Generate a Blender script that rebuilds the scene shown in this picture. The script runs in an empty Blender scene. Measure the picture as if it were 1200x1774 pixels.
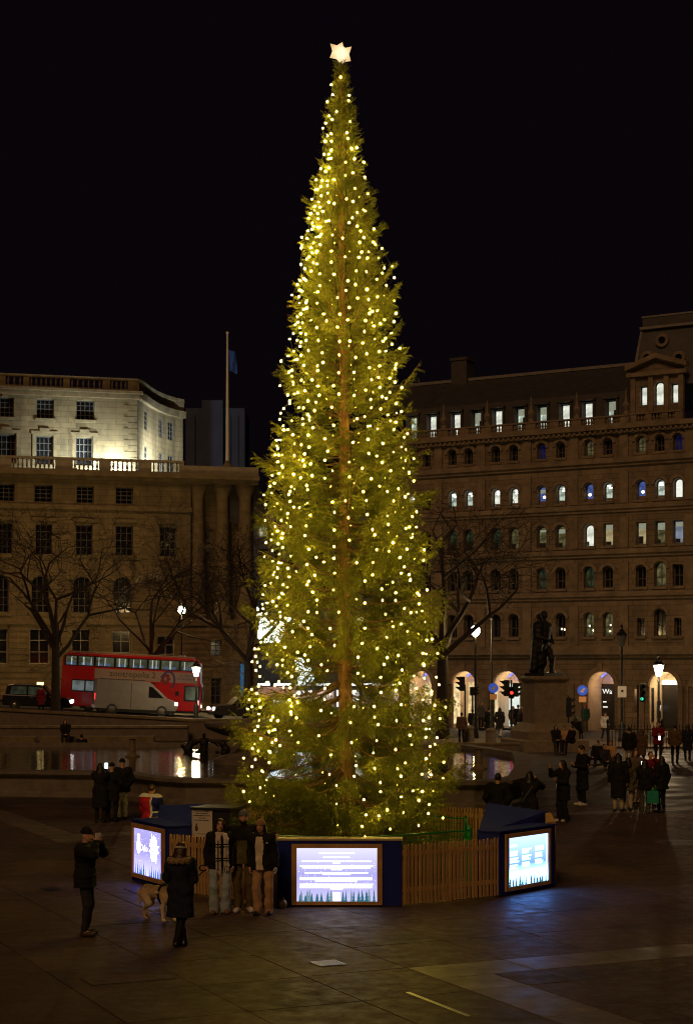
import bpy, bmesh, math, random
import numpy as np
from mathutils import Vector, Matrix
from mathutils.geometry import tessellate_polygon

random.seed(11)
rng = np.random.default_rng(11)
sc = bpy.context.scene
COL = sc.collection
R = math.radians

# ------------------------------------------------------------------ camera, sky, light, exposure
F_PX, H_CAM, Y_HOR, X_MID = 2900.0, 4.45, 1150.0, 600.0
cam_d = bpy.data.cameras.new('camera')
cam = bpy.data.objects.new('camera', cam_d); COL.objects.link(cam)
cam.location = (0, 0, H_CAM); cam.rotation_euler = (R(90), 0, 0)
cam_d.sensor_fit = 'AUTO'; cam_d.sensor_width = 36.0
cam_d.lens = F_PX / 1774.0 * 36.0
cam_d.shift_y = (Y_HOR - 887.0) / 1774.0
cam_d.clip_start = 0.5; cam_d.clip_end = 2500
cam_d.dof.use_dof = True; cam_d.dof.focus_distance = 33.5; cam_d.dof.aperture_fstop = 2.8
sc.camera = cam

w = bpy.data.worlds.new("World"); sc.world = w; w.use_nodes = True
bg = w.node_tree.nodes['Background']
bg.inputs[0].default_value = (0.60, 0.34, 0.62, 1); bg.inputs[1].default_value = 0.0042

sun_d = bpy.data.lights.new('sun', 'SUN'); sun_d.energy = 0.58; sun_d.angle = R(16)
sun_d.color = (1.0, 0.55, 0.24)
sun = bpy.data.objects.new('sun', sun_d); COL.objects.link(sun)
sun.rotation_euler = (R(52), 0, R(-15))        # town glow from the lit terrace behind the camera, high on the left

sc.view_settings.view_transform = 'Standard'; sc.view_settings.look = 'None'
sc.view_settings.exposure = 0.0; sc.view_settings.gamma = 1.0
sc.view_settings.use_curve_mapping = False
sc.cycles.use_denoising = True
try: sc.cycles.denoiser = 'OPENIMAGEDENOISE'
except Exception: pass
sc.cycles.max_bounces = 5; sc.cycles.diffuse_bounces = 2; sc.cycles.glossy_bounces = 3
sc.cycles.transmission_bounces = 3
sc.cycles.sample_clamp_indirect = 4.0
sc.cycles.use_light_tree = True
sc.cycles.filter_width = 1.0

# ------------------------------------------------------------------ helpers
def W(x, y, d):      # photo pixel + distance -> world point
    return Vector(((x - X_MID) / F_PX * d, d, H_CAM - (y - Y_HOR) / F_PX * d))
def G(x, y, z=0.0):  # photo pixel on a level z -> world point
    d = F_PX * (H_CAM - z) / (y - Y_HOR)
    return Vector(((x - X_MID) / F_PX * d, d, z))

def tag(o, label=None, cat=None, group=None, kind=None):
    if label: o['label'] = label
    if cat: o['category'] = cat
    if group: o['group'] = group
    if kind: o['kind'] = kind
    return o
def thing(name, label, cat, loc=(0, 0, 0), rz=0.0, group=None):
    o = bpy.data.objects.new(name, None); COL.objects.link(o)
    o.location = loc; o.rotation_euler = (0, 0, rz); o.empty_display_size = 0.2
    return tag(o, label, cat, group)
def link(name, me, parent=None, loc=None):
    o = bpy.data.objects.new(name, me); COL.objects.link(o)
    if parent is not None: o.parent = parent
    if loc is not None: o.location = loc
    return o
def copy_tree(o, parent=None):
    c = o.copy(); COL.objects.link(c)
    if parent is not None: c.parent = parent
    for ch in o.children: copy_tree(ch, c)
    return c

class MB:
    def __init__(s): s.v, s.f, s.m = [], [], []
    def add(s, vs, fs, mi=0):
        o = len(s.v); s.v += [tuple(p) for p in vs]
        for f in fs: s.f.append(tuple(i + o for i in f)); s.m.append(mi)
        return s
    def box(s, x0, x1, y0, y1, z0, z1, mi=0, M=None):
        vs = [Vector((x, y, z)) for z in (z0, z1) for y in (y0, y1) for x in (x0, x1)]
        if M is not None: vs = [M @ p for p in vs]
        return s.add(vs, [(0, 2, 3, 1), (4, 5, 7, 6), (0, 1, 5, 4), (2, 6, 7, 3), (0, 4, 6, 2), (1, 3, 7, 5)], mi)
    def tube(s, pts, rad, n=8, mi=0, caps=True):
        pts = [Vector(p) for p in pts]
        if not isinstance(rad, (list, tuple)): rad = [rad] * len(pts)
        vs, fs = [], []
        prev = None
        for i, p in enumerate(pts):
            t = (pts[min(i + 1, len(pts) - 1)] - pts[max(i - 1, 0)])
            if t.length < 1e-9: t = Vector((0, 0, 1))
            t.normalize()
            if prev is None:
                a = t.orthogonal().normalized()
            else:
                a = prev - t * prev.dot(t)
                a = a.normalized() if a.length > 1e-6 else t.orthogonal().normalized()
            prev = a; b = t.cross(a)
            for k in range(n):
                an = 2 * math.pi * k / n
                vs.append(p + (a * math.cos(an) + b * math.sin(an)) * rad[i])
        for i in range(len(pts) - 1):
            for k in range(n):
                fs.append((i * n + k, i * n + (k + 1) % n, (i + 1) * n + (k + 1) % n, (i + 1) * n + k))
        if caps:
            fs.append(tuple(range(n - 1, -1, -1))); fs.append(tuple((len(pts) - 1) * n + k for k in range(n)))
        return s.add(vs, fs, mi)
    def lathe(s, prof, n=16, c=(0, 0, 0), mi=0, sq=False):
        vs, fs = [], []
        for r, z in prof:
            for k in range(n):
                an = 2 * math.pi * (k + (0.5 if sq else 0)) / n
                rr = r / math.cos(math.pi / n) if sq else r
                vs.append((c[0] + rr * math.cos(an), c[1] + rr * math.sin(an), c[2] + z))
        for i in range(len(prof) - 1):
            for k in range(n):
                fs.append((i * n + k, i * n + (k + 1) % n, (i + 1) * n + (k + 1) % n, (i + 1) * n + k))
        fs.append(tuple(range(n - 1, -1, -1))); fs.append(tuple((len(prof) - 1) * n + k for k in range(n)))
        return s.add(vs, fs, mi)
    def prism(s, poly, y0, y1, mi=0):            # polygon in x,z extruded along y
        n = len(poly)
        vs = [(x, y0, z) for x, z in poly] + [(x, y1, z) for x, z in poly]
        fs = [tuple(range(n)), tuple(range(2 * n - 1, n - 1, -1))]
        fs += [(i, i + n, (i + 1) % n + n, (i + 1) % n) for i in range(n)]
        return s.add(vs, fs, mi)
    def slab(s, poly, z0, z1, mi=0):             # polygon in x,y extruded along z (z1 may be a list)
        n = len(poly); zt = z1 if isinstance(z1, (list, tuple)) else [z1] * n
        vs = [(x, y, z0) for x, y in poly] + [(p[0], p[1], zt[i]) for i, p in enumerate(poly)]
        fs = [tuple(range(n - 1, -1, -1)), tuple(range(n, 2 * n))]
        fs += [(i, (i + 1) % n, (i + 1) % n + n, i + n) for i in range(n)]
        return s.add(vs, fs, mi)
    def quad(s, a, b, c, d, mi=0): return s.add([a, b, c, d], [(0, 1, 2, 3)], mi)
    def ball(s, c, r, n=10, m=6, mi=0):
        if not isinstance(r, (tuple, list)): r = (r, r, r)
        vs, fs = [], []
        for i in range(m + 1):
            th = math.pi * i / m
            for k in range(n):
                an = 2 * math.pi * k / n
                vs.append((c[0] + r[0] * math.sin(th) * math.cos(an), c[1] + r[1] * math.sin(th) * math.sin(an), c[2] + r[2] * math.cos(th)))
        for i in range(m):
            for k in range(n):
                fs.append((i * n + k, (i + 1) * n + k, (i + 1) * n + (k + 1) % n, i * n + (k + 1) % n))
        return s.add(vs, fs, mi)
    def mesh(s, name, mats, bevel=0, smooth=False, seg=2):
        me = bpy.data.meshes.new(name); me.from_pydata(s.v, [], s.f)
        if not isinstance(mats, (list, tuple)): mats = [mats]
        for m in mats: me.materials.append(m)
        if len(mats) > 1: me.polygons.foreach_set('material_index', s.m)
        if bevel or smooth:
            bm = bmesh.new(); bm.from_mesh(me)
            bmesh.ops.remove_doubles(bm, verts=bm.verts, dist=1e-5)
            bmesh.ops.recalc_face_normals(bm, faces=bm.faces)
            if bevel:
                es = [e for e in bm.edges if len(e.link_faces) == 2 and e.calc_face_angle(0) > 0.5]
                bmesh.ops.bevel(bm, geom=es, offset=bevel, segments=seg, affect='EDGES', profile=0.5, clamp_overlap=True)
            bm.to_mesh(me); bm.free()
            if smooth:
                me.polygons.foreach_set('use_smooth', [True] * len(me.polygons))
                try: me.set_sharp_from_angle(angle=R(40))
                except Exception: pass
        me.update()
        return me
    def build(s, name, mats, parent=None, loc=None, bevel=0, smooth=False, seg=2):
        return link(name, s.mesh(name, mats, bevel, smooth, seg), parent, loc)

# ------------------------------------------------------------------ materials
def mat(name, col, rough=0.7, metal=0.0, var=0.0, vscale=3.0, bump=0.0, bscale=20.0, emit=None, estr=0.0,
        spec=0.5, objrand=0.0, detail=6.0, rvar=0.0, ashlar=None, stretch=None, world=False, spots=0.0):
    m = bpy.data.materials.new(name); m.use_nodes = True
    nt = m.node_tree; N = nt.nodes; L = nt.links
    b = N['Principled BSDF']
    b.inputs['Base Color'].default_value = (*col, 1); b.inputs['Roughness'].default_value = rough
    b.inputs['Metallic'].default_value = metal
    b.inputs['Specular IOR Level'].default_value = spec
    if emit:
        b.inputs['Emission Color'].default_value = (*emit, 1); b.inputs['Emission Strength'].default_value = estr
    tc = None
    if var or bump or ashlar or rvar:
        tc = N.new('ShaderNodeTexCoord'); vec = N.new('ShaderNodeNewGeometry').outputs['Position'] if world else tc.outputs['Object']
        if stretch:
            mp = N.new('ShaderNodeMapping'); mp.inputs['Scale'].default_value = stretch
            L.new(vec, mp.inputs[0]); vec = mp.outputs[0]
    colout = None
    if var:
        n = N.new('ShaderNodeTexNoise'); n.inputs['Scale'].default_value = vscale; n.inputs['Detail'].default_value = detail
        n.inputs['Roughness'].default_value = 0.65
        L.new(vec, n.inputs['Vector'])
        rp = N.new('ShaderNodeValToRGB')
        rp.color_ramp.elements[0].position = 0.3; rp.color_ramp.elements[1].position = 0.7
        rp.color_ramp.elements[0].color = (*[c * (1 - var) for c in col], 1)
        rp.color_ramp.elements[1].color = (*[min(1, c * (1 + var)) for c in col], 1)
        L.new(n.outputs['Fac'], rp.inputs[0]); colout = rp.outputs[0]
        if rvar:
            mr = N.new('ShaderNodeMapRange'); mr.inputs['To Min'].default_value = max(0.05, rough - rvar); mr.inputs['To Max'].default_value = min(1, rough + rvar)
            n2 = N.new('ShaderNodeTexNoise'); n2.inputs['Scale'].default_value = vscale * 0.4; n2.inputs['Detail'].default_value = 4
            L.new(vec, n2.inputs['Vector'])
            mr.inputs['From Min'].default_value = 0.35; mr.inputs['From Max'].default_value = 0.65
            L.new(n2.outputs['Fac'], mr.inputs['Value']); L.new(mr.outputs[0], b.inputs['Roughness'])
    if ashlar:                                  # (block width, course height): joints between ashlar blocks too far off to model
        sx = N.new('ShaderNodeSeparateXYZ'); cx = N.new('ShaderNodeCombineXYZ')
        L.new(tc.outputs['Object'], sx.inputs[0]); L.new(sx.outputs['X'], cx.inputs['X']); L.new(sx.outputs['Z'], cx.inputs['Y'])
        br = N.new('ShaderNodeTexBrick'); L.new(cx.outputs[0], br.inputs['Vector'])
        br.inputs['Scale'].default_value = 1.0; br.inputs['Brick Width'].default_value = ashlar[0]; br.inputs['Row Height'].default_value = ashlar[1]
        br.inputs['Mortar Size'].default_value = 0.022; br.inputs['Mortar Smooth'].default_value = 0.3
        br.inputs['Color1'].default_value = (0.82, 0.82, 0.82, 1); br.inputs['Color2'].default_value = (1.08, 1.06, 1.03, 1)
        br.inputs['Mortar'].default_value = (0.5, 0.5, 0.5, 1)
        mx = N.new('ShaderNodeMix'); mx.data_type = 'RGBA'; mx.blend_type = 'MULTIPLY'; mx.inputs[0].default_value = 1.0
        if colout: L.new(colout, mx.inputs[6])
        else: mx.inputs[6].default_value = (*col, 1)
        L.new(br.outputs['Color'], mx.inputs[7]); colout = mx.outputs[2]
    if spots:                                   # gum, drips and old stains trodden into the stone
        for vs_, thr, dark in ((2.6, .075, .35), (1.1, .10, 1.7), (5.5, .05, .5)):
            vo = N.new('ShaderNodeTexVoronoi'); vo.inputs['Scale'].default_value = vs_; L.new(vec, vo.inputs['Vector'])
            lt = N.new('ShaderNodeMapRange'); lt.inputs['From Min'].default_value = thr * .6; lt.inputs['From Max'].default_value = thr; lt.inputs['To Min'].default_value = dark; lt.inputs['To Max'].default_value = 1.0
            L.new(vo.outputs['Distance'], lt.inputs['Value'])
            mx = N.new('ShaderNodeMix'); mx.data_type = 'RGBA'; mx.blend_type = 'MULTIPLY'; mx.inputs[0].default_value = spots
            L.new(colout, mx.inputs[6]); L.new(lt.outputs[0], mx.inputs[7]); colout = mx.outputs[2]
        nb_ = N.new('ShaderNodeTexNoise'); nb_.inputs['Scale'].default_value = .45; nb_.inputs['Detail'].default_value = 8; nb_.inputs['Roughness'].default_value = .7; L.new(vec, nb_.inputs['Vector'])
        lt = N.new('ShaderNodeMapRange'); lt.inputs['From Min'].default_value = .35; lt.inputs['From Max'].default_value = .62; lt.inputs['To Min'].default_value = .55; lt.inputs['To Max'].default_value = 1.12; L.new(nb_.outputs['Fac'], lt.inputs['Value'])
        mx = N.new('ShaderNodeMix'); mx.data_type = 'RGBA'; mx.blend_type = 'MULTIPLY'; mx.inputs[0].default_value = 1.0
        L.new(colout, mx.inputs[6]); L.new(lt.outputs[0], mx.inputs[7]); colout = mx.outputs[2]
    if objrand:
        oi = N.new('ShaderNodeObjectInfo'); mr = N.new('ShaderNodeMapRange')
        mr.inputs['To Min'].default_value = 1 - objrand; mr.inputs['To Max'].default_value = 1 + objrand
        L.new(oi.outputs['Random'], mr.inputs['Value'])
        mx = N.new('ShaderNodeMix'); mx.data_type = 'RGBA'; mx.blend_type = 'MULTIPLY'; mx.inputs[0].default_value = 1.0
        if colout: L.new(colout, mx.inputs[6])
        else: mx.inputs[6].default_value = (*col, 1)
        L.new(mr.outputs[0], mx.inputs[7]); colout = mx.outputs[2]
    if colout: L.new(colout, b.inputs['Base Color'])
    if bump:
        n = N.new('ShaderNodeTexNoise'); n.inputs['Scale'].default_value = bscale; n.inputs['Detail'].default_value = 5
        L.new(vec, n.inputs['Vector'])
        bp = N.new('ShaderNodeBump'); bp.inputs['Strength'].default_value = bump; bp.inputs['Distance'].default_value = 0.02
        L.new(n.outputs['Fac'], bp.inputs['Height']); L.new(bp.outputs[0], b.inputs['Normal'])
    return m
def glow(name, col, strength, var=0.0, vscale=3.0, col2=None):
    m = bpy.data.materials.new(name); m.use_nodes = True
    nt = m.node_tree; N = nt.nodes; L = nt.links; b = N['Principled BSDF']
    b.inputs['Base Color'].default_value = (0.02, 0.02, 0.02, 1); b.inputs['Roughness'].default_value = 0.25
    b.inputs['Emission Color'].default_value = (*col, 1); b.inputs['Emission Strength'].default_value = strength
    if var or col2:
        tc = N.new('ShaderNodeTexCoord'); n = N.new('ShaderNodeTexNoise'); n.inputs['Scale'].default_value = vscale; n.inputs['Detail'].default_value = 2
        L.new(tc.outputs['Object'], n.inputs['Vector'])
        rp = N.new('ShaderNodeValToRGB'); rp.color_ramp.elements[0].position = 0.38; rp.color_ramp.elements[1].position = 0.62
        c2 = col2 if col2 else tuple(c * (1 - var) for c in col)
        rp.color_ramp.elements[0].color = (*c2, 1); rp.color_ramp.elements[1].color = (*col, 1)
        L.new(n.outputs['Fac'], rp.inputs[0]); L.new(rp.outputs[0], b.inputs['Emission Color'])
    return m
def lamp(name, parent, loc, col, power, radius=0.1, spot=None, rot=None):
    ld = bpy.data.lights.new(name, 'SPOT' if spot else 'POINT'); ld.color = col; ld.energy = power; ld.shadow_soft_size = radius
    if spot: ld.spot_size = R(spot); ld.spot_blend = 0.8
    o = bpy.data.objects.new(name, ld); COL.objects.link(o); o.location = loc
    if rot: o.rotation_euler = rot
    if parent is not None: o.parent = parent
    return o

M_slab = mat('paving stone', (0.092, 0.060, 0.050), 0.60, var=0.4, vscale=9, detail=12, world=True, spots=.8, bump=0.12, bscale=30, objrand=0.15, rvar=0.12, spec=.10)
M_band = mat('pale granite', (0.135, 0.098, 0.075), 0.5, world=True, spots=.7, var=0.25, vscale=6, bump=0.1, bscale=30, objrand=0.12, rvar=0.10, spec=.35)
M_bed = mat('joint mortar', (0.022, 0.019, 0.017), 0.9)
M_ground = mat('plaza stone', (0.056, 0.040, 0.033), 0.6, world=True, spots=.8, var=0.25, vscale=2, bump=0.2, bscale=30, ashlar=None, rvar=0.15)
M_road = mat('asphalt', (0.045, 0.042, 0.04), 0.6, var=0.2, vscale=4, bump=0.3, bscale=60)
M_iron = mat('black iron', (0.012, 0.012, 0.012), 0.4, var=0.3, vscale=8)
M_steel = mat('worn steel', (0.42, 0.40, 0.37), 0.32, 1.0, var=0.25, vscale=9)
M_darksteel = mat('dark cast iron', (0.03, 0.028, 0.026), 0.5, 0.5, var=0.3, vscale=12, bump=0.3, bscale=40)
M_stoneL = mat('portland stone', (0.190, 0.145, 0.077), 0.85, var=0.34, vscale=0.9, stretch=(1, 1, .4), bump=0.15, bscale=10, ashlar=(1.3, 0.46))
M_stoneT = mat('portland trim', (0.185, 0.142, 0.077), 0.85, var=0.35, vscale=1.5, bump=0.15, bscale=10)
M_stoneR = mat('weathered limestone', (0.220, 0.165, 0.110), 0.85, var=0.38, vscale=0.8, stretch=(1, 1, .4), bump=0.2, bscale=8, ashlar=(1.0, 0.34))
M_stoneRT = mat('limestone trim', (0.225, 0.170, 0.114), 0.85, var=0.4, vscale=1.2, bump=0.2, bscale=8)
M_granite = mat('grey granite', (0.15, 0.118, 0.088), 0.75, var=0.25, vscale=3, bump=0.3, bscale=25)
M_slate = mat('roof slate', (0.045, 0.042, 0.045), 0.6, var=0.3, vscale=2)
M_lead = mat('roof lead', (0.22, 0.20, 0.18), 0.6, var=0.2, vscale=2)
M_darkglass = mat('dark window glass', (0.010, 0.010, 0.012), 0.12, spec=0.6)
M_bluglass = mat('dark blue blind', (0.012, 0.014, 0.05), 0.3)
M_frame = mat('window frame paint', (0.10, 0.09, 0.08), 0.6)
M_frameW = mat('pale window frame', (0.40, 0.38, 0.33), 0.6)
M_bronze = mat('dark bronze', (0.016, 0.015, 0.012), 0.62, 0.3, var=0.35, vscale=6)
M_bark = mat('grey bark', (0.027, 0.019, 0.014), 0.9, var=0.3, vscale=6)
M_cream = mat('cream arcade wall', (0.55, 0.47, 0.36), 0.8, var=0.12, vscale=2)
# ------------------------------------------------------------------ the square: paving, bands, covers
UA = R(25); U = Vector((math.cos(UA), math.sin(UA), 0)); V = Vector((-math.sin(UA), math.cos(UA), 0))
def UV(u, v, z=0.0): return U * u + V * v + Vector((0, 0, z))
U0, V0, DU, DV = 6.30, 19.95, 1.62, 1.90
IU, JV = range(-14, 24), range(-6, 30)
gm = MB()
ulo, uhi = U0 + IU[0] * DU, U0 + (IU[-1] + 1) * DU
vlo, vhi = V0 + JV[0] * DV, V0 + (JV[-1] + 1) * DV
BIG = 900
def gq(u0, u1, v0, v1, z, mi): gm.quad(UV(u0, v0, z), UV(u1, v0, z), UV(u1, v1, z), UV(u0, v1, z), mi)
gq(ulo, uhi, vlo, vhi, -0.05, 1)
gq(-BIG, BIG, -BIG, vlo, 0, 0); gq(-BIG, BIG, vhi, BIG, 0, 0)
gq(-BIG, ulo, vlo, vhi, 0, 0); gq(uhi, BIG, vlo, vhi, 0, 0)
slab_rects = []
uc = U0 + 3 * DU                                   # left edge of the pale band column
for i in IU:
    for j in JV:
        u0, u1, v0, v1 = U0 + i * DU, U0 + (i + 1) * DU, V0 + j * DV, V0 + (j + 1) * DV
        c = UV((u0 + u1) / 2, (v0 + v1) / 2)
        if 18.5 < c.y < 52.5 and abs(c.x) < 0.212 * c.y + 1.6:
            parts = [(u0, u1, v0, v1, 0)]
            if i >= 3 and j in (0, 11):            # pale strip along the row
                vm = v1 - 0.95
                parts = [(u0, u1, v0, vm, 0), (u0, u1, vm, v1, 1)]
            if i == 3 and (j <= 0 or j >= 11):     # pale strip down the column
                out = []
                for (a, b, cc, d, t) in parts:
                    if t: out.append((a, b, cc, d, t))
                    else: out += [(a, a + 0.92, cc, d, 1), (a + 0.92, b, cc, d, 0)]
                parts = out
            slab_rects += parts
        else:
            gq(u0, u1, v0, v1, 0, 0)
ground = tag(gm.build('ground', [M_ground, M_bed]), kind='structure')
slab_cache = {}
for (u0, u1, v0, v1, t) in slab_rects:
    key = (round(u1 - u0, 2), round(v1 - v0, 2), t)
    if key not in slab_cache:
        g, ch = 0.007, 0.006
        a, b = key[0] / 2 - g, key[1] / 2 - g
        m = MB()
        m.add([(-a, -b, -0.06), (a, -b, -0.06), (a, b, -0.06), (-a, b, -0.06), (-a, -b, -ch), (a, -b, -ch), (a, b, -ch), (-a, b, -ch),
               (-a + ch, -b + ch, 0), (a - ch, -b + ch, 0), (a - ch, b - ch, 0), (-a + ch, b - ch, 0)],
              [(0, 1, 5, 4), (1, 2, 6, 5), (2, 3, 7, 6), (3, 0, 4, 7), (4, 5, 9, 8), (5, 6, 10, 9), (6, 7, 11, 10), (7, 4, 8, 11), (8, 9, 10, 11)])
        slab_cache[key] = m.mesh('paving_slab', M_band if t else M_slab)
    o = link('paving_slab', slab_cache[key], ground, UV((u0 + u1) / 2, (v0 + v1) / 2, random.uniform(-0.004, 0.001)))
    o.rotation_euler = (random.uniform(-.0012, .0012), random.uniform(-.0012, .0012), UA)

# wet slot drain, grating, covers
def on_ground(x, y): return G(x, y)
t = thing('slot_drain', 'narrow wet steel slot drain in the paving, catching the yellow tree light', 'drain', G(757, 1739), UA)
MB().box(-.028, .028, -.85, .85, .0006, .003).build('channel_edge', M_steel, t)
MB().box(-.007, .007, -.84, .84, .003, .0042).build('slot', M_iron, t)
t = thing('drain_grate', 'small square steel drain grate shining in the paving before the middle screen', 'drain grate', G(568, 1669.5), UA)
m = MB()
for a in (-.19, .19): m.box(a - .012, a + .012, -.2, .2, .001, .014); m.box(-.178, .178, a - .012, a + .012, .001, .014)
m.build('grate_frame', M_steel, t)
bar = MB().box(-.008, .008, -.178, .178, .002, .012).mesh('grate_bar', M_steel)
for k in range(9): link('grate_bar', bar, t, (-.15 + k * .0375, 0, 0))
MB().box(-.178, .178, -.178, .178, .0008, .0016).build('pit', M_iron, t)
t = thing('access_cover', 'large rectangular stone access cover outlined in the paving at the lower left', 'access cover', G(222, 1695), UA)
MB().box(-.62, .62, -.32, .32, .0015, .005).build('cover_rim', M_bed, t)
MB().box(-.60, .60, -.30, .30, .002, .0085).build('cover_plate', M_slab, t)
t = thing('access_cover', 'stone access cover in the paving lit violet by the left screen', 'access cover', G(268, 1541), UA)
MB().box(-.52, .52, -.36, .36, .0015, .005).build('cover_rim', M_bed, t)
MB().box(-.50, .50, -.34, .34, .002, .0085).build('cover_plate', M_slab, t)
t = thing('utility_cover', 'small dark iron cover plate in the paving left of the man filming', 'utility cover', G(91, 1540.5), UA)
MB().box(-.16, .16, -.2, .2, .001, .008).build('cover_plate', M_darksteel, t)
MB().box(-.18, .18, -.22, .22, .0008, .004).build('cover_rim', M_iron, t)
t = thing('manhole_cover', 'round manhole cover in a pale stone ring at the right edge of the plaza', 'manhole cover', G(1178, 1460))
MB().lathe([(.62, .001), (.62, .008), (.46, .008), (.46, .003)], 28).build('stone_ring', M_band, t)
MB().lathe([(.44, .001), (.44, .0095), (.05, .0105)], 28).build('cover_plate', M_darksteel, t)

# ------------------------------------------------------------------ raised road on the left, street on the right
def road_z(X): return min(1.75, max(0.10, 0.85 - 0.055 * (X + 10)))
m = MB()
xs = [-70, -45, -26.4, -20, -14, -10, -6, -2, 1, 3.6, 8, 20, 60]
for a, b in zip(xs[:-1], xs[1:]):
    y0a = 105.0 if a < 3.5 else 97.0; y0b = 105.0 if b < 3.7 else 97.0
    if a >= 3.5: y0b = 97.0
    m.quad((a, y0a, road_z(a)), (b, y0b, road_z(b)), (b, 240, road_z(b)), (a, 240, road_z(a)))
tag(m.build('road', M_road), kind='structure')
m = MB().box(3.6, 60, 87.5, 97, -.02, .13).box(-2, 3.6, 96.5, 105, -.02, .12)
tag(m.build('pavement', M_granite, bevel=.02), kind='structure')
# far pavement under both buildings
m = MB()
for a, b in zip(xs[:-1], xs[1:]):
    ya, yb = (118 if a > 3 else 123), (118 if b > 3.7 else 123)
    if a > 5: ya = yb = 107.5 if a > 12 else 110
    m.quad((a, ya, road_z(a) + .13), (b, yb, road_z(b) + .13), (b, 170, road_z(b) + .13), (a, 170, road_z(a) + .13))
tag(m.build('kerb_pavement', M_granite), kind='structure')

t = thing('retaining_wall', 'long brown stone retaining wall below the road with the red bus', 'wall', (0, 104.4, 0))
m = MB()
wx = [-45, -26.4, -20, -14, -10, -6, -2, 3.5]
for a, b in zip(wx[:-1], wx[1:]):
    za, zb = max(.44, road_z(a) + .038), max(.44, road_z(b) + .038)
    m.add([(a, 0, -.05), (b, 0, -.05), (b, .6, -.05), (a, .6, -.05), (a, 0, za), (b, 0, zb), (b, .6, zb), (a, .6, za)], [(0, 1, 5, 4), (2, 3, 7, 6), (4, 5, 6, 7)])
m.build('wall_face', M_granite, t)
m = MB()
n = 22
for k in range(n):
    a = -45 + k * 48.5 / n; b = a + 48.5 / n - .03
    za, zb = max(.44, road_z(a) + .04), max(.44, road_z(b) + .04)
    cs = MB().add([(a, -.12, za), (b, -.12, zb), (b, .7, zb), (a, .7, za), (a, -.12, za + .16), (b, -.12, zb + .16), (b, .7, zb + .16), (a, .7, za + .16)],
          [(3, 2, 1, 0), (4, 5, 6, 7), (0, 1, 5, 4), (1, 2, 6, 5), (2, 3, 7, 6), (3, 0, 4, 7)])
    cs.build('coping_stone', M_stoneT, t)
t = thing('garden_wall', 'low stepped stone wall between the fountain and the road wall', 'wall', (0, 97, 0))
MB().box(-40, -9.2, 0, .8, -.05, .72).build('wall_face', M_granite, t)
MB().box(-40, -9.2, -.08, .88, .722, .86).build('coping', M_stoneT, t)
t = thing('stone_block', 'square stone pier block by the bronze fountain figures', 'stone block', (-8.6, 98.5, 0))
MB().box(-1.0, 3.2, 0, .9, 0, 1.05).build('block', M_granite, t); MB().box(-1.06, 3.26, -.06, .96, 1.052, 1.2).build('block_cap', M_stoneT, t)

def bench(x0, x1, d, label):
    X0, X1 = (x0 - 600) / F_PX * d, (x1 - 600) / F_PX * d
    L = X1 - X0
    t = thing('stone_bench', label, 'bench', (X0, d, 0))
    MB().box(.06, L - .06, .1, .6, 0, .40).build('plinth', M_granite, t)
    MB().box(0, L, 0, .72, .402, .84).build('seat', M_stoneT, t, bevel=.02)
bench(-60, 61, 83, 'short pale stone bench at the left edge behind the fountain')
bench(69, 266, 83.3, 'long pale stone bench behind the fountain where a person sits')
t = thing('stone_kerb', 'low stone step in front of the benches behind the fountain', 'step', (0, 79, 0))
MB().box(-22, -7.4, 0, .6, 0, .26).build('step', M_stoneT, t)

# ------------------------------------------------------------------ fountain basin
M_basin = mat('fountain granite', (0.145, 0.118, 0.094), 0.7, var=0.3, vscale=2.5, bump=0.3, bscale=20)
FO = [(-22, 58.5), (-13.4, 56.6), (-8.2, 55.7), (-7.2, 55.0), (-5.9, 52.9), (-5.0, 52.1), (-3.4, 51.9), (3.9, 51.1), (4.95, 51.7), (5.55, 53.2), (6.15, 57.5), (6.65, 62), (7.1, 67.5), (5.4, 74.2), (-4, 76), (-22, 76)]
def offset_poly(P, o):
    n = len(P); out = []
    for i in range(n):
        a, b, c = Vector(P[i - 1]), Vector(P[i]), Vector(P[(i + 1) % n])
        e1 = (b - a).normalized(); e2 = (c - b).normalized()
        n1 = Vector((-e1.y, e1.x)); n2 = Vector((-e2.y, e2.x))
        k = (n1 + n2); k = k / max(.35, k.dot(n1)) if k.length > 1e-6 else n1
        out.append((b.x + k.x * o, b.y + k.y * o))
    return out
def ring_sweep(m, P, prof):                # prof: (inward offset, z)
    rings = [offset_poly(P, o) for o, z in prof]; n = len(P)
    vs = [(x, y, prof[i][1]) for i, rg in enumerate(rings) for x, y in rg]
    fs = [(i * n + k, i * n + (k + 1) % n, (i + 1) * n + (k + 1) % n, (i + 1) * n + k) for i in range(len(prof) - 1) for k in range(n)]
    m.add(vs, fs)
t = thing('fountain', 'wide stone fountain basin with a moulded rim full of dark water', 'fountain')
m = MB(); ring_sweep(m, FO, [(-.16, 0), (-.16, .14), (-.08, .2), (0, .22), (0, .58), (-.05, .64), (-.14, .70), (-.2, .76), (-.2, .86), (.42, .88), (.46, .5), (.46, 0)])
m.build('basin_wall', M_basin, t)
Pin = offset_poly(FO, .4)
wm = bpy.data.materials.new('fountain water'); wm.use_nodes = True
b_ = wm.node_tree.nodes['Principled BSDF']; b_.inputs['Base Color'].default_value = (.006, .008, .009, 1); b_.inputs['Roughness'].default_value = .06
b_.inputs['IOR'].default_value = 1.33; b_.inputs['Specular IOR Level'].default_value = .6
N_, L_ = wm.node_tree.nodes, wm.node_tree.links
tc = N_.new('ShaderNodeTexCoord'); mp = N_.new('ShaderNodeMapping'); mp.inputs['Scale'].default_value = (1.0, 2.2, 1)
nz = N_.new('ShaderNodeTexNoise'); nz.inputs['Scale'].default_value = 1.6; nz.inputs['Detail'].default_value = 3
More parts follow.
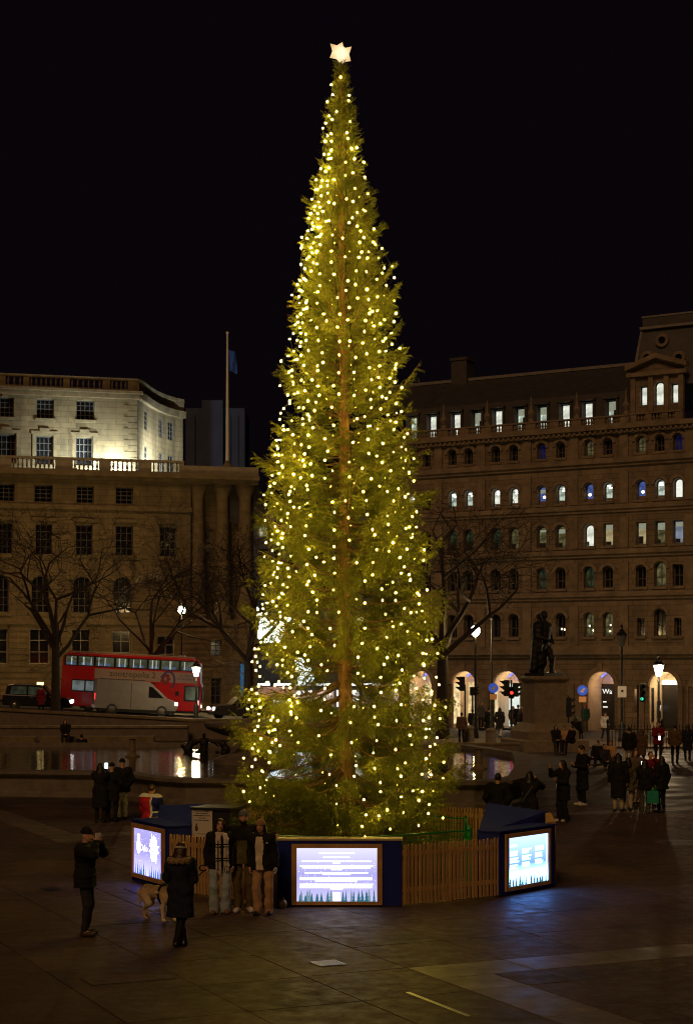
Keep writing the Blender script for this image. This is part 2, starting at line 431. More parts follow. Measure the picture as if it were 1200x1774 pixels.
bp = N_.new('ShaderNodeBump'); bp.inputs['Strength'].default_value = .10; bp.inputs['Distance'].default_value = .1
L_.new(tc.outputs['Object'], mp.inputs[0]); L_.new(mp.outputs[0], nz.inputs['Vector']); L_.new(nz.outputs['Fac'], bp.inputs['Height']); L_.new(bp.outputs[0], b_.inputs['Normal'])
m = MB(); m.add([(x, y, .68) for x, y in Pin], [tuple(range(len(Pin)))]); m.build('water', wm, t)
bw = link('pedestal_bowl', MB().lathe([(1.5, 0), (1.5, .35), (1.25, .45), (.7, .6), (.5, .8), (.45, 1.0), (.6, 1.12), (1.2, 1.28), (1.75, 1.5), (1.85, 1.62), (1.85, 1.72), (1.7, 1.74), (.6, 1.6), (.3, 1.7)], 28, (0, 0, 0)).mesh('pedestal_bowl', M_basin, smooth=True), t, (-3.55, 63.5, .5))
for (x, y, d) in ((230, 1315, 68), (829, 1337, 60)):
    p = W(x, y, d)
    t2 = thing('fountain_jet', 'small pale fountain nozzle post standing in the water ' + ('in front of the bronze figures' if x < 500 else 'just right of the Christmas tree'), 'fountain nozzle', (p.x, p.y, 0.4))
    MB().lathe([(.3, 0), (.3, .32), (.2, .36), (.13, .45), (.11, .95), (.16, 1.0), (.06, 1.05)], 12).build('nozzle', M_stoneT, t2)

# ------------------------------------------------------------------ facades
def rect(a, b, c, d): return [(a, c), (b, c), (b, d), (a, d)]
def archp(a, b, c, d, n=8):                # rectangle with a round head, d = crown
    r = (b - a) / 2; cx = (a + b) / 2; zs = d - r
    return [(a, c), (b, c)] + [(cx + r * math.cos(math.pi * k / n), zs + r * math.sin(math.pi * k / n)) for k in range(n + 1)]
def panel(name, parent, outer, holes, M, y=0.0, reveal=0.35, M2=None):
    m = MB(); loops = [[Vector((x, z, 0)) for x, z in outer]] + [[Vector((x, z, 0)) for x, z in h] for h in holes]
    tri = tessellate_polygon(loops); flat = [p for l in loops for p in l]
    m.add([(p.x, y, p.y) for p in flat], [tuple(t) for t in tri])
    for h in holes:
        n = len(h)
        m.add([(x, y, z) for x, z in h] + [(x, y + reveal, z) for x, z in h], [(i, (i + 1) % n, (i + 1) % n + n, i + n) for i in range(n)])
    return m.build(name, M, parent)
win_cache = {}
def window(parent, cx, z0, wd, ht, arch, Mp, y=0.35, Mf=None, mull=1, trans=1, name='window', head=None, bright=None):
    Mf = Mf or M_frame
    key = (round(wd, 2), round(ht, 2), arch, Mf.name, mull, trans)
    if key not in win_cache:
        o = archp(-wd / 2, wd / 2, 0, ht) if arch else rect(-wd / 2, wd / 2, 0, ht)
        th = .07
        i_ = archp(-wd / 2 + th, wd / 2 - th, th, ht - th) if arch else rect(-wd / 2 + th, wd / 2 - th, th, ht - th)
        m = MB(); n = len(o)
        m.add([(x, 0, z) for x, z in o] + [(x, 0, z) for x, z in i_] + [(x, .08, z) for x, z in i_],
              [(k, (k + 1) % n, (k + 1) % n + n, k + n) for k in range(n)] + [(k + n, (k + 1) % n + n, (k + 1) % n + 2 * n, k + 2 * n) for k in range(n)])
        zt = ht - (wd / 2 if arch else 0)
        for k in range(mull):
            x = -wd / 2 + wd * (k + 1) / (mull + 1); m.box(x - .025, x + .025, .01, .07, th, (ht - th - .02) if not arch else ht - th - .03)
        for k in range(trans):
            z = zt * (k + 1) / (trans + 1) + .02; m.box(-wd / 2 + th, wd / 2 - th, .004, .074, z - .025, z + .025)
        pm = MB(); pm.add([(x, .06, z) for x, z in i_], [tuple(range(n))])
        win_cache[key] = (m.mesh(name, Mf), pm, {})
    fm, pm, pc = win_cache[key]
    o = link(name, fm, parent, (cx, y, z0))
    if Mp.name not in pc: pc[Mp.name] = pm.mesh('pane', Mp)
    link('pane', pc[Mp.name], o)
    return o
class Facade:
    def __init__(s, x, d, ang):
        s.P = Vector(((x - 600) / F_PX * d, d, 0)); s.a = R(ang); s.x0 = x; s.d0 = d
    def s(s, x):
        c, n = math.cos(s.a), math.sin(s.a)
        return ((x - 600) * s.d0 - F_PX * s.P.x) / (F_PX * c - (x - 600) * n)
    def d(s, x): return s.d0 + s.s(x) * math.sin(s.a)
    def z(s, x, y): return H_CAM - (y - Y_HOR) * s.d(x) / F_PX

def balustrade(parent, s0, s1, y, z0, z1, piers, M, pitch=.33, Mb=None, width=.34):
    """solid piers between s-values, balusters in the gaps"""
    Mb = Mb or M
    h = z1 - z0
    MB().box(s0, s1, y - width / 2, y + width / 2, z0, z0 + h * .16).build('balustrade_base', M, parent)
    MB().box(s0, s1, y - width / 2 - .04, y + width / 2 + .04, z1 - h * .17, z1).build('balustrade_rail', M, parent)
    zb, zt = z0 + h * .16, z1 - h * .17
    for a, b in piers: MB().box(a, b, y - width / 2 + .01, y + width / 2 - .01, zb, zt).build('balustrade_pier', M, parent)
    hh = zt - zb
    bal = MB().lathe([(.075, 0), (.075, hh * .08), (.05, hh * .12), (.095, hh * .38), (.06, hh * .75), (.05, hh * .88), (.075, hh * .92), (.075, hh)], 6).mesh('baluster', Mb)
    gaps = []; e = s0
    for a, b in sorted(piers): gaps.append((e, a)); e = b
    gaps.append((e, s1))
    for a, b in gaps:
        if b - a < .3: continue
        k = max(1, int(round((b - a) / pitch)))
        for i in range(k): link('baluster', bal, parent, (a + (b - a) * (i + .5) / k, y, zb))

# ---- left building: lower block
FL = Facade(15, 132, 15)
zl = lambda y: FL.z(180, y)
LB = thing('stone_building', 'broad stone building on the left with rusticated ground floor and floodlit top storeys', 'building', FL.P, FL.a)
S0 = -10.0; S1 = FL.s(330); S2 = FL.s(446)
rows = [(843, 872, [(-2, 26), (60, 92), (133, 163), (201, 231)], 0), (910, 962, [(-4, 22), (62, 91), (132, 161), (201, 231), (277, 306)], 0),
        (998, 1062, [(-12, 16), (55, 86), (127, 158), (197, 228)], 1)]
holes, wins = [], []
for (y0, y1, xs_, ar) in rows:
    for a, b in xs_:
        sa, sb = FL.s(a), FL.s(b); za, zb = zl(y1), zl(y0)
        holes.append(archp(sa, sb, za, zb) if ar else rect(sa, sb, za, zb)); wins.append((sa, sb, za, zb, ar))
zs = zl(1083); ztop = zl(833)
panel('wall', LB, rect(S0, S1, zs, ztop), holes, M_stoneL, 0, .45)
for (sa, sb, za, zb, ar) in wins:
    window(LB, (sa + sb) / 2, za, sb - sa, zb - za, bool(ar), M_darkglass, .4, M_frame, 2, 3)
    if zb - za > 2:
        MB().box(sa - .2, sb + .2, -.22, .02, za - .28, za - .002).build('window_sill', M_stoneT, LB)
        if not ar: MB().box(sa - .25, sb + .25, -.26, -.003, zb + .25, zb + .5).build('window_hood', M_stoneT, LB)
# rusticated ground floor, course by course
gw = [(-16, 14, 1090, 1150), (52, 86, 1090, 1150), (125, 157, 1090, 1150), (195, 227, 1092, 1150), (273, 303, 1101, 1150), (366, 385, 1109, 1136), (366, 384, 1175, 1222)]
gw = [(FL.s(a), FL.s(b), zl(y1), zl(y0)) for a, b, y0, y1 in gw]
zg = -.4
panel('ground_floor_wall', LB, rect(S0, S2, zg, zs - .02), [rect(a, b, c, d) for a, b, c, d in gw], M_stoneT, .03, .4)
for i_, (a, b, c, d) in enumerate(gw):
    window(LB, (a + b) / 2, c, b - a, d - c, False, M_darkglass, .42, M_frameW if i_ < 5 else M_frame, 1, 2, name='window' if i_ != 6 else 'door')
nc = 17; ch = (zs - .05 - zg) / nc
for k in range(nc):
    za, zb = zg + k * ch + .03, zg + (k + 1) * ch - .03
    cuts = sorted([(a - .12, b + .12) for a, b, c, d in gw if c - .1 < zb and d + .1 > za])
    e = S0
    for a, b in cuts + [(S2, S2)]:
        if a - e > .3: MB().box(e, a, -.07, .028, za, zb).build('stone_course', M_stoneL, LB)
        e = max(e, b)
MB().box(S0, S2 + .1, -.28, .02, zs, zs + .5).build('string_course', M_stoneT, LB)
MB().box(S0, S1 + .1, -.22, .02, zl(884), zl(876)).build('string_course', M_stoneT, LB)
zc0, zc1 = zl(833), zl(819)
MB().box(S0, S2, -.85, .4, zc0 + .3, zc1).build('cornice', M_stoneT, LB)
MB().box(S0, S2, -.45, .4, zc0, zc0 + .298).build('cornice_bed', M_stoneT, LB)
bz0, bz1 = zc1 + .002, zl(795)
pr = [(FL.s(a), FL.s(b)) for a, b in ((96, 126), (172, 192), (240, 262), (310, 318))]
M_bal = mat('parapet stone', (0.30, 0.26, 0.19), 0.85, var=0.2, vscale=2)
balustrade(LB, FL.s(-30), FL.s(318), -.2, bz0, bz1, pr + [(FL.s(-30), FL.s(20))], M_bal, pitch=.36)
MB().box(FL.s(318.5), S2, -.4, .4, bz0, zl(803)).build('parapet', M_bal, LB)
MB().box(S0, S2, .4, 14, zc0 + .05, zc1 - .03).build('terrace_roof', M_lead, LB)
# right part: recessed bay behind giant columns
M_recess = M_stoneL
panel('recess_wall', LB, rect(S1, S2, zs + .5, zc0), [rect(FL.s(362), FL.s(376), zl(962), zl(910)), rect(FL.s(362), FL.s(376), zl(1062), zl(1000))], M_recess, 1.6, .3)
for y0, y1 in ((910, 962), (1000, 1062)):
    window(LB, FL.s(369), zl(y1), FL.s(376) - FL.s(362), zl(y0) - zl(y1), False, M_darkglass, 1.85, M_frame, 1, 3)
MB().box(S1, S1 + .03, .02, 1.6, zs + .5, zc0).build('recess_side', M_stoneT, LB)
for xx in (345, 388, 428):
    s = FL.s(xx); hh = zc0 - zs - .5
    MB().lathe([(.75, 0), (.75, .3), (.62, .5), (.58, hh * .5), (.5, hh - 1.1), (.52, hh - 1.0), (.75, hh - .35), (.8, hh - .3), (.8, hh)], 16, (0, 0, 0)).build('column', M_stoneT, LB, (s, .75, zs + .5), smooth=True)
MB().box(S0, S2, 1.9, 16, -.4, zc0 + .04).build('core', M_stoneT, LB)
# curved dark roof end
m = MB(); pf = []
for k in range(9):
    a = math.pi / 2 * k / 8
    pf.append((S2 - 2.6 + 3.6 * math.sin(a), zl(880) + (zl(800) - zl(880)) * math.cos(a)))
m.prism([(S2 - 2.6, zl(900))] + pf + [(S2 + 1.0, zl(900))], 1.0, 9); m.build('curved_roof', M_slate, LB)

# ---- left building: set-back floodlit upper storeys
FU = Facade(15, 137.0, 15); zu = lambda y: FU.z(130, y)
ua, ub = S0, FU.s(237)
FUo = FU.P - FL.P; FUo.rotate(Matrix.Rotation(-FL.a, 3, 'Z')); dy = FUo.y; dx = FUo.x
sh = lambda x: FU.s(x) + dx
uw = [(-6, 25, 693, 727), (64, 94, 693, 727), (133, 164, 693, 727), (-4, 28, 757, 806), (63, 92, 757, 806), (132, 161, 757, 806)]
uwl = [(sh(a), sh(b), zu(y1), zu(y0)) for a, b, y0, y1 in uw]
ubr = sh(237); zr = zu(688); zp = zu(652)
panel('upper_wall', LB, rect(S0, ubr, zc1 - .1, zr), [rect(*q) for q in uwl], M_stoneL, dy, .4)
for i_, (a, b, c, d) in enumerate(uwl):
    window(LB, (a + b) / 2, c, b - a, d - c, False, M_darkglass, dy + .36, M_frame, 3, 3)
    if i_ < 3:
        MB().box(a - .15, b + .15, dy - .2, dy + .02, c - .22, c).build('window_sill', M_stoneT, LB)
        MB().box((a + b) / 2 - .25, (a + b) / 2 + .25, dy - .2, dy - .003, d + .02, d + .55).build('keystone', M_stoneT, LB)
    else:                                         # eared architrave
        m = MB(); y_ = dy - .14
        m.box(a - .3, a - .05, y_, dy - .003, c, d + .12); m.box(b + .05, b + .3, y_, dy - .003, c, d + .12)
        m.box(a - .42, b + .42, y_ - .02, dy - .003, d + .122, d + .38)
        m.box((a + b) / 2 - .4, (a + b) / 2 + .4, y_ - .08, dy - .003, d + .382, d + .62)
        m.build('architrave', M_stoneT, LB)
MB().box(S0, ubr + .25, dy - .35, dy + .3, zr, zr + .4).build('cornice', M_stoneT, LB)
MB().box(S0, ubr + .45, dy - .6, dy + .3, zr + .402, zr + .62).build('cornice_crown', M_stoneT, LB)
pr = [(sh(a), sh(b)) for a, b in ((-30, 10), (41, 51), (110, 121), (178, 191), (222, 237))]
balustrade(LB, sh(-30), ubr + .1, dy + .05, zr + .63, zp, pr, M_stoneT, pitch=.42)
for k in range(14):                              # quoins
    zz = zc1 + k * (zr - zc1) / 14; ww = .75 if k % 2 else 1.05
    MB().box(ubr - ww, ubr + .05, dy - .07, dy - .002, zz + .03, zz + (zr - zc1) / 14 - .02).build('quoin', M_stoneT, LB)
# concave wing going back
cw = [Vector(((237 - 600) / F_PX * 138.8, 138.8, 0)), Vector((-17.18, 141.2, 0)), Vector((-16.95, 143.6, 0)), Vector((-16.6, 146.0, 0)), Vector((-16.0, 148.2, 0)), Vector((-15.3, 149.8, 0)), Vector((-14.7, 150.6, 0))]
Minv = (Matrix.Translation(FL.P) @ Matrix.Rotation(FL.a, 4, 'Z')).inverted()
cl = [Minv @ p for p in cw]; cl[0] = Vector((ubr + .06, dy, 0))
acc = 0
for k in range(len(cl) - 1):
    a, b = cl[k], cl[k + 1]; Ln = (b - a).length
    seg = bpy.data.objects.new('wing_bay', None)
    e = thing('wing_bay', None, None); e.parent = LB; e.location = (a.x, a.y, 0); e.rotation_euler = (0, 0, math.atan2(b.y - a.y, b.x - a.x))
    bpy.data.objects.remove(seg)
    hs = []
    if k in (1, 3, 4):
        wd = .95; c0 = Ln / 2 - wd / 2
        hs = [(c0, c0 + wd, zu(727) - .3, zu(693) - .3), (c0, c0 + wd, zu(806), zu(762))]
    panel('wing_wall', e, rect(0, Ln, zc1 - .1, zr), [rect(*q) for q in hs], M_stoneL, 0, .06)
    for q in hs: window(e, (q[0] + q[1]) / 2, q[2], q[1] - q[0], q[3] - q[2], False, M_darkglass, .02, M_frame, 1, 3)
    m = MB().box(-.02, Ln + .02, -.4, .3, zr, zr + .6); m.build('wing_cornice', M_stoneT, e)
    MB().box(0, Ln, -.15, .2, zr + .61, zr + .85).build('wing_parapet_base', M_stoneT, e)
    MB().box(0, Ln, -.2, .25, zp - .3, zp).build('wing_parapet_rail', M_stoneT, e)
    if k in (1, 3, 4):
        MB().box(0, .25, -.15, .2, zr + .852, zp - .302).build('wing_parapet_pier', M_stoneT, e)
        MB().box(Ln - .25, Ln, -.15, .2, zr + .852, zp - .302).build('wing_parapet_pier', M_stoneT, e)
        nb = 4
        for i in range(nb):
            MB().lathe([(.09, 0), (.12, .3), (.07, .9), (.09, max(.95, zp - zr - 1.16))], 6).build('baluster', M_stoneT, e, (.25 + (Ln - .5) * (i + .5) / nb, 0, zr + .852))
    else:
        MB().box(0, Ln, -.15, .2, zr + .852, zp - .302).build('wing_parapet_panel', M_stoneT, e)
for e in [o for o in LB.children if o.name.startswith('wing_bay')]:   # hang the bays' pieces straight on the building
    mb = Matrix.Translation(e.location) @ Matrix.Rotation(e.rotation_euler.z, 4, 'Z')
    for c in list(e.children):
        ml = mb @ Matrix.Translation(c.location); c.parent = LB; c.matrix_basis = ml
    bpy.data.objects.remove(e)
MB().box(S0, ubr - .2, dy + .5, dy + 9, zc1, zr + .5).build('upper_core', M_stoneT, LB)
# floodlights on the terrace
M_fl = glow('floodlight glass', (0.92, 1.0, 0.88), 60)
def flood(sx, y, z, col, pw, label, rot, spot=130):
    p = LB.matrix_basis @ Vector((sx, y, z))
    t = thing('floodlight', label, 'floodlight', p, FL.a)
    MB().box(-.28, .28, -.12, .12, .12, .40).build('lamp_housing', M_iron, t, bevel=.02)
    MB().box(-.24, .24, .121, .13, .15, .37).build('lamp_glass', M_fl, t)
    MB().box(-.05, .05, -.04, .04, -.02, .12).build('bracket', M_iron, t)
    lamp('floodlight_lamp', t, (0, .22, .3), col, pw, .12, spot, rot)
flood(sh(196), dy - 1.9, zc1 + .02, (.88, 1.0, .95), 3600, 'bright floodlight on the left building terrace washing the top storeys', (R(100), 0, R(10)), 165)
flood(sh(120), dy - 3.9, zc1 + .02, (.88, 1.0, .95), 1900, 'second floodlight further left on the left building terrace', (R(108), 0, R(-12)), 165)
flood(sh(300), dy + 1.5, zc1 + .02, (.90, 1.0, .97), 6500, 'floodlight behind the balustrade lighting the concave wing of the left building', (R(108), 0, R(42)), 160)

# dim tower blocks behind, flagpole
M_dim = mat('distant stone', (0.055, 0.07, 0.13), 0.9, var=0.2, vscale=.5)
t = thing('distant_tower', 'dim grey tower block behind the flagpole, barely visible against the night sky', 'tower', (0, 175, 0))
for a, b, y in ((322, 352, 707), (352, 388, 697), (388, 424, 707)):
    MB().box((a - 600) / F_PX * 175, (b - 600) / F_PX * 175, 0 if b != 388 else -1.5, 8, 0, H_CAM + (1150 - y) * 175 / F_PX).build('tower_block', M_dim, t)
for a, b in ((332, 338), (394, 400), (407, 413)):
    MB().box((a - 600) / F_PX * 175, (b - 600) / F_PX * 175, -.3, -.01, 20, H_CAM + (1150 - 720) * 175 / F_PX).build('tower_pilaster', M_dim, t)
p0 = W(394, 809, 137)
t = thing('flagpole', 'tall pale flagpole on the roof corner of the left building', 'flagpole', p0)
hp = (809 - 579) / F_PX * 137
M_pole = mat('white pole paint', (0.75, 0.74, 0.68), 0.4)
MB().tube([(0, 0, 0), (0, 0, hp * .5), (0, 0, hp)], [.13, .11, .07], 10).build('pole', M_pole, t)
MB().ball((0, 0, hp + .1), .13).build('finial', M_pole, t); MB().lathe([(.4, -.6), (.4, .1), (.22, .3), (.2, .5)], 10).build('pole_base', M_stoneT, t)
M_flag = mat('blue flag', (0.04, 0.14, 0.75), 0.8, var=.4, vscale=2)
m = MB(); vs = []; fs = []
for i in range(9):
    for j in range(6):
        u_, v_ = i / 8, j / 5
        vs.append((.1 + .62 * v_ + .1 * u_, .16 * math.sin(v_ * 7 + u_ * 3), hp - 1.25 - 1.75 * u_ - .25 * v_))
for i in range(8):
    for j in range(5): fs.append((i * 6 + j, i * 6 + j + 1, i * 6 + j + 7, i * 6 + j + 6))
m.add(vs, fs); fo = tag(m.build('flag', M_flag, None, p0, smooth=True), 'limp dark blue flag hanging from the rooftop flagpole', 'flag')
s_ = fo.modifiers.new('thick', 'SOLIDIFY'); s_.thickness = .02

M_dkwall_ = mat('dark curtain', (.03, .028, .025), .8)
# ---- right building
FR = Facade(745, 114, -30.5)
zr_ = lambda y: FR.z(1020, y)
RB = thing('arcaded_building', 'long stone building on the right with rows of arched windows and a mansard tower', 'building', FR.P, FR.a)
sR = FR.s
R0, R1 = sR(690), sR(1320)
wl = {}
G_ = lambda n, c, s, **k: glow(n, c, s, **k)
P_cool = G_('lit cool office', (0.80, 0.95, 0.78), .85, var=.7, vscale=2.4)
P_white = G_('lit white office', (0.97, 1.0, 0.84), 1.1, var=.5, vscale=1.8)
P_warm = G_('lit warm room', (0.85, 0.68, 0.34), .55, var=.45, vscale=1.8)
P_dimw = G_('dim warm room', (0.42, 0.38, 0.16), .30, var=.75, vscale=2.2)
P_green = G_('dim green room', (0.16, 0.28, 0.13), .17, var=.85, vscale=2.2)
P_blue = G_('blue display', (0.12, 0.20, 0.60), .55, var=.5, vscale=3.0)
P_bluw = G_('bluish room', (0.42, 0.50, 0.62), .55, var=.5, vscale=1.5)
P_curt = G_('lit curtain', (0.95, 0.97, 0.86), 1.0, var=.12, vscale=5)
P_dkb = G_('dark blue room', (0.015, 0.02, 0.16), .35, var=.6, vscale=2)
D = M_darkglass
cols = [711, 738, 783, 811, 858, 889, 937, 970, 1019, 1052, 1109, 1142, 1173, 1212, 1246, 1280]
rowsR = {                                   # y top, y bottom at x=1020, width px, panes
    2: (762, 790, 17, [D, D, D, D, D, D, P_dkb, D, P_dimw, D, P_dimw, D, P_dkb, D, D, D]),
    3: (837, 870, 17, [P_cool, D, P_cool, P_cool, P_white, P_white, P_blue, P_cool, P_blue, P_cool, P_blue, P_cool, P_curt, P_curt, P_cool, P_cool]),
    4: (908, 947, 19, [D, D, P_green, P_green, P_green, P_dimw, P_dimw, P_dimw, P_white, P_warm, P_warm, P_dimw, P_bluw, P_warm, D, D]),
    5: (982, 1019, 19, [D, D, D, D, D, D, P_green, D, P_green, D, D, P_dimw, D, D, D, D]),
    6: (1062, 1103, 19, [D, D, D, M_bluglass, M_bluglass, D, D, D, P_dimw, P_dimw, D, D, D, D, D, D]),
}
holes, wins = [], []
zfl = {}
for r, (y0, y1, wp, panes) in rowsR.items():
    za, zb = zr_(y1), zr_(y0)
    for c, pn in zip(cols, panes):
        s = sR(c); wd = wp * 108 / F_PX * .98
        ar = not (r == 4 and c in (1052, 1109, 1142, 1173)) and not (r == 6 and c in (1109, 1173)) and not (r == 5 and c == 1173)
        h_ = zb - za; z_ = za
        if r == 6 and c in (1109, 1173): wd *= .7; h_ *= .75
        if c == 1142 and r in (5, 6): wd *= 1.12; h_ *= 1.12
        hp_ = archp(s - wd / 2, s + wd / 2, z_, z_ + h_) if ar else rect(s - wd / 2, s + wd / 2, z_, z_ + h_)
        holes.append(hp_); wins.append((r, c, s, z_, wd, h_, ar, pn))
zbase, zsp, ztopR = 0.0, zr_(1133), zr_(748)
panel('wall', RB, rect(R0, R1, zsp, ztopR), holes, M_stoneR, 0, .4)
M_clamp = glow('ceiling lamp', (.95, 1, .9), 3.5)
M_fitw = glow('warm ceiling lamp', (1, .85, .55), 3.0)
M_blind0 = glow('lit blind', (.62, .66, .48), .42, var=.2, vscale=6)
M_desk = mat('desk wood', (.30, .16, .06), .6)
for (r, c, s, z_, wd, h_, ar, pn) in wins:
    o = window(RB, s, z_, wd, h_, ar, pn, .35, M_frame, 0 if r in (3, 4) else 1, 0 if r in (3, 4) else 1)
    MB().box(s - wd / 2 - .12, s + wd / 2 + .12, -.14, .02, z_ - .16, z_ - .003).build('window_sill', M_stoneRT, RB)
    if ar:                                         # raised arch moulding
        m = MB(); n = 10; rr = wd / 2; zc = z_ + h_ - rr
        vs = []; fs = []
        for k in range(n + 1):
            a = math.pi * k / n
            for ro, yy in ((rr + .05, -.003), (rr + .05, -.1), (rr + .24, -.1), (rr + .24, -.003)): vs.append((s + ro * math.cos(a), yy, zc + ro * math.sin(a)))
        for k in range(n):
            for q in range(3): fs.append((k * 4 + q, k * 4 + q + 1, k * 4 + q + 5, k * 4 + q + 4))
        m.add(vs, fs); m.build('arch_moulding', M_stoneRT, RB)
    if r == 3 and pn in (P_cool, P_white):
        m = MB()
        for k in range(2): m.ball((random.uniform(-.14, .14), .05, h_ * (.72 + .1 * k)), (.14, .03, .05), 8, 5)
        m.build('ceiling_light', M_clamp, o)
        MB().box(-wd / 2 + .08, wd / 2 - .08, .045, .055, .08, .24).build('desk', M_desk, o)
    if r == 3 and pn is P_blue:
        MB().ball((random.uniform(-.1, .1), .05, h_ * .42), (.12, .02, .10), 8, 5).build('display_badge', M_fitw, o)
        MB().box(-wd / 2 + .08, wd / 2 - .08, .045, .055, .08, .26).build('desk', M_desk, o)
    if r in (3, 4) and pn is not D and random.random() < .45: MB().box(-wd / 2 + .08, wd / 2 - .08, .046, .058, h_ * random.uniform(.62, .8), h_ - .1 - (wd * .18 if ar else 0)).build('blind', M_blind0, o)
    if r == 4 and pn is not D: MB().box(-wd / 2 + .08, -wd / 2 + random.uniform(.2, .5), .043, .057, .08, random.uniform(.25, .6)).build('furniture', M_dkwall_, o)
    if r == 6 and c in (1019, 1052, 970):
        m = MB()
        for k in range(2): m.ball((random.uniform(-.2, .2), .05, h_ * random.uniform(.15, .5)), (.07, .03, .07), 8, 5)
        m.build('ceiling_light', M_fitw, o)
# string courses and cornices
for y, hgt, pro in ((805, .34, .30), (884, .30, .24), (961, .30, .28), (1034, .32, .28), (1134, .55, .40)):
    z = zr_(y); MB().box(R0, R1, -pro, .02, z, z + hgt).build('string_course', M_stoneRT, RB)
    MB().box(R0, R1, -pro * .5, .018, z - .2, z - .002).build('string_bed', M_stoneRT, RB)
for y0, y1 in ((1034, 1020),): pass
for (ya, yb) in ((1054, 1034), ):
    pass
MB().box(R0, R1, -.5, .4, ztopR, ztopR + .3).build('main_cornice', M_stoneRT, RB)
MB().box(R0, R1, -.3, .4, ztopR - .25, ztopR - .002).build('main_cornice_bed', M_stoneRT, RB)
den = MB().box(-.06, .06, -.42, -.302, -.2, -.03).mesh('dentil', M_stoneRT)
for k in range(int((R1 - R0) / .36)): 
    if k < 90: link('dentil', den, RB, (R0 + .2 + k * .36, 0, ztopR))
# bay pilasters
for xb in (760, 834, 913, 994, 1081, 1194):
    s = sR(xb)
    for (ya, yb) in ((805, 748), (884, 812), (961, 892), (1034, 968), (1134, 1042)):
        za, zb = zr_(ya) + (.0 if ya != 805 else 0) + .36, zr_(yb) - .28
        MB().box(s - .28, s + .28, -.12, -.002, za, zb).build('pilaster', M_stoneRT, RB)
# balustrade level with lit dormers behind
zb0, zb1 = ztopR + .302, zr_(724)
pr = []
for c in (770, 806, 845, 882, 921, 961, 1000, 1041, 1085): pr.append((sR(c) - .35, sR(c) + .35))
balustrade(RB, R0, sR(1090), -.15, zb0, zb1, pr, M_stoneRT, pitch=.2, width=.26)
for c in (770, 845, 921, 1000, 1085):
    s = sR(c); MB().lathe([(.2, 0), (.2, .15), (.1, .25), (.24, .6), (.1, .85), (.05, 1.4), (.02, 1.7)], 10).build('urn', M_stoneRT, RB, (s, -.15, zb1))
M_mans = mat('mansard slate', (0.075, 0.066, 0.066), 0.65, var=0.25, vscale=1.5, bump=.2, bscale=12)
zridge = H_CAM + (1150 - 634) * (FR.d(1020) + 4.7) / F_PX
dorm = [790, 826, 863, 902, 941, 981, 1021, 1062, 748, 714]
dh = []
for c in dorm:
    s = sR(c) - .72; wd = .64; dh.append((s, wd, zr_(731), zr_(690)))
panel('attic_wall', RB, rect(R0, sR(1095), zb0 - .3, zr_(676)), [rect(s - .34, s + .34, a, b) for s, wd, a, b in dh], M_mans, 1.5, .25)
M_blind = glow('lit window blind', (.62, .66, .48), .42, var=.2, vscale=6)
for i_, (s, wd, a, b) in enumerate(dh): 
    o = window(RB, s, a, .68, b - a, False, P_white if i_ in (6, 5, 2, 0, 8) else P_cool, 1.7, M_frame, 0, 0, name='dormer_window')
    if i_ in (1, 3, 4, 7): MB().box(-.27, .27, .03, .05, (b - a) * random.uniform(.45, .7), b - a - .08).build('blind', M_blind, o)
    if i_ in (3, 7, 1): MB().box(.06, .27, .02, .045, .08, (b - a) * .6).build('curtain', M_dkwall_, o)
    MB().box(s - .5, s - .36, 1.3, 1.497, a, b + .1).build('dormer_jamb', M_mans, RB); MB().box(s + .36, s + .5, 1.3, 1.497, a, b + .1).build('dormer_jamb', M_mans, RB)
    MB().box(s - .55, s + .55, 1.2, 1.497, b + .102, b + .25).build('dormer_head', M_mans, RB)
m = MB(); z676 = zr_(676)
m.quad((R0 - 4, 1.5, z676), (sR(1100), 1.5, z676), (sR(1100), 5.5, zridge), (R0 - 4, 5.5, zridge)); m.quad((R0 - 4, 5.5, zridge), (sR(1100), 5.5, zridge), (sR(1100), 12, z676), (R0 - 4, 12, z676))
m.build('roof', M_slate, RB)
MB().box(R0 - 4, sR(1100), 5.3, 5.7, zridge - .06, zridge + .14).build('roof_ridge', M_lead, RB)
for xc in (737,):
    s = sR(xc); MB().box(s - .6, s + .6, 5.0, 6.2, zridge - 1, zridge + 1.4).build('chimney', M_mans, RB)
    MB().box(s - .68, s + .68, 4.92, 6.28, zridge + 1.402, zridge + 1.6).build('chimney', M_mans, RB)
# corner pavilion: gable + mansard tower
pa, pb = sR(1091), sR(1184); pc = (pa + pb) / 2
pz = FR.z(1093, 642); zap = FR.z(1137, 622)
ph = [(sR(1113), .48, 697, 664, 0), (sR(1140), .62, 699, 658, 1), (sR(1167), .48, 697, 664, 0)]
hs = [(archp if ar else rect)(s - wd / 2, s + wd / 2, zr_(y0 + 13), zr_(y1 + 13)) for s, wd, y0, y1, ar in ph]
panel('gable_wall', RB, [(pa, zb0 - .3), (pb, zb0 - .3), (pb, pz), (pc, zap), (pa, pz)], hs, M_stoneR, .05, .3)
for (s, wd, y0, y1, ar) in ph: window(RB, s, zr_(y0 + 13), wd, zr_(y1 + 13) - zr_(y0 + 13), bool(ar), P_white, .3, M_frame, 0, 0)
for sgn in (-1, 1):
    e0 = pa - .25 if sgn < 0 else pb + .25
    vx = [(e0, -.35, pz - .05), (pc, -.35, zap + .05), (pc, -.35, zap + .35), (e0, -.35, pz + .25)]
    m = MB(); m.add(vx + [(x, .3, z) for x, y, z in vx], [(0, 1, 2, 3), (7, 6, 5, 4), (0, 4, 5, 1), (1, 5, 6, 2), (2, 6, 7, 3), (3, 7, 4, 0)]); m.build('pediment_rake', M_stoneRT, RB)
MB().box(pa - .2, pb + .2, -.25, .04, pz - .45, pz - .2).build('pediment_base', M_stoneRT, RB)
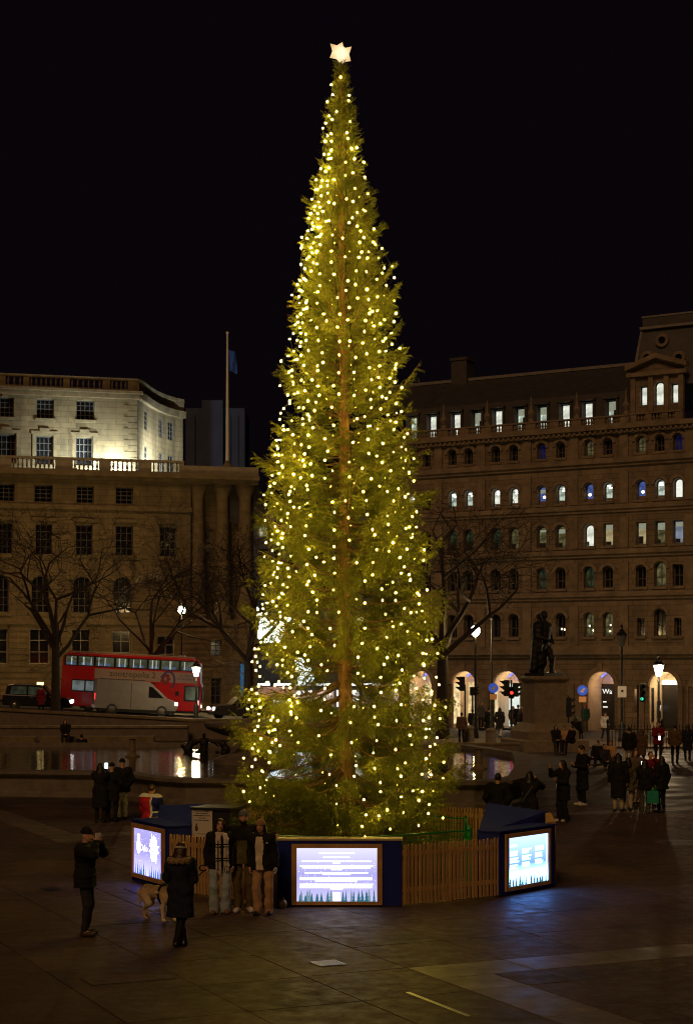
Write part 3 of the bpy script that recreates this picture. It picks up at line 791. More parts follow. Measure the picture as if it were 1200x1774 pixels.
for s in (pa + .2, sR(1126.5), sR(1153.5), pb - .2): MB().box(s - .16, s + .16, -.1, .045, zb1 + .1, pz - .46).build('pilaster', M_stoneRT, RB)
balustrade(RB, pa, pb, -.15, zb0, zb1 + .05, [(pa, pa + .5), (sR(1125) - .2, sR(1125) + .2), (sR(1153) - .2, sR(1153) + .2), (pb - .5, pb)], M_stoneRT, pitch=.2, width=.26)
m = MB(); ta, tb = sR(1096) - .42, sR(1230) - .42; k_ = .7
zt0, zt1 = pz - 1.0, FR.z(1108, 563)
base = [(ta, .8), (tb, .8), (tb, 7), (ta, 7)]; top = [(ta + k_ * .55, 1.7), (tb - k_ * .5, 1.7), (tb - k_ * .5, 6), (ta + k_ * .55, 6)]
m.add([(x, y, zt0) for x, y in base] + [(x, y, zt1) for x, y in top], [(0, 1, 5, 4), (1, 2, 6, 5), (2, 3, 7, 6), (3, 0, 4, 7), (4, 5, 6, 7)])
m.build('tower_roof', M_mans, RB)
MB().box(ta + .3, tb - .3, 1.45, 6.3, zt1, zt1 + .16).build('tower_cornice', M_lead, RB)
MB().box(ta + .45, tb - .45, 1.6, 6.1, zt1 + .162, zt1 + .75).build('tower_cap', M_mans, RB)
MB().box(ta + .4, tb - .4, 1.55, 6.2, zt1 + .752, zt1 + .86).build('tower_cap_rail', M_lead, RB)
m = MB().tube([(ta - .02, .78, zt0), (ta + k_ * .55 - .02, 1.68, zt1)], .09, 6); m.build('tower_hip', M_lead, RB)
for (xx, yy) in ((1148, 590), (1124, 622), (1180, 622)):
    s = sR(xx) - .55; z = FR.z(xx, yy - 8); f = (z - zt0) / (zt1 - zt0); yd = .8 + .9 * f
    o = MB().lathe([(.24, -.05), (.24, .22), (.42, .22), (.46, .0), (.46, -.25)], 20).build('round_window', M_stoneRT, RB, (s, yd - .06, z)); o.rotation_euler = (R(90), 0, 0)
    MB().lathe([(.235, .02), (.235, .06), (.01, .06)], 16).build('pane', M_darkglass, o)
# body behind the facade
MB().box(R0, R1, .85, 12, zsp, ztopR + .2).build('core', M_stoneRT, RB)
# ground-floor arcade with lit recesses
arc = [(803, 46), (877, 51), (955, 50), (1040, 51), (1148, 53), (1225, 53), (727, 46)]
ah = []
zA = zr_(1163)
for c, wp in arc:
    s = sR(c); wd = wp * FR.d(c) / F_PX / math.cos(R(0)) * .98
    ah.append((s, wd))
panel('arcade_wall', RB, rect(R0, R1, -.3, zsp), [archp(s - wd / 2, s + wd / 2, .12, zA, 12) for s, wd in ah] + [rect(sR(1098), sR(1112), zr_(1233), zr_(1193))], M_stoneR, 0, 2.4)
for i, (s, wd) in enumerate(ah):
    m = MB(); r = wd / 2; n = 14; vs = []; fs = []
    for k in range(n + 1):
        a = math.pi * k / n
        for ro, yy in ((r + .02, -.003), (r + .02, -.12), (r + .3, -.12), (r + .3, -.003)): vs.append((s + ro * math.cos(a), yy, zA - r + ro * math.sin(a)))
    for k in range(n):
        for q in range(3): fs.append((k * 4 + q, k * 4 + q + 1, k * 4 + q + 5, k * 4 + q + 4))
    m.add(vs, fs); m.build('arch_moulding', M_stoneRT, RB)
    MB().box(s - .16, s + .16, -.2, -.002, zA + .02, zA + .5).build('keystone', M_stoneRT, RB)
    for e in (-1, 1): MB().box(s + e * (r + .48) - .2, s + e * (r + .48) + .2, -.16, -.002, .1, zA - r + .1).build('pilaster', M_stoneRT, RB)
for c, wp in arc[:0]: pass
M_shop = glow('shop interior', (1.0, .74, .36), 1.1, var=.55, vscale=2.2)
M_shopc = glow('cool shop interior', (.86, .95, .85), .95, var=.15, vscale=1.5)
M_dkwall = mat('dark shopfront', (.02, .02, .022), .3)
M_bluv = glow('blue uplight', (.10, .16, 1.0), 2.2)
M_signw = glow('lit sign letters', (.95, .93, .85), 1.2)
def recess(i, kind, power, col=(1, .62, .30)):
    s, wd = ah[i]; r = wd / 2
    back = {'shop': M_shop, 'cool': M_shopc, 'dark': M_dkwall, 'door': M_dkwall}[kind]
    MB().box(s - r - .1, s + r + .1, 2.38, 2.5, .1, zA + .1).build('recess_wall', M_cream, RB)
    MB().box(s - r + .05, s + r - .05, 2.33, 2.375, .14, zA - r * .9).build('shop_window' if kind in ('shop', 'cool') else 'shopfront', back, RB)
    m = MB(); pr_ = [(s - r + .015, .13)] + [(s - (r - .015) * math.cos(math.pi * k / 14), zA - r + (r - .015) * math.sin(math.pi * k / 14)) for k in range(15)] + [(s + r - .015, .13)]
    m.add([(x, .1, z) for x, z in pr_] + [(x, 2.37, z) for x, z in pr_], [(k, k + 1, k + 1 + len(pr_), k + len(pr_)) for k in range(len(pr_) - 1)])
    m.build('vault_lining', M_cream, RB)
    xl = s - r + .018
    if kind == 'shop': MB().box(xl, xl + .03, .2, 1.1, .4, zA - r * .95).build('side_window', M_shop, RB)
    if kind == 'cool': MB().box(xl, xl + .03, .15, .6, .4, zA - r * .95).build('side_window', M_shop, RB)
    if kind == 'dark': MB().box(s - r + .05, s + r - .05, 2.28, 2.328, zA - r * .88, zA - r * .75).build('shopfront_lintel', M_cream, RB)
    if kind != 'door':
        m = MB(); vs = []; fs = []
        for k in range(9):
            a = math.pi * (.46 + .34 * k / 8)
            for yy in (1.75, 2.15): vs.append((s + (r - .03) * math.cos(a), yy, zA - r + (r - .03) * math.sin(a)))
        for k in range(8): fs.append((2 * k, 2 * k + 1, 2 * k + 3, 2 * k + 2))
        m.add(vs, fs); m.build('vault_uplight', M_bluv, RB)
    lamp('recess_lamp', RB, (s + r * .2, 1.1, zA - r * .8), col, power, .08)
recess(0, 'shop', 55); recess(1, 'cool', 60); recess(2, 'cool', 40); recess(3, 'dark', 34); recess(4, 'door', 85, (1, .68, .34)); recess(5, 'shop', 40); recess(6, 'shop', 40)
def text(name, body, parent, loc, size, M, rot=(R(90), 0, 0), ext=.004, align='CENTER', sx=1.0):
    c = bpy.data.curves.new(name, 'FONT'); c.body = body; c.size = size; c.extrude = ext; c.align_x = align; c.align_y = 'CENTER'; c.resolution_u = 2
    tmp = bpy.data.objects.new(name + '_curve', c); me = bpy.data.meshes.new_from_object(tmp); bpy.data.objects.remove(tmp); bpy.data.curves.remove(c)
    me.name = name; me.materials.clear(); me.materials.append(M)
    o = link(name, me, parent, loc); o.rotation_euler = rot; o.scale = (sx, 1, 1)
    return o
s, wd = ah[4]; r = wd / 2; xl = s - r + .018
MB().box(xl, xl + .02, .45, .85, .75, zA - r - .05).lathe([(.2, 0), (.2, .02)], 16, (0, 0, 0)).build('arched_niche', M_dkwall, RB) if False else MB().box(xl, xl + .02, .40, .85, .75, zA - r - .1).build('wall_niche', M_dkwall, RB)
MB().box(s - r + .06, s + r - .06, 2.24, 2.327, zA - r * .9, zA - r * .62).build('lobby_light', M_fitw, RB)
pb_ = MB().box(xl, xl + .02, 1.35, 2.1, .95, 2.05).build('poster', M_dkwall, RB)
text('lettering', 'W', pb_, (xl + .028, 1.72, 1.55), .60, M_signw, rot=(R(90), 0, R(90)))
s3, wd3 = ah[3]; r3 = wd3 / 2
text('lettering', 'Wa', RB, (s3 - .48, 2.31, zr_(1199)), .46, M_signw)
for yy, ww in ((1218, .24), (1227, .32)): MB().box(s3 - .78, s3 - .78 + ww, 2.31, 2.325, zr_(yy), zr_(yy) + .07).build('notice_strip', M_signw, RB)
MB().box(sR(1097), sR(1113), .5, .6, zr_(1235), zr_(1191)).build('lit_niche', M_cream, RB)
lamp('recess_lamp', RB, (sR(1105), .25, zr_(1197)), (1, .72, .42), 5, .05)

# ---- the street behind the tree: far lit facade, shop awning, hanging decorations
FS = thing('street_terrace', 'pale lit shop terrace glimpsed through the lower left of the Christmas tree', 'building', (-10.4, 156, 0))
M_fs = mat('grey stucco', (.13, .12, .125), .85, var=.2, vscale=.6)
zz = lambda y, d=156: H_CAM - (y - 1150) * d / F_PX
fx = lambda x, d=156: (x - 600) / F_PX * d + 10.4
hs = [];
for cx in (430, 456, 482, 508, 534, 560, 586, 612, 640, 668, 696):
    for y0, y1 in ((1005, 1030), (950, 985), (900, 930)): hs.append(rect(fx(cx) - .42, fx(cx) + .42, zz(y1), zz(y0)))
panel('wall', FS, rect(fx(414), fx(716), -.2, zz(885)), hs, M_fs, 0, .3)
for h_i, h in enumerate(hs): window(FS, (h[0][0] + h[1][0]) / 2, h[0][1], h[1][0] - h[0][0], h[2][1] - h[0][1], False, P_cool if h_i in (0, 1, 5, 29, 30) else M_darkglass, .25, M_frame, 1, 2)
MB().box(fx(414), fx(716), -.4, .01, zz(1038), zz(1032)).build('string_course', M_fs, FS)
M_sh1 = glow('white shop window', (.95, 1.0, .98), 2.6, var=.4, vscale=.8)
M_sh2 = glow('pinkish shop window', (.85, .62, .52), .75, var=.4, vscale=.8)
for a, b, M_ in ((440, 470, M_sh2), (473, 506, M_sh1), (510, 540, M_sh1), (545, 578, M_sh2), (583, 622, M_sh1), (628, 690, M_sh2)):
    MB().box(fx(a), fx(b), -.06, -.004, zz(1232), zz(1196)).build('shop_window', M_, FS)
    MB().box(fx(a), fx(b), -.3, -.1, zz(1192), zz(1182)).build('shop_fascia', M_dkwall, FS)
    MB().box(fx(a) + .1, fx(b) - .1, -.34, -.302, zz(1187.5), zz(1184)).build('fascia_light', M_sh1, FS)
def aw(x0, x1, y, label, col):
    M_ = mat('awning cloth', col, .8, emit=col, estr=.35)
    t = thing('shop_awning', label, 'awning', W((x0 + x1) / 2, y, 153.5))
    hw = (x1 - x0) / 2 / F_PX * 153.5
    m = MB(); m.add([(-hw, -1.4, -.5), (hw, -1.4, -.5), (hw, 2.2, .5), (-hw, 2.2, .5), (-hw, -1.4, -.62), (hw, -1.4, -.62), (hw, 2.2, .42), (-hw, 2.2, .42)], [(0, 1, 2, 3), (7, 6, 5, 4), (0, 4, 5, 1), (1, 5, 6, 2), (3, 2, 6, 7), (0, 3, 7, 4)]); m.build('canopy', M_, t)
    for e in (-hw, hw): MB().tube([(e, -1.35, -.55), (e, 2.2, -.5)], .03, 5).build('strut', M_iron, t)
aw(447, 512, 1200, 'salmon pink shop awning behind the lower left of the tree', (.62, .30, .20))
# big hanging light decorations over the street
M_dec = glow('cold white decoration', (.80, .97, 1.0), 7)
M_decy = glow('soft white decoration', (.95, 1.0, .80), 4)
M_blu = glow('blue light panel', (.02, .20, .42), .55, var=.4, vscale=.7)
def deco(pts, d, label, M_, r=.34):
    c = W(*pts[0], d); t = thing('street_decoration', label, 'light decoration', c, 0, 'Christmas lights over the street')
    q = [W(x, y, d) - c for x, y in pts]
    MB().tube([p + Vector((0, .1, .12)) for p in q], .035, 5).build('wire', M_iron, t)
    b = MB().ball((0, 0, 0), (r, r * .8, r), 10, 7).mesh('lamp_globe', M_, smooth=True)
    for p in q: link('lamp_globe', b, t, p)
deco([(420, 1040), (428, 1043), (436, 1049), (443, 1056), (449, 1064), (456, 1072)], 140, 'string of pale white lights sloping down beside the bare tree left of the spruce', M_decy, .26)
deco([(417, 1085), (425, 1086), (432, 1090)], 141, 'three cold white lamps in a row low at the left edge of the spruce', M_dec, .28)
deco([(454, 1098), (463, 1096), (472, 1094), (481, 1096), (470, 1103), (461, 1104), (478, 1104), (458, 1083), (483, 1086)], 142, 'large cluster of cold white lamps glowing through the left of the spruce', M_dec, .5)
deco([(500, 1073), (510, 1077), (522, 1083), (534, 1086)], 143, 'short run of cold white lamps behind the left middle of the spruce', M_dec, .22)
deco([(520, 1160), (527, 1170), (532, 1163), (524, 1178), (536, 1174), (519, 1148)], 144, 'tangle of white lamps glowing low behind the middle of the spruce', M_dec, .42)
deco([(620, 1082), (624, 1074), (618, 1090)], 145, 'few white lamps just right of the spruce trunk', M_decy, .3)
t = thing('lit_kiosk_sign', 'tall blue lit advertising column at the left edge of the spruce', 'sign', W(424, 1200, 136)); t.location.z = road_z(-8) + .1
MB().box(-.34, .34, -.2, .2, .3, 3.6).build('sign_face', M_blu, t); MB().box(-.4, .4, -.25, .25, 0, .298).build('sign_base', M_iron, t); MB().box(-.4, .4, -.25, .25, 3.602, 3.75).build('sign_cap', M_iron, t)
# ------------------------------------------------------------------ the Christmas tree
D_T = 34.3; PXM = F_PX / D_T
tz = lambda y: H_CAM + (1150 - y) / PXM
TX = (601 - 600) / PXM
prof_y = [120, 150, 200, 250, 300, 400, 500, 600, 700, 800, 900, 1000, 1100, 1200, 1300, 1400, 1440]
prof_w = [7, 19, 34, 41, 50, 74, 95, 109, 119, 138, 150, 161, 176, 184, 193, 186, 165]
pz_ = [tz(y) for y in prof_y][::-1]; pw_ = [v / PXM for v in prof_w][::-1]
Rz = lambda z: float(np.interp(z, pz_, pw_))
TOP = tz(104)
lean = lambda z: -(z) / TOP * 11 / PXM
TREE = thing('christmas_tree', 'very tall slender spruce Christmas tree covered in warm white lights, inside the picket enclosure', 'tree', (TX, D_T, 0))
M_trunk = mat('spruce bark', (0.27, 0.145, 0.06), 0.9, var=.35, vscale=6, bump=.6, bscale=14, stretch=(1, 1, .35))
m = MB(); pts = []; rad = []
for k in range(25):
    z = TOP * k / 24 * .985; pts.append((lean(z) + .02 * math.sin(z * .9), .02 * math.cos(z * .7), z)); rad.append(.165 * (1 - (z / TOP)) ** .85 + .014)
m.tube(pts, rad, 12); m.build('trunk', M_trunk, TREE, smooth=True)
def tree_crown():
    nv, nf, wv, wf = [], [], [], []
    twigs_a, twigs_b, ups = [], [], []
    wood = MB()
    z = 0.75; wi = 0
    while z < TOP - .12:
        r = Rz(z); nb = int(6 + 3 * min(1, r / 1.2) + (z < 12))
        az0 = random.uniform(0, 6.28); f = z / TOP
        wr = random.uniform(.93, 1.05)
        for b in range(nb):
            az = az0 + 6.283 * b / nb + random.uniform(-.3, .3)
            dx, dy = math.cos(az), math.sin(az)
            L = max(.10, r * wr * random.uniform(.72, 1.04) + float(np.interp(f, [0, .15, .3, .45, .58, .75, 1], [.20, .17, .08, -.03, -.17, -.17, -.14])))
            if random.random() < .05 and z > 2: L *= random.uniform(1.08, 1.2)
            toward = -dy                                     # facing the viewers' side of the square
            sparse = 1.0
            if toward > .86 and 3.2 < z < 13.6:
                if random.random() < .55: L *= random.uniform(.3, .6)
                sparse = .6
            if dx < -.1 and 2.6 < z < 6.6 and random.random() < .62: sparse = .42; L *= random.uniform(.85, 1.05)
            if f > .55: a0, a1 = random.uniform(.35, .75), random.uniform(.1, .4)
            elif f > .25: a0, a1 = random.uniform(-.1, .25), random.uniform(.05, .35)
            else: a0, a1 = random.uniform(-.45, -.05), random.uniform(.1, .35)
            z0 = z + random.uniform(-.1, .1)
            bx, by = lean(z0), 0
            lat = random.uniform(-.15, .15)
            def P(t):
                return np.array([bx + dx * L * t - dy * lat * L * t * t, by + dy * L * t + dx * lat * L * t * t, z0 + L * (a0 * t + a1 * t * t - (0.10 if f < .6 else 0) * math.sin(t * 3.1))])
            n = 6
            rr = .008 + .011 * L
            wood.tube([P(k / n) for k in range(n + 1)], [rr * (1 - .85 * k / n) for k in range(n + 1)], 4, 0, False)
            step = .052
            nt = max(3, int(L / step))
            t0 = .28 if f < .8 else .06
            for k in range(nt):
                t = t0 + (1.0 - t0) * (k + random.random() * .7) / nt
                if random.random() > sparse: continue
                p = P(t); q = P(min(1.02, t + .05)) - P(max(0, t - .05)); q /= np.linalg.norm(q) + 1e-9
                side = np.cross(q, [0, 0, 1.0]); side /= np.linalg.norm(side) + 1e-9
                for sgn in (-1, 1):
                    tl = (.12 + .22 * L * (1.1 - t) ** .5 * min(1, t * 2.6)) * random.uniform(.55, 1.25)
                    tl = min(tl, .52)
                    ang = random.uniform(.6, 1.0)
                    droop = random.uniform(-.1, .3) if f > .66 else random.uniform(.3, 1.5) if f < .42 else random.uniform(.1, .9)
                    dvec = q * math.cos(ang) + side * sgn * math.sin(ang) + np.array([0, 0, -droop + .15])
                    dvec /= np.linalg.norm(dvec)
                    twigs_a.append(p); twigs_b.append(p + dvec * tl + np.array([0, 0, -.12 * tl * droop]))
            # leading tip
            p = P(.9); e = P(1.0) + (P(1.0) - P(.93)); twigs_a.append(p); twigs_b.append(e)
        z += max(.095, .37 * (1 - f) ** .6 * random.uniform(.7, 1.1)); wi += 1
    # short sprays hugging the trunk top
    for k in range(150):
        zz_ = TOP - random.random() ** 1.4 * 2.4; az = random.uniform(0, 6.28); rr = Rz(zz_) * random.uniform(.5, .95) + .05
        p = np.array([lean(zz_), 0, zz_ - rr * .5]); twigs_a.append(p); twigs_b.append(p + np.array([math.cos(az) * rr, math.sin(az) * rr, rr * random.uniform(.5, 1.0)]))
    A = np.array(twigs_a); B = np.array(twigs_b)
    # split long twigs with side sprigs for a feathery outline
    Ls = np.linalg.norm(B - A, axis=1)
    exA, exB = [A], [B]
    big = np.where(Ls > .16)[0]
    for s_ in (-1, 1):
        for fr in (.35, .6):
            d = (B[big] - A[big]) / Ls[big][:, None]
            sd = np.cross(d, np.array([0, 0, 1.0])); sd /= np.linalg.norm(sd, axis=1)[:, None] + 1e-9
            ln = Ls[big][:, None] * (1 - fr) * rng.uniform(.6, .95, (len(big), 1))
            st = A[big] + (B[big] - A[big]) * fr
            exA.append(st); exB.append(st + (d * .75 + sd * s_ * .62 + np.array([0, 0, -.22])) * ln)
    A = np.concatenate(exA); B = np.concatenate(exB); Ls = np.linalg.norm(B - A, axis=1)
    # needles
    cnt = np.clip((Ls / .0125).astype(int), 5, 34)
    idx = np.repeat(np.arange(len(A)), cnt)
    NT = len(idx)
    t = rng.random(NT)
    d = (B - A)[idx] / Ls[idx][:, None]
    ref = np.where(np.abs(d[:, 2:3]) > .9, np.array([[1.0, 0, 0]]), np.array([[0, 0, 1.0]]))
    u = np.cross(d, ref); u /= np.linalg.norm(u, axis=1)[:, None] + 1e-9; v = np.cross(d, u)
    th = rng.random(NT) * 2 * np.pi
    rad_ = u * np.cos(th)[:, None] + v * np.sin(th)[:, None]
    base = A[idx] + (B - A)[idx] * t[:, None]
    nl = rng.uniform(.028, .048, NT)[:, None]
    tip = base + (d * .72 + rad_ * .70) * nl
    wdir = np.cross(d, rad_) * .0052
    base2 = base + d * .004
    V_ = np.stack([base - wdir, base + wdir, tip], 1).reshape(-1, 3)
    # twig stems as thin needles too
    return V_, wood, len(A)
V_, wood, ntw = tree_crown()
nt_ = len(V_) // 3
me = bpy.data.meshes.new('crown'); me.vertices.add(len(V_)); me.vertices.foreach_set('co', V_.astype(np.float32).ravel())
me.loops.add(len(V_)); me.loops.foreach_set('vertex_index', np.arange(len(V_), dtype=np.int32))
me.polygons.add(nt_); me.polygons.foreach_set('loop_start', np.arange(0, len(V_), 3, dtype=np.int32))
me.update(calc_edges=True)
M_need = mat('spruce needles', (0.168, 0.182, 0.022), 0.6, var=.5, vscale=1.6, spec=.25, detail=3)
_n = M_need.node_tree; _b = _n.nodes['Principled BSDF']; _t = _n.nodes.new('ShaderNodeBsdfTranslucent'); _m = _n.nodes.new('ShaderNodeMixShader'); _m.inputs[0].default_value = .26
_src = _b.inputs['Base Color'].links[0].from_socket
_n.links.new(_src, _t.inputs[0]); _n.links.new(_b.outputs[0], _m.inputs[1]); _n.links.new(_t.outputs[0], _m.inputs[2]); _n.links.new(_m.outputs[0], _n.nodes['Material Output'].inputs[0])
me.materials.append(M_need)
link('crown', me, TREE)
wood.build('boughs', mat('bough bark', (.16, .095, .04), .9, var=.3, vscale=6), TREE)
print('tree twigs', ntw, 'needles', nt_)

# star on top
M_star = glow('star paper', (1.0, .72, .34), 1.0, var=.25, vscale=4)
_n = M_star.node_tree; _N = _n.nodes; _tc = _N.new('ShaderNodeTexCoord'); _vl = _N.new('ShaderNodeVectorMath'); _vl.operation = 'LENGTH'; _rp = _N.new('ShaderNodeValToRGB')
_n.links.new(_tc.outputs['Object'], _vl.inputs[0]); _n.links.new(_vl.outputs['Value'], _rp.inputs[0]); _n.links.new(_rp.outputs[0], _N['Principled BSDF'].inputs['Emission Color'])
_rp.color_ramp.elements[0].color = (1.6, 1.3, .85, 1); _rp.color_ramp.elements[0].position = .02; _rp.color_ramp.elements[1].color = (.80, .50, .20, 1); _rp.color_ramp.elements[1].position = .24
st = thing('tree_star', 'glowing warm white paper star on the very top of the Christmas tree', 'star', W(590, 93, D_T))
sm = MB()
def star_pts(n=5, ro=.25, ri=.15, rot=.0): return [((ro if k % 2 == 0 else ri) * math.sin(math.pi * k / n + rot), (ro if k % 2 == 0 else ri) * math.cos(math.pi * k / n + rot)) for k in range(2 * n)]
def puffy(rotz, rot, off):
    m = MB(); p = star_pts(rot=rot); vs = [(x, 0, z) for x, z in p] + [(0, -.10, 0), (0, .10, 0)]; n = len(p)
    fs = [(i, (i + 1) % n, n) for i in range(n)] + [((i + 1) % n, i, n + 1) for i in range(n)]
    Mx = Matrix.Translation(off) @ Matrix.Rotation(rotz, 4, 'Z'); m.add([Mx @ Vector(q) for q in vs], fs); return m
puffy(R(28), .35, Vector((-.04, 0, .02))).build('star_body', M_star, st)
puffy(R(-35), -.25, Vector((.05, .06, -.01))).build('star_body', M_star, st)
MB().tube([(0, .02, -.35), (0, .02, .0)], .02, 6).build('star_stem', M_iron, st)

# light strings
M_bulbs = [glow('warm white bulb', (1.0, .68, .10), s) for s in (270, 165, 75)]
M_wire = mat('dark green cable', (.01, .02, .01), .6)
bm_ = bmesh.new(); bmesh.ops.create_icosphere(bm_, subdivisions=1, radius=.018); bmes = []
for M_ in M_bulbs: bme = bpy.data.meshes.new('bulb'); bm_.to_mesh(bme); bme.materials.append(M_); bmes.append(bme)
bm_.free()
strings = [  # azimuth seen from the front: 0 = towards the camera, + = right; top y, bottom y, pitch, radial factor
    (-83, 330, 1395, .175, .93), (-62, 150, 1375, .18, .92), (-47, 240, 1300, .165, .90), (-30, 200, 1285, .18, .90), (-12, 320, 1430, .36, .80),
    (9, 250, 1440, .38, .80), (24, 140, 1440, .25, .88), (40, 380, 1420, .235, .90), (57, 260, 1430, .27, .92), (80, 430, 1415, .27, .93),
    (112, 420, 1380, .34, .9), (140, 330, 1380, .36, .9), (170, 420, 1380, .36, .9), (-165, 300, 1380, .36, .9), (-138, 400, 1380, .36, .9), (-110, 360, 1380, .34, .9)]
where = ['outermost left string of warm white tree lights, along the left edge of the spruce', 'second string of tree lights from the left edge of the spruce, starting near its top',
         'third string of tree lights from the left edge, densest and brightest on the spruce', 'string of tree lights left of the trunk, ending beside the brightest shop lights',
         'sparse string of tree lights just left of the spruce trunk', 'sparse string of tree lights crossing just right of the spruce trunk',
         'string of tree lights right of the trunk, hanging to the green mesh fence', 'string of tree lights midway between trunk and right edge of the spruce',
         'second string of tree lights from the right edge of the spruce', 'outermost right string of tree lights, along the right edge of the spruce']
for si, (azd, y0, y1, pitch, rf) in enumerate(strings):
    back = abs(azd) > 100
    zt_ = tz(y0)
    t = thing('light_string', where[si] if si < 10 else 'string of warm white lights hanging down the far side of the Christmas tree', 'string lights', (TX + lean(zt_), D_T, zt_), 0, 'light strings hung down the Christmas tree' if not back else 'light strings on the far side of the Christmas tree')
    org = Vector((TX + lean(zt_), D_T, zt_)); pts = []
    z = zt_; ph = random.uniform(0, 6)
    while z > tz(y1):
        a = R(azd + 5 * math.sin(z * 1.3 + ph)) ; rr = Rz(z) * rf * random.uniform(.76, 1.02)
        pts.append(Vector((TX + lean(z) + rr * math.sin(a), D_T - rr * math.cos(a), z)) - org + Vector((random.uniform(-.06, .06), random.uniform(-.05, .05), 0)))
        z -= pitch * random.uniform(.55, 1.4) * (.95 + .55 * max(0, z / TOP - .55))
    MB().tube(pts, .006, 3, 0, False).build('wire', M_wire, t)
    for p in pts: link('bulb', random.choice((bmes[0], bmes[0], bmes[1], bmes[1], bmes[2])), t, p + Vector((random.uniform(-.03, .03), random.uniform(-.03, .03), random.uniform(-.02, .02))))
# ------------------------------------------------------------------ enclosure: lit boxes, huts, fences
M_blue = mat('dark blue board', (0.016, 0.026, 0.20), 0.85, spec=.15, var=.15, vscale=4, bump=.08, bscale=50)
M_wood = mat('pine', (0.47, 0.29, 0.12), 0.65, var=.3, vscale=3, bump=.2, bscale=18, stretch=(6, 6, 1), objrand=.16)
M_woodf = mat('stained pine frame', (0.52, 0.29, 0.10), 0.6, var=.3, vscale=4, bump=.15, bscale=20)
M_cap = mat('pale timber cap', (0.45, 0.38, 0.26), 0.6, var=.2, vscale=4)
M_green = mat('green coated steel', (0.012, 0.20, 0.05), 0.3, var=.2, vscale=6)
def grad_screen(name, c_top, c_mid, c_bot, H, s):
    m = bpy.data.materials.new(name); m.use_nodes = True; nt = m.node_tree; N = nt.nodes; L = nt.links; b = N['Principled BSDF']
    b.inputs['Base Color'].default_value = (.02, .02, .02, 1); b.inputs['Roughness'].default_value = .3
    tc = N.new('ShaderNodeTexCoord'); sx = N.new('ShaderNodeSeparateXYZ'); L.new(tc.outputs['Object'], sx.inputs[0])
    mr = N.new('ShaderNodeMapRange'); mr.inputs['From Max'].default_value = H; L.new(sx.outputs['Z'], mr.inputs['Value'])
    rp = N.new('ShaderNodeValToRGB'); e = rp.color_ramp.elements; e[0].color = (*c_bot, 1); e[1].color = (*c_top, 1)
    q = rp.color_ramp.elements.new(.5); q.color = (*c_mid, 1); L.new(mr.outputs[0], rp.inputs[0]); L.new(rp.outputs[0], b.inputs['Emission Color'])
    b.inputs['Emission Strength'].default_value = s; return m
M_scr0 = grad_screen('screen print lavender', (.86, .84, 1.0), (.44, .42, .86), (.62, .58, .98), 1.0, 1.05)
M_scr1 = grad_screen('screen print violet', (.46, .42, .85), (.36, .33, .78), (.85, .80, 5.0), 1.0, 1.15)
M_scr2 = grad_screen('screen print blue', (.70, 1.0, 1.4), (.20, .40, .80), (1.0, 3.2, 10.0), 1.0, 1.3)
for _e, _p in zip(sorted(M_scr2.node_tree.nodes['Color Ramp'].color_ramp.elements, key=lambda q: q.position), (.2, .40, 1.0)): _e.position = _p
M_txt = glow('screen white print', (1, .98, 1), 2.6)
M_txt2 = glow('screen blue white print', (.30, .75, 2.6), 4.0)
M_tre = glow('screen teal print', (.03, .20, .27), .75)
M_tre2 = glow('screen pale teal print', (.22, .36, .46), .8)
def spruce_print(m, x, z, w, h, y):
    for k, (a, b, c) in enumerate(((1, 0, .5), (.78, .28, .75), (.5, .55, 1.0))):
        m.add([(x - w / 2 * a, y - k * .0006, z + h * b), (x + w / 2 * a, y - k * .0006, z + h * b), (x, y - k * .0006, z + h * c)], [(0, 1, 2)])
def tree_row(parent, w, y, n, hmin, hmax, seed, skip=None):
    r = random.Random(seed)
    for M_, cnt, yy in ((M_tre2, n, y), (M_tre, n, y - .003)):
        m = MB()
        for k in range(cnt):
            x = .03 + (w - .06) * (k + r.uniform(.2, .8)) / cnt
            if skip and skip[0] < x < skip[1]: continue
            spruce_print(m, x, .0, r.uniform(.05, .09), r.uniform(hmin, hmax), yy)
        o = m.build('tree_print', M_, parent); o['kind'] = 'stuff'
def text_lines(parent, lines, y, M_, h=.02, seed=3):
    """rows of illegible small print: runs of short word bars"""
    r = random.Random(seed); m = MB()
    for (x0, x1, z, hh) in lines:
        x = x0
        while x < x1:
            w_ = min(r.uniform(.02, .075), x1 - x); m.quad((x, y, z), (x + w_, y, z), (x + w_, y, z + hh), (x, y, z + hh)); x += w_ + .008
    o = m.build('small_print', M_, parent); o['kind'] = 'stuff'
def light_box(name, label, A, B, z1, frame, scr, M_s, depth=.36):
    """A,B: ground points of the face, left to right as seen; frame/scr: (s0,s1,z0,z1)"""
    A = Vector(A); B = Vector(B); ang = math.atan2(B.y - A.y, B.x - A.x); Ln = (B - A).length
    t = thing(name, label, 'display box', (A.x, A.y, 0), ang)
    MB().box(0, Ln, 0, depth, .01, z1).build('cabinet', M_blue, t, bevel=.008)
    MB().box(-.02, Ln + .02, -.02, depth + .02, z1 + .001, z1 + .03).build('top_cap', M_cap if 'middle' in label else M_blue, t)
    s0, s1, a, b = frame; q0, q1, c, d = scr
    for nm, bx in (('frame_rail', (s0, s1, a, c)), ('frame_rail', (s0, s1, d, b)), ('frame_stile', (s0, q0, c + .001, d - .001)), ('frame_stile', (q1, s1, c + .001, d - .001))):
        MB().box(bx[0], bx[1], -.045, -.001, bx[2], bx[3]).build(nm, M_woodf, t, bevel=.004)
    sc_ = MB().box(0, q1 - q0, 0, .012, 0, d - c).build('screen', M_s, t, (q0, -.014, c))
    return t, sc_, q1 - q0, d - c
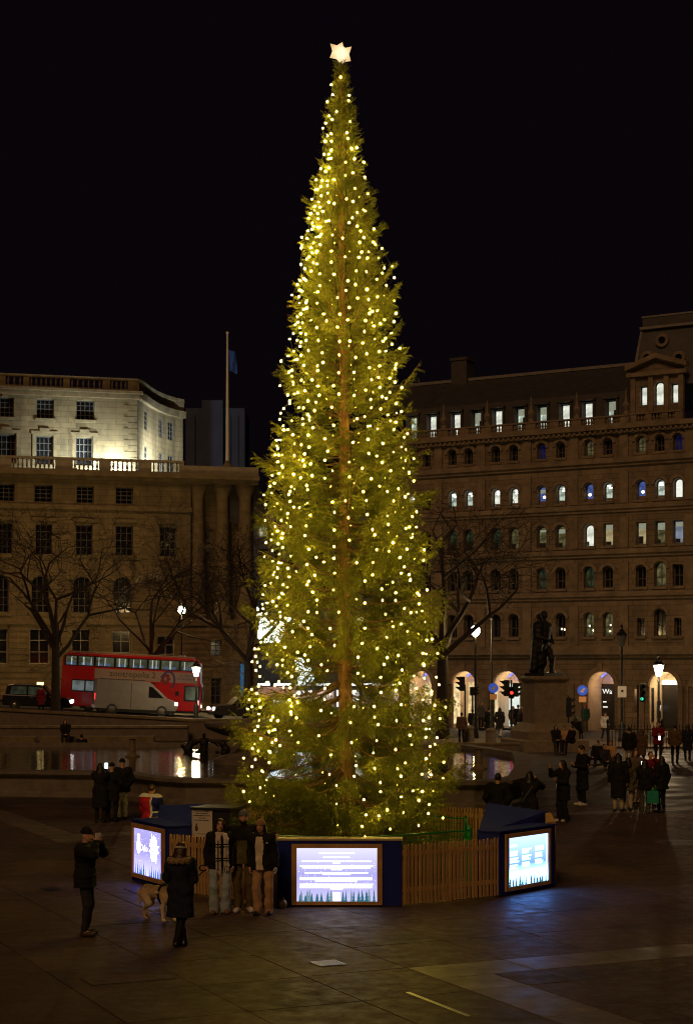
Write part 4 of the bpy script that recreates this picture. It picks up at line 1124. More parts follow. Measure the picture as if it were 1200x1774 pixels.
# middle
t, s_, w_, h_ = light_box('display_box', 'middle lit display box with rows of white print over teal spruces, facing the camera', (-1.27, 30.7), (1.01, 30.68), 1.21, (.262, 1.925, .03, 1.15), (.36, 1.83, .095, 1.075), M_scr0)
L_ = []
def cen(a, b, z): L_.append((w_ * a, w_ * b, h_ * (1 - z), .021))
for a, b, z in ((.28, .72, .11), (.33, .66, .185), (.06, .93, .26), (.45, .54, .29), (.04, .95, .345), (.07, .92, .38), (.43, .56, .415), (.10, .89, .475), (.32, .67, .505), (.04, .94, .57), (.04, .94, .60), (.23, .75, .63), (.04, .95, .69), (.04, .94, .725), (.04, .94, .75), (.42, .57, .78)): cen(a, b, z)
text_lines(s_, L_, -.003, M_txt)
tree_row(s_, w_, -.002, 15, .13, .24, 5, (w_ * .44, w_ * .56))
m = MB(); m.quad((w_ * .445, -.007, .02), (w_ * .545, -.007, .02), (w_ * .545, -.007, .165), (w_ * .445, -.007, .165)); m.build('white_print_block', M_txt, s_)
m = MB(); 
for k in range(60):
    x, z = random.uniform(.03, w_ - .03), random.uniform(.2, h_ * .75); m.quad((x, -.0015, z), (x + .008, -.0015, z), (x + .008, -.0015, z + .008), (x, -.0015, z + .008))
m.build('snow_print', M_txt, s_)['kind'] = 'stuff'
# left
t, s_, w_, h_ = light_box('display_box', 'left lit display box with white emblems on a violet ground over small spruces', (-4.40, 34.35), (-3.50, 32.80), 1.24, (.06, 1.68, .10, 1.20), (.16, 1.56, .19, 1.11), M_scr1, .5)
tree_row(s_, w_, -.002, 13, .12, .26, 8, (w_ * .44, w_ * .54))
# civic crest: an oval shield under a crown, beside the word and a jagged city emblem
m = MB()
def disc(cx, cz, rx, rz, n=18, y=-.004): m.add([(cx + rx * math.cos(2 * math.pi * k / n), y, cz + rz * math.sin(2 * math.pi * k / n)) for k in range(n)], [tuple(range(n))])
disc(.24, .56, .105, .15); disc(.24, .72, .075, .055, y=-.0046); 
for k in (-1, 0, 1): disc(.24 + k * .05, .785, .022, .028, y=-.005)
m.build('crest_print', M_txt, s_)
text('lettering', 'Oslo', s_, (.50, -.005, .54), .20, M_txt, ext=.0005)
m = MB(); n = 28; m.add([(1.0 + (.24 if k % 2 else .17) * (1 + .18 * math.sin(k * 1.7)) * math.cos(2 * math.pi * k / n), -.004, .57 + (.30 if k % 2 else .22) * (1 + .15 * math.sin(k * 2.3)) * math.sin(2 * math.pi * k / n)) for k in range(n)], [tuple(range(n))]); m.build('emblem_print', M_txt, s_)
m = MB()
for dz, ww in ((.10, .22), (.02, .28), (-.06, .24)): m.quad((1.0 - ww / 2, -.0052, .57 + dz), (1.0 + ww / 2, -.0052, .57 + dz), (1.0 + ww / 2, -.0052, .57 + dz + .018), (1.0 - ww / 2, -.0052, .57 + dz + .018))
m.build('emblem_lines', glow('pale violet print', (.72, .70, .95), .9), s_)
m = MB()
for k in range(50):
    x, z = random.uniform(.03, w_ - .03), random.uniform(.25, h_ - .03); m.quad((x, -.0015, z), (x + .01, -.0015, z), (x + .01, -.0015, z + .01), (x, -.0015, z + .01))
m.build('snow_print', M_txt, s_)['kind'] = 'stuff'
# right
t, s_, w_, h_ = light_box('display_box', 'right lit display box with columns of white print on bright blue', (2.92, 31.95), (4.16, 33.43), 1.22, (.16, 1.72, .08, 1.18), (.26, 1.64, .16, 1.10), M_scr2, .5)
L_ = []
for ci, (a, b) in enumerate(((.04, .27), (.34, .58), (.67, .90))):
    for ri, z in enumerate((.30, .44, .58)):
        for q in range(3): L_.append((w_ * a, w_ * (b - random.uniform(0, .08)), h_ * (1 - z + .035 * (1 - q)) - .045 + .02 * ci, .034))
for a, b, z in ((.04, .22, .17), (.04, .22, .20), (.04, .25, .72), (.34, .66, .72)): L_.append((w_ * a, w_ * b, h_ * (1 - z), .026))
text_lines(s_, L_, -.003, M_txt2, seed=9)
tree_row(s_, w_, -.002, 13, .10, .22, 12, (w_ * .45, w_ * .56))
m = MB(); m.quad((w_ * .955, -.004, .02), (w_ * .985, -.004, .02), (w_ * .985, -.004, h_ - .02), (w_ * .955, -.004, h_ - .02)); m.build('edge_light', M_txt2, s_)

# huts
t = thing('storage_hut', 'low dark blue hut with a sloping top behind the right display box', 'hut')
MB().slab([(2.52, 32.35), (3.62, 33.62), (4.10, 34.3), (3.06, 36.4)], 0, [1.14, 1.20, 1.43, 1.43]).build('hut_body', M_blue, t)
MB().slab([(4.02, 33.75), (4.24, 33.95), (4.18, 34.35), (4.06, 34.25)], 0, [1.25, 1.25, 1.40, 1.40]).build('end_post', M_wood, t)
t = thing('storage_hut', 'low dark blue hut behind the left display box beside the notice board', 'hut')
MB().slab([(-3.92, 34.6), (-3.30, 33.55), (-2.98, 34.0), (-3.05, 36.3), (-4.05, 36.3)], 0, [1.12, 1.10, 1.30, 1.42, 1.38]).build('hut_body', M_blue, t)
MB().slab([(-4.28, 35.0), (-3.75, 35.0), (-3.70, 35.7), (-4.25, 35.7)], 0, [1.13, 1.20, 1.26, 1.15]).build('timber_panel', M_wood, t)
t = thing('control_cabinet', 'tall black cabinet carrying a white notice beside the picket fence', 'cabinet', (-3.08, 33.6, 0), R(-18))
MB().box(0, .80, 0, .75, 0, 1.52).build('cabinet_body', mat('black paint', (.012, .012, .013), .5), t, bevel=.01)
MB().box(-.04, .84, -.04, .79, 1.522, 1.575).build('cabinet_lid', M_iron, t)
M_note = mat('white notice board', (.62, .58, .50), .6)
nb = MB().box(0, .44, -.02, 0, 0, .58).build('notice_board', M_note, t, (-.01, -.003, .98))
M_ink = mat('black print', (.03, .025, .02), .7)
text_lines(nb, [(.05, .39, .51, .016), (.08, .36, .47, .016), (.04, .40, .42, .018), (.14, .30, .375, .016), (.06, .38, .33, .016), (.10, .34, .06, .01)], -.022, M_ink, seed=4)
m = MB(); disc_ = lambda cx, cz, rx, rz: m.add([(cx + rx * math.cos(2 * math.pi * k / 12), -.022, cz + rz * math.sin(2 * math.pi * k / 12)) for k in range(12)], [tuple(range(12))])
disc_(.10, .17, .035, .06); m.box(.085, .115, -.023, -.02, .225, .27); m.build('crest_print', mat('brown print', (.12, .05, .03), .7), nb)

# picket fences
pk = {}
def picket(h):
    k = round(h, 2)
    if k not in pk:
        m = MB(); a = .026; m.prism([(-a, .03), (a, .03), (a, h - .04), (a * .6, h - .012), (0, h), (-a * .6, h - .012), (-a, h - .04)], -.009, .009); pk[k] = m.mesh('picket', M_wood)
    return pk[k]
def fence(A, B, label, h=1.13, pitch=.088):
    A = Vector((*A, 0)); B = Vector((*B, 0)); Ln = (B - A).length
    t = thing('picket_fence', label, 'fence', A, math.atan2(B.y - A.y, B.x - A.x), 'picket fence panels round the tree')
    n = int(Ln / pitch)
    for k in range(n):
        o = link('picket', picket(h + random.choice((-.01, 0, .01))), t, ((k + .5) * Ln / n + random.uniform(-.006, .006), 0, 0)); o.rotation_euler = (0, random.uniform(-.012, .012), 0)
    for z in (.25, h - .22): MB().box(0, Ln, .011, .045, z, z + .08).build('fence_rail', M_wood, t)
    for s in (.04, Ln / 2, Ln - .04): MB().box(s - .03, s + .03, .047, .107, 0, h - .12).build('fence_post', M_wood, t)
fence((1.03, 30.72), (2.93, 32.0), 'picket fence panel between the middle and right display boxes')
fence((-3.46, 32.75), (-1.30, 30.75), 'picket fence panel behind the posing trio')
fence((-3.9, 37.4), (-1.5, 40.0), 'far left picket fence panel behind the black cabinet')
fence((-1.45, 40.05), (1.45, 40.05), 'far picket fence panel behind the spruce trunk')
fence((1.5, 40.0), (3.9, 37.6), 'far right picket fence panel beyond the mesh fence corner')

# green mesh fence
t = thing('mesh_fence', 'green steel mesh fence ringing the foot of the spruce', 'fence')
ring = [(-2.2, 33.4), (-1.55, 31.75), (.25, 31.35), (2.42, 32.75), (2.5, 35.2), (1.2, 36.4), (-1.3, 36.4)]
TOPZ = 1.19
wires = MB()
for i in range(len(ring)):
    a = Vector((*ring[i], 0)); b = Vector((*ring[(i + 1) % len(ring)], 0)); Ln = (b - a).length; e = (b - a) / Ln
    MB().tube([a + Vector((0, 0, 0)), a + Vector((0, 0, TOPZ + .06))], .028, 8).build('fence_post', M_green, t)
    MB().tube([a + Vector((0, 0, TOPZ)), b + Vector((0, 0, TOPZ))], .017, 8).build('top_rail', M_green, t)
    n = int(Ln / .075)
    for k in range(1, n):
        p = a + e * Ln * k / n; wires.tube([p + Vector((0, 0, .05)), p + Vector((0, 0, TOPZ))], .0045, 3, 0, False)
    for k in range(12):
        z = .06 + (TOPZ - .08) * k / 12; wires.tube([a + Vector((0, 0, z)), b + Vector((0, 0, z))], .0055, 3, 0, False)
wires.build('mesh_wires', M_green, t)['kind'] = 'stuff'
t = thing('lantern_jar', 'small pale round lamp at the foot of the middle display box', 'lamp', (-1.16, 30.5, 0))
MB().lathe([(.06, 0), (.07, .03), (.085, .08), (.06, .14), (.03, .16)], 12).build('lamp_body', mat('brass', (.35, .24, .10), .4, .6), t, smooth=True)
MB().lathe([(.03, .161), (.04, .18), (.02, .2)], 10).build('lamp_cap', M_iron, t)

# ------------------------------------------------------------------ street lamps, signals, signs, railings
M_lit = glow('lit lantern glass', (1.0, .93, .72), 13)
M_litc = glow('cool lit globe', (.93, 1.0, .86), 14)
M_unlit = mat('lantern glass', (.12, .12, .10), .2)
def lantern(p, h, label, lit=True, pw=60, col=(1, .72, .40)):
    t = thing('street_lamp', label, 'street lamp', p)
    MB().lathe([(.22, 0), (.24, .15), (.16, .3), (.18, .9), (.11, 1.0), (.075, 1.2), (.06, h - .9), (.09, h - .88), (.06, h - .8), (.055, h - .62), (.1, h - .6)], 12).build('post', M_iron, t, smooth=True)
    M_ = M_lit if lit else M_unlit
    MB().lathe([(.13, h - .60), (.27, h - .02)], 8).build('lantern_glass', M_, t)
    f = MB()
    for k in range(8):
        a = 2 * math.pi * k / 8; f.tube([(.135 * math.cos(a), .135 * math.sin(a), h - .6), (.275 * math.cos(a), .275 * math.sin(a), h - .02)], .012, 4)
    f.build('lantern_frame', M_iron, t)
    MB().lathe([(.31, h - .018), (.33, h + .02), (.2, h + .14), (.16, h + .2), (.17, h + .24), (.06, h + .32), (.05, h + .42), (.09, h + .46), (.02, h + .6)], 10).build('lantern_roof', M_iron, t)
    if lit: lamp('lantern_light', t, (0, -.35, h - .25), col, pw, .2)
def globe(p, h, label, pw=60):
    t = thing('street_lamp', label, 'street lamp', p)
    MB().lathe([(.2, 0), (.2, .2), (.1, .9), (.075, 1.0), (.06, h - .6), (.1, h - .55), (.06, h - .45)], 12).build('post', M_iron, t, smooth=True)
    MB().lathe([(.1, h - .44), (.24, h - .28), (.27, h - .08), (.2, h + .1), (.08, h + .16)], 12).build('lamp_globe', M_litc, t, smooth=True)
    MB().lathe([(.22, h + .162), (.1, h + .26), (.03, h + .4)], 10).build('lamp_cap', M_iron, t)
    lamp('globe_light', t, (0, -.5, h - .1), (1, .68, .26), pw, .25)
def at(x, yf, d, z): p = W(x, yf, d); return Vector((p.x, d, z))
p = W(340, 1243, 107.5); p.z = road_z(p.x); lantern(p, (1243 - 1163) / F_PX * 107.5 + .45, 'lit lantern street lamp standing in front of the bus nose', pw=420)
p = W(315, 1200, 122); p.z = road_z(p.x) + .1; globe(p, W(315, 1054, 122).z - p.z, 'tall street lamp with a lit globe behind the bus roof', 2600)
p = at(1140, 1262, 89, .12); lantern(p, W(1140, 1152, 89).z - .12, 'lit lantern street lamp in front of the right arcade door', pw=520)
p = at(1076, 1245, 93, .12); lantern(p, W(1076, 1100, 93).z - .12, 'tall unlit lantern street lamp carrying a white notice', False)
nb = thing('street_notice', 'white square notice fixed to the unlit lamp post', 'sign', (p.x, p.y - .12, W(1076, 1208, 93).z))
MB().box(-.24, .24, -.03, 0, 0, .62).build('notice_plate', mat('white sign plate', (.75, .68, .55), .5, emit=(.6, .5, .36), estr=.10), nb); MB().box(-.05, .07, -.034, -.031, .28, .42).build('notice_symbol', M_ink, nb)
p = at(823, 1236, 97, .12); globe(p, W(823, 1089, 97).z - .12, 'tall street lamp with a bright globe just right of the spruce', 420)
p = at(851, 1240, 98, .12); t = thing('lamp_column', 'bare dark column without lamp right of the bright globe lamp', 'pole', p)
MB().lathe([(.12, 0), (.12, 1), (.07, 1.1), (.055, W(851, 1078, 98).z)], 10).build('column', M_iron, t, smooth=True); MB().lathe([(.08, 0), (.09, .1), (.02, .25)], 8).build('column_cap', M_iron, t, (0, 0, W(851, 1078, 98).z))

M_red = glow('red signal', (1, .03, .02), 4); M_grn = glow('green signal', (.05, 1, .55), 1.1); M_amb = glow('amber spill', (1, .65, .3), 5)
def signal(x, yb, yt, d, heads, label):
    p = at(x, 0, d, .12); t = thing('traffic_light', label, 'traffic light', p)
    MB().lathe([(.07, 0), (.07, .1), (.05, .15), (.05, W(x, yt, d).z - .12)], 8).build('post', M_iron, t)
    for (hx, y0, y1, side, lit) in heads:
        z0, z1 = W(x, y1, d).z - .12, W(x, y0, d).z - .12; cx = (hx - x) / F_PX * d; hw = .15
        hd = MB().box(cx - hw, cx + hw, -.16, .06, z0, z1).build('signal_head', M_iron, t, bevel=.02)
        n = 3
        for k in range(n):
            zc = z0 + (z1 - z0) * (k + .5) / n
            if side == 0: MB().lathe([(.11, 0), (.125, .16), (.105, .16), (.1, .0)], 10).build('visor', M_iron, hd, (cx, -.16, zc)).rotation_euler = (R(90), 0, 0)
            else:
                MB().add([(cx + side * hw, -.13, zc + .11), (cx + side * (hw + .26), -.13, zc + .10), (cx + side * (hw + .26), .03, zc + .10), (cx + side * hw, .03, zc + .11), (cx + side * hw, -.13, zc - .11), (cx + side * hw, .03, zc - .11)], [(0, 1, 2, 3), (0, 4, 1), (3, 2, 5), (1, 4, 5, 2)]).build('visor', M_iron, hd)
        if lit:
            k, M_, lx = lit; zc = z0 + (z1 - z0) * (k + .5) / n
            MB().ball((cx + lx, -.17, zc), (.085, .03, .085), 10, 6).build('signal_lens', M_, hd)
    return t
signal(805, 1245, 1186, 94, [(800, 1172, 1197, -1, None)], 'black traffic light side-on against the left lit arch')
signal(818, 1245, 1190, 93, [(818, 1190, 1205, 1, None)], 'short black traffic light beside the bright globe lamp')
signal(885, 1245, 1178, 92, [(877, 1178, 1206, -1, None), (892, 1183, 1207, 1, None), (885, 1190, 1210, 0, (1, M_red, 0))], 'cluster of traffic lights with a red man lit before the second arch')
signal(984, 1250, 1205, 90, [(984, 1208, 1242, 1, None)], 'black traffic light half hidden behind the right of the statue pedestal')
signal(1104, 1262, 1186, 89, [(1112, 1184, 1216, 0, (0, M_grn, -.06))], 'traffic light showing green left of the lit lantern lamp')
M_sgw = mat('white sign paint', (.7, .7, .75), .5)
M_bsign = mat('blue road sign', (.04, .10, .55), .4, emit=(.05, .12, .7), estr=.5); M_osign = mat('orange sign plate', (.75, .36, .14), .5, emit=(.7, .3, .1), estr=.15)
for x, yy, d, lb in ((854, 1192, 95, 'round blue road sign on the bare column before the second arch'), (1008, 1196, 92, 'round blue road sign over an orange plate left of the bookshop arch')):
    p = at(x, 0, d, .12); t = thing('road_sign', lb, 'road sign', p); z = W(x, yy, d).z - .12
    MB().lathe([(.045, 0), (.045, z + .3)], 8).build('post', M_iron, t)
    o = MB().lathe([(.28, 0), (.28, .03)], 18).build('sign_disc', M_bsign, t, (0, -.05, z)); o.rotation_euler = (R(90), 0, 0)
    MB().add([(-.16, -.083, z - .05), (.02, -.083, z - .16), (.16, -.083, z + .1), (.06, -.083, z + .14)], [(0, 1, 2, 3)]).build('sign_arrow', M_sgw, t)
    MB().box(-.2, .2, -.08, -.05, z - .65, z - .34).build('sign_plate', M_osign, t)

# railing on the right
def railing(x0, x1, d0, d1, label):
    a, b = W(x0, 0, d0), W(x1, 0, d1); a.z = b.z = 0; Ln = (b - a).length
    t = thing('iron_railing', label, 'railing', a, math.atan2(b.y - a.y, b.x - a.x)); n = int(Ln / .16)
    bar = MB().tube([(0, 0, .05), (0, 0, 1.22)], .016, 5).lathe([(.03, 1.2), (.035, 1.25), (.004, 1.36)], 5).mesh('rail_bar', M_iron)
    for k in range(n): link('rail_bar', bar, t, ((k + .5) * Ln / n, 0, 0))
    for z in (.15, 1.05): MB().box(0, Ln, -.02, .02, z, z + .05).build('cross_rail', M_iron, t)
    k = 0.0
    while k <= Ln + .01: MB().lathe([(.05, 0), (.05, 1.4), (.08, 1.42), (.09, 1.5), (.02, 1.62)], 8).build('rail_post', M_iron, t, (k, 0, 0)); k += Ln / max(1, round(Ln / 2.2))
railing(1052, 1240, 86.2, 85.0, 'black spear-topped iron railing at the right of the plaza')
M_boll = mat('bollard granite', (.20, .165, .12), .8, var=.25, vscale=5)
for x, yb, lb in ((812, 1290, 'stone bollard at the foot of the crossing, nearest the spruce'), (850, 1296, 'stone bollard midway between spruce and statue pedestal'), (893, 1291, 'stone bollard close to the left of the statue pedestal')):
    p = G(x, yb); t = thing('stone_bollard', lb, 'bollard', p, 0, 'stone bollards before the crossing')
    MB().lathe([(.40, 0), (.40, .12), (.30, .18), (.26, .85), (.30, .88), (.30, .95), (.16, 1.06)], 14).build('shaft', M_boll, t, smooth=True); MB().lathe([(.46, 0), (.46, .1)], 14).build('base', M_boll, t)
t = thing('low_wall', 'low stone kerb wall running along the crossing beside the fountain', 'wall', (5.0, 83.4, 0)); MB().box(0, 3.6, 0, .5, 0, .42).build('wall_block', M_granite, t); MB().box(-.05, 3.65, -.05, .55, .422, .5).build('coping', M_stoneT, t)

# statue pedestal
pd = G(942, 1300); PD = pd.y
t = thing('statue_pedestal', 'tall square granite pedestal carrying the dark cloaked statue', 'pedestal', pd)
ppm = F_PX / PD; zz_ = lambda y: H_CAM - (y - 1150) / ppm
hw = 30.5 / ppm; zt = zz_(1171)
M_ped = mat('pedestal granite', (.23, .185, .13), .8, var=.25, vscale=4, bump=.25, bscale=20)
def sqb(nm, prof): MB().lathe(prof, 4, (0, 0, 0), 0, True).build(nm, M_ped, t).rotation_euler = (0, 0, R(14))
sqb('lower_step', [(1.75, 0), (1.75, .55), (1.7, .6)]); sqb('upper_step', [(1.36, .601), (1.36, 1.0), (1.30, 1.06), (1.15, 1.25), (1.03, 1.42)])
sqb('die', [(hw * .96, 1.421), (hw * .92, zt - .36)]); sqb('cornice', [(hw * .92, zt - .359), (hw * 1.02, zt - .25), (hw * 1.10, zt - .17), (hw * 1.10, zt - .08), (hw * .95, zt)])
STAT_P = (pd, zt)

# ------------------------------------------------------------------ bare plane trees
def bare_tree(p, h, spread, r0, label, seed, first=.33, lean_=0.0, depth=7, dens=1.0):
    r = random.Random(seed); t = thing('bare_tree', label, 'tree', p)
    tr = MB(); br = MB()
    def rec(a, d, L, rad, lv):
        pts = [a]; dd = d.copy()
        for k in range(3):
            dd = (dd + Vector((r.uniform(-.16, .16), r.uniform(-.16, .16), r.uniform(-.07, .14 if lv < 4 else .02)))).normalized(); pts.append(pts[-1] + dd * L / 3)
        (br).tube(pts, [rad, rad * .88, rad * .76, rad * .62], 6 if lv < 3 else 3 if lv < 5 else 3, 0, False)
        if lv >= depth: return
        n = 2 if lv < 2 else r.choice((2, 3, 3))
        for k in range(n):
            ax = Vector((r.uniform(-1, 1), r.uniform(-1, 1), r.uniform(-.55, .6))).normalized()
            nd = (dd * .8 + ax * spread).normalized()
            
            rec(pts[-1 - (k % 2 if lv > 1 else 0)], nd, L * r.uniform(.60, .84), max(.013, rad * .58), lv + 1)
    zt_ = h * first
    tp = [Vector((lean_ * k / 4 * zt_ * .1, 0, zt_ * k / 4)) for k in range(5)]
    tr.tube(tp, [r0 * 1.25, r0, r0 * .92, r0 * .86, r0 * .82], 10); tr.build('trunk', M_bark, t, smooth=True)
    for k in range(5):
        a = 2 * math.pi * k / 5 + r.uniform(-.3, .3); d = Vector((math.cos(a) * .75, math.sin(a) * .6, r.uniform(.45, 1.0))).normalized()
        rec(tp[-1] - Vector((0, 0, r.uniform(0, zt_ * .22))), d, h * .23, r0 * .50, 1)
    rec(tp[-1], Vector((0, 0, 1)), h * .24, r0 * .6, 1)
    br.build('crown', M_bark, t)
p = W(97, 1240, 106.3); p.z = 1.0; bare_tree(p, 15.2, .82, .30, 'bare plane tree with a wide twiggy crown in front of the bus rear', 5, .30)
p = W(430, 1240, 112); p.z = .5; bare_tree(p, 13.5, .80, .34, 'bare plane tree partly hidden by the left edge of the spruce', 8, .34)
p = W(766, 1262, 96); p.z = .1; bare_tree(p, 15.5, .85, .36, 'large bare plane tree behind the right edge of the spruce', 14, .36)
p = W(262, 1240, 118); p.z = .8; bare_tree(p, 14.5, .82, .22, 'slim bare tree behind the bus against the left building', 21, .32)

# ------------------------------------------------------------------ vehicles
M_busred = mat('bus red paint', (.60, .010, .014), .3, var=.12, vscale=2, spec=.6)
M_tyre = mat('tyre rubber', (.015, .015, .015), .8); M_blk = mat('black trim', (.012, .012, .013), .4)
M_busw = glow('lit bus window', (.30, .33, .20), .25, var=.6, vscale=1.4)
M_pole2 = glow('lit bus handrail', (.85, .9, .75), .5); M_seat = glow('lit bus seat', (.12, .22, .40), .35)
M_ad = mat('bus advert panel', (.42, .29, .23), .5, var=.08, vscale=3)
M_adt = mat('bus advert lettering', (.025, .06, .02), .5); M_adp = mat('advert purple print', (.10, .05, .16), .5); M_adr = mat('advert red print', (.28, .03, .03), .5)
def wheel(t, x, z, r, y):
    o = MB().lathe([(r, -.1), (r, .1), (r * .62, .11), (r * .6, -.11)], 16).build('wheel', M_tyre, t, (x, y, z)); o.rotation_euler = (R(90), 0, 0)
    MB().lathe([(r * .6, .06), (r * .3, .09), (.02, .1)], 10).build('rim', M_steel, o)
slope = R(3.0)
def place(t, x, yb, d, yaw, dz=0): 
    p = W(x, 0, d); t.location = (p.x, d, road_z(p.x) + dz); t.rotation_euler = (0, slope, yaw)
# bus: local x along length (front +x), y=0 the near side
BL, BH, BW = 9.4, 3.95, 2.5
t = thing('double_decker_bus', 'red double-decker bus with a pinkish film advert along its upper side', 'bus'); place(t, 104, 0, 112.5, R(2))
MB().prism([(0, .32), (BL - .12, .32), (BL, .5), (BL, 2.1), (BL - .12, 2.3), (BL - .15, BH - .35), (BL - .5, BH - .02), (.4, BH - .02), (.05, BH - .3), (0, 2.2)], 0, BW).build('body', M_busred, t, bevel=.06)
MB().box(.35, BL - .55, .12, BW - .12, BH - .018, BH + .07).build('roof', M_cap, t, bevel=.04)
MB().box(BL - 1.7, BL - 1.3, .3, BW - .3, BH + .072, BH + .14).build('roof_hatch', M_steel, t)
xs_ = [(.25, .95), (1.1, 2.1), (2.25, 3.45), (3.6, 4.35), (4.5, 5.65), (5.8, 6.5), (6.65, 7.8), (7.95, 8.95)]
MB().box(.15, BL - .3, -.012, -.001, 3.02, 3.72).build('window_band', M_blk, t)
for a, b in xs_:
    o = MB().box(a, b, -.024, -.013, 3.08, 3.66).build('window', M_busw, t, bevel=.004)
    for k in range(random.choice((2, 3))):
        x = random.uniform(a + .1, b - .1); MB().box(x - .025, x + .025, -.030, -.0245, 3.1, 3.64).build('handrail', M_pole2, o)
    for k in range(2): x = a + (b - a) * (.3 + .4 * k); MB().box(x - .14, x + .14, -.028, -.0245, 3.09, 3.26).build('seat', M_seat, o)
for a, b in ((.75, 1.55), (1.65, 2.3), (2.42, 3.2), (3.3, 4.2), (4.3, 5.2), (5.3, 6.2)):
    fr = MB().box(a - .06, b + .06, -.012, -.001, 1.30, 2.12).build('window', M_blk, t); MB().box(a, b, -.024, -.013, 1.38, 2.04).build('pane', glow('lit lower window', (.45, .52, .50), .26, var=.5, vscale=1.6), fr, bevel=.004)
fr = MB().box(BL - 1.15, BL - .1, -.012, -.001, 1.0, 2.05).build('cab_window', M_blk, t); MB().box(BL - 1.05, BL - .2, -.024, -.013, 1.1, 1.97).build('pane', M_busw, fr)
MB().box(BL - 1.75, BL - 1.5, -.02, -.001, 1.35, 1.65).build('side_grille', M_blk, t)
ad = MB().box(2.2, BL - .4, -.016, -.001, 2.22, 2.92).build('advert_panel', M_ad, t)
text('lettering', 'ZOOTROPOLIS 2'.lower(), ad, (4.75, -.02, 2.62), .56, M_adt, ext=.002, sx=1.02)
text('lettering', 'IN CINEMAS', ad, (BL - 1.05, -.02, 2.70), .17, M_adp, ext=.002); text('lettering', 'NOVEMBER 28', ad, (BL - 1.05, -.02, 2.48), .20, M_adp, ext=.002)
m = MB()
for k in range(18):
    a0, a1 = -1.0 + k * .22, -1.0 + (k + 1) * .22
    for q, a in enumerate((a0, a1)): pass
    m.quad((7.15 + .34 * math.cos(a0), -.021, 2.35 + .52 * math.sin(a0)), (7.15 + .34 * math.cos(a1), -.021, 2.35 + .52 * math.sin(a1)), (7.15 + .48 * math.cos(a1), -.021, 2.35 + .66 * math.sin(a1)), (7.15 + .48 * math.cos(a0), -.021, 2.35 + .66 * math.sin(a0)))
m.build('advert_swirl', M_adp, ad)
m = MB(); 
for q in range(7):
    a = q * .9; m.add([(6.95 + .2 * math.cos(a) + .16 * math.cos(b_ * .785), -.0195 - q * .0002, 2.45 + .26 * math.sin(a) + .13 * math.sin(b_ * .785)) for b_ in range(8)], [tuple(range(8))])
m.build('advert_shapes', M_adr, ad)
for x in (1.9, BL - 2.3): wheel(t, x, .46, .46, .12)
MB().box(BL - .02, BL + .04, .3, BW - .3, .95, 2.0).build('windscreen', M_darkglass, t); MB().box(BL - .3, BL - .12, -.03, -.001, .75, 1.1).build('side_marker', glow('pale marker', (1, .6, .5), 1.0), t)
MB().box(BL - .02, BL + .05, .2, .5, .6, .8).build('headlight', M_amb, t)
MB().box(1.3, BL - .2, .06, BW - .06, .18, .318).build('underframe', M_blk, t)
# van
M_van = mat('dull white van paint', (.20, .19, .175), .45, var=.12, vscale=2)
VL, VH = 5.4, 2.3
t = thing('delivery_van', 'dull white high-roof delivery van parked in front of the bus', 'van'); place(t, 164, 0, 108.6, R(14))
body = [(0, .38), (VL - .15, .38), (VL, .55), (VL - .02, .98), (VL - .7, 1.22), (VL - 1.75, 2.12), (VL - 2.05, VH - .03), (.15, VH), (.02, VH - .12)]
MB().prism(body, 0, 2.0).build('body', M_van, t, bevel=.05)
fr = MB().prism([(VL - 1.95, 1.22), (VL - .95, 1.22), (VL - 1.72, 1.92), (VL - 1.95, 1.95)], -.012, -.001).build('side_window', M_darkglass, t)
MB().add([(VL - .68, .12, 1.25), (VL - .68, 1.88, 1.25), (VL - 1.70, 1.8, 2.08), (VL - 1.70, .2, 2.08)], [(0, 1, 2, 3)]).build('windscreen', M_darkglass, t)
for x in (1.1, VL - 1.05): wheel(t, x, .36, .36, .1)
for z in (.55, 1.0, 1.4): MB().box(.6, VL - 2.2, -.008, -.001, z, z + .025).build('side_rib', M_van, t)
MB().box(2.3, 2.33, -.01, -.001, .5, 2.1).build('door_seam', M_blk, t); MB().box(.3, VL - .2, .05, 1.95, .2, .378).build('underbody', M_blk, t)
MB().box(-.03, -.001, .12, .30, .95, 1.35).build('tail_light', glow('red tail light', (1, .03, .03), 2.5), t); MB().box(-.03, -.001, 1.7, 1.88, .95, 1.35).build('tail_light', M_adr, t)
MB().box(-.012, -.001, .99, 1.01, .45, 2.1).build('rear_door_seam', M_blk, t); MB().box(-.05, -.001, .1, 1.9, .4, .6).build('rear_bumper', M_pole, t)
MB().box(VL - .22, VL - .02, -.02, .25, .78, .98).build('headlight', glow('white headlight', (1, .95, .8), 6), t)
MB().box(.2, VL - 2.2, .0, .05, VH + .002, VH + .04).build('roof_rail', glow('van roof rail', (.9, .85, .7), .0), t)  # thin plain dark rail along the near roof edge
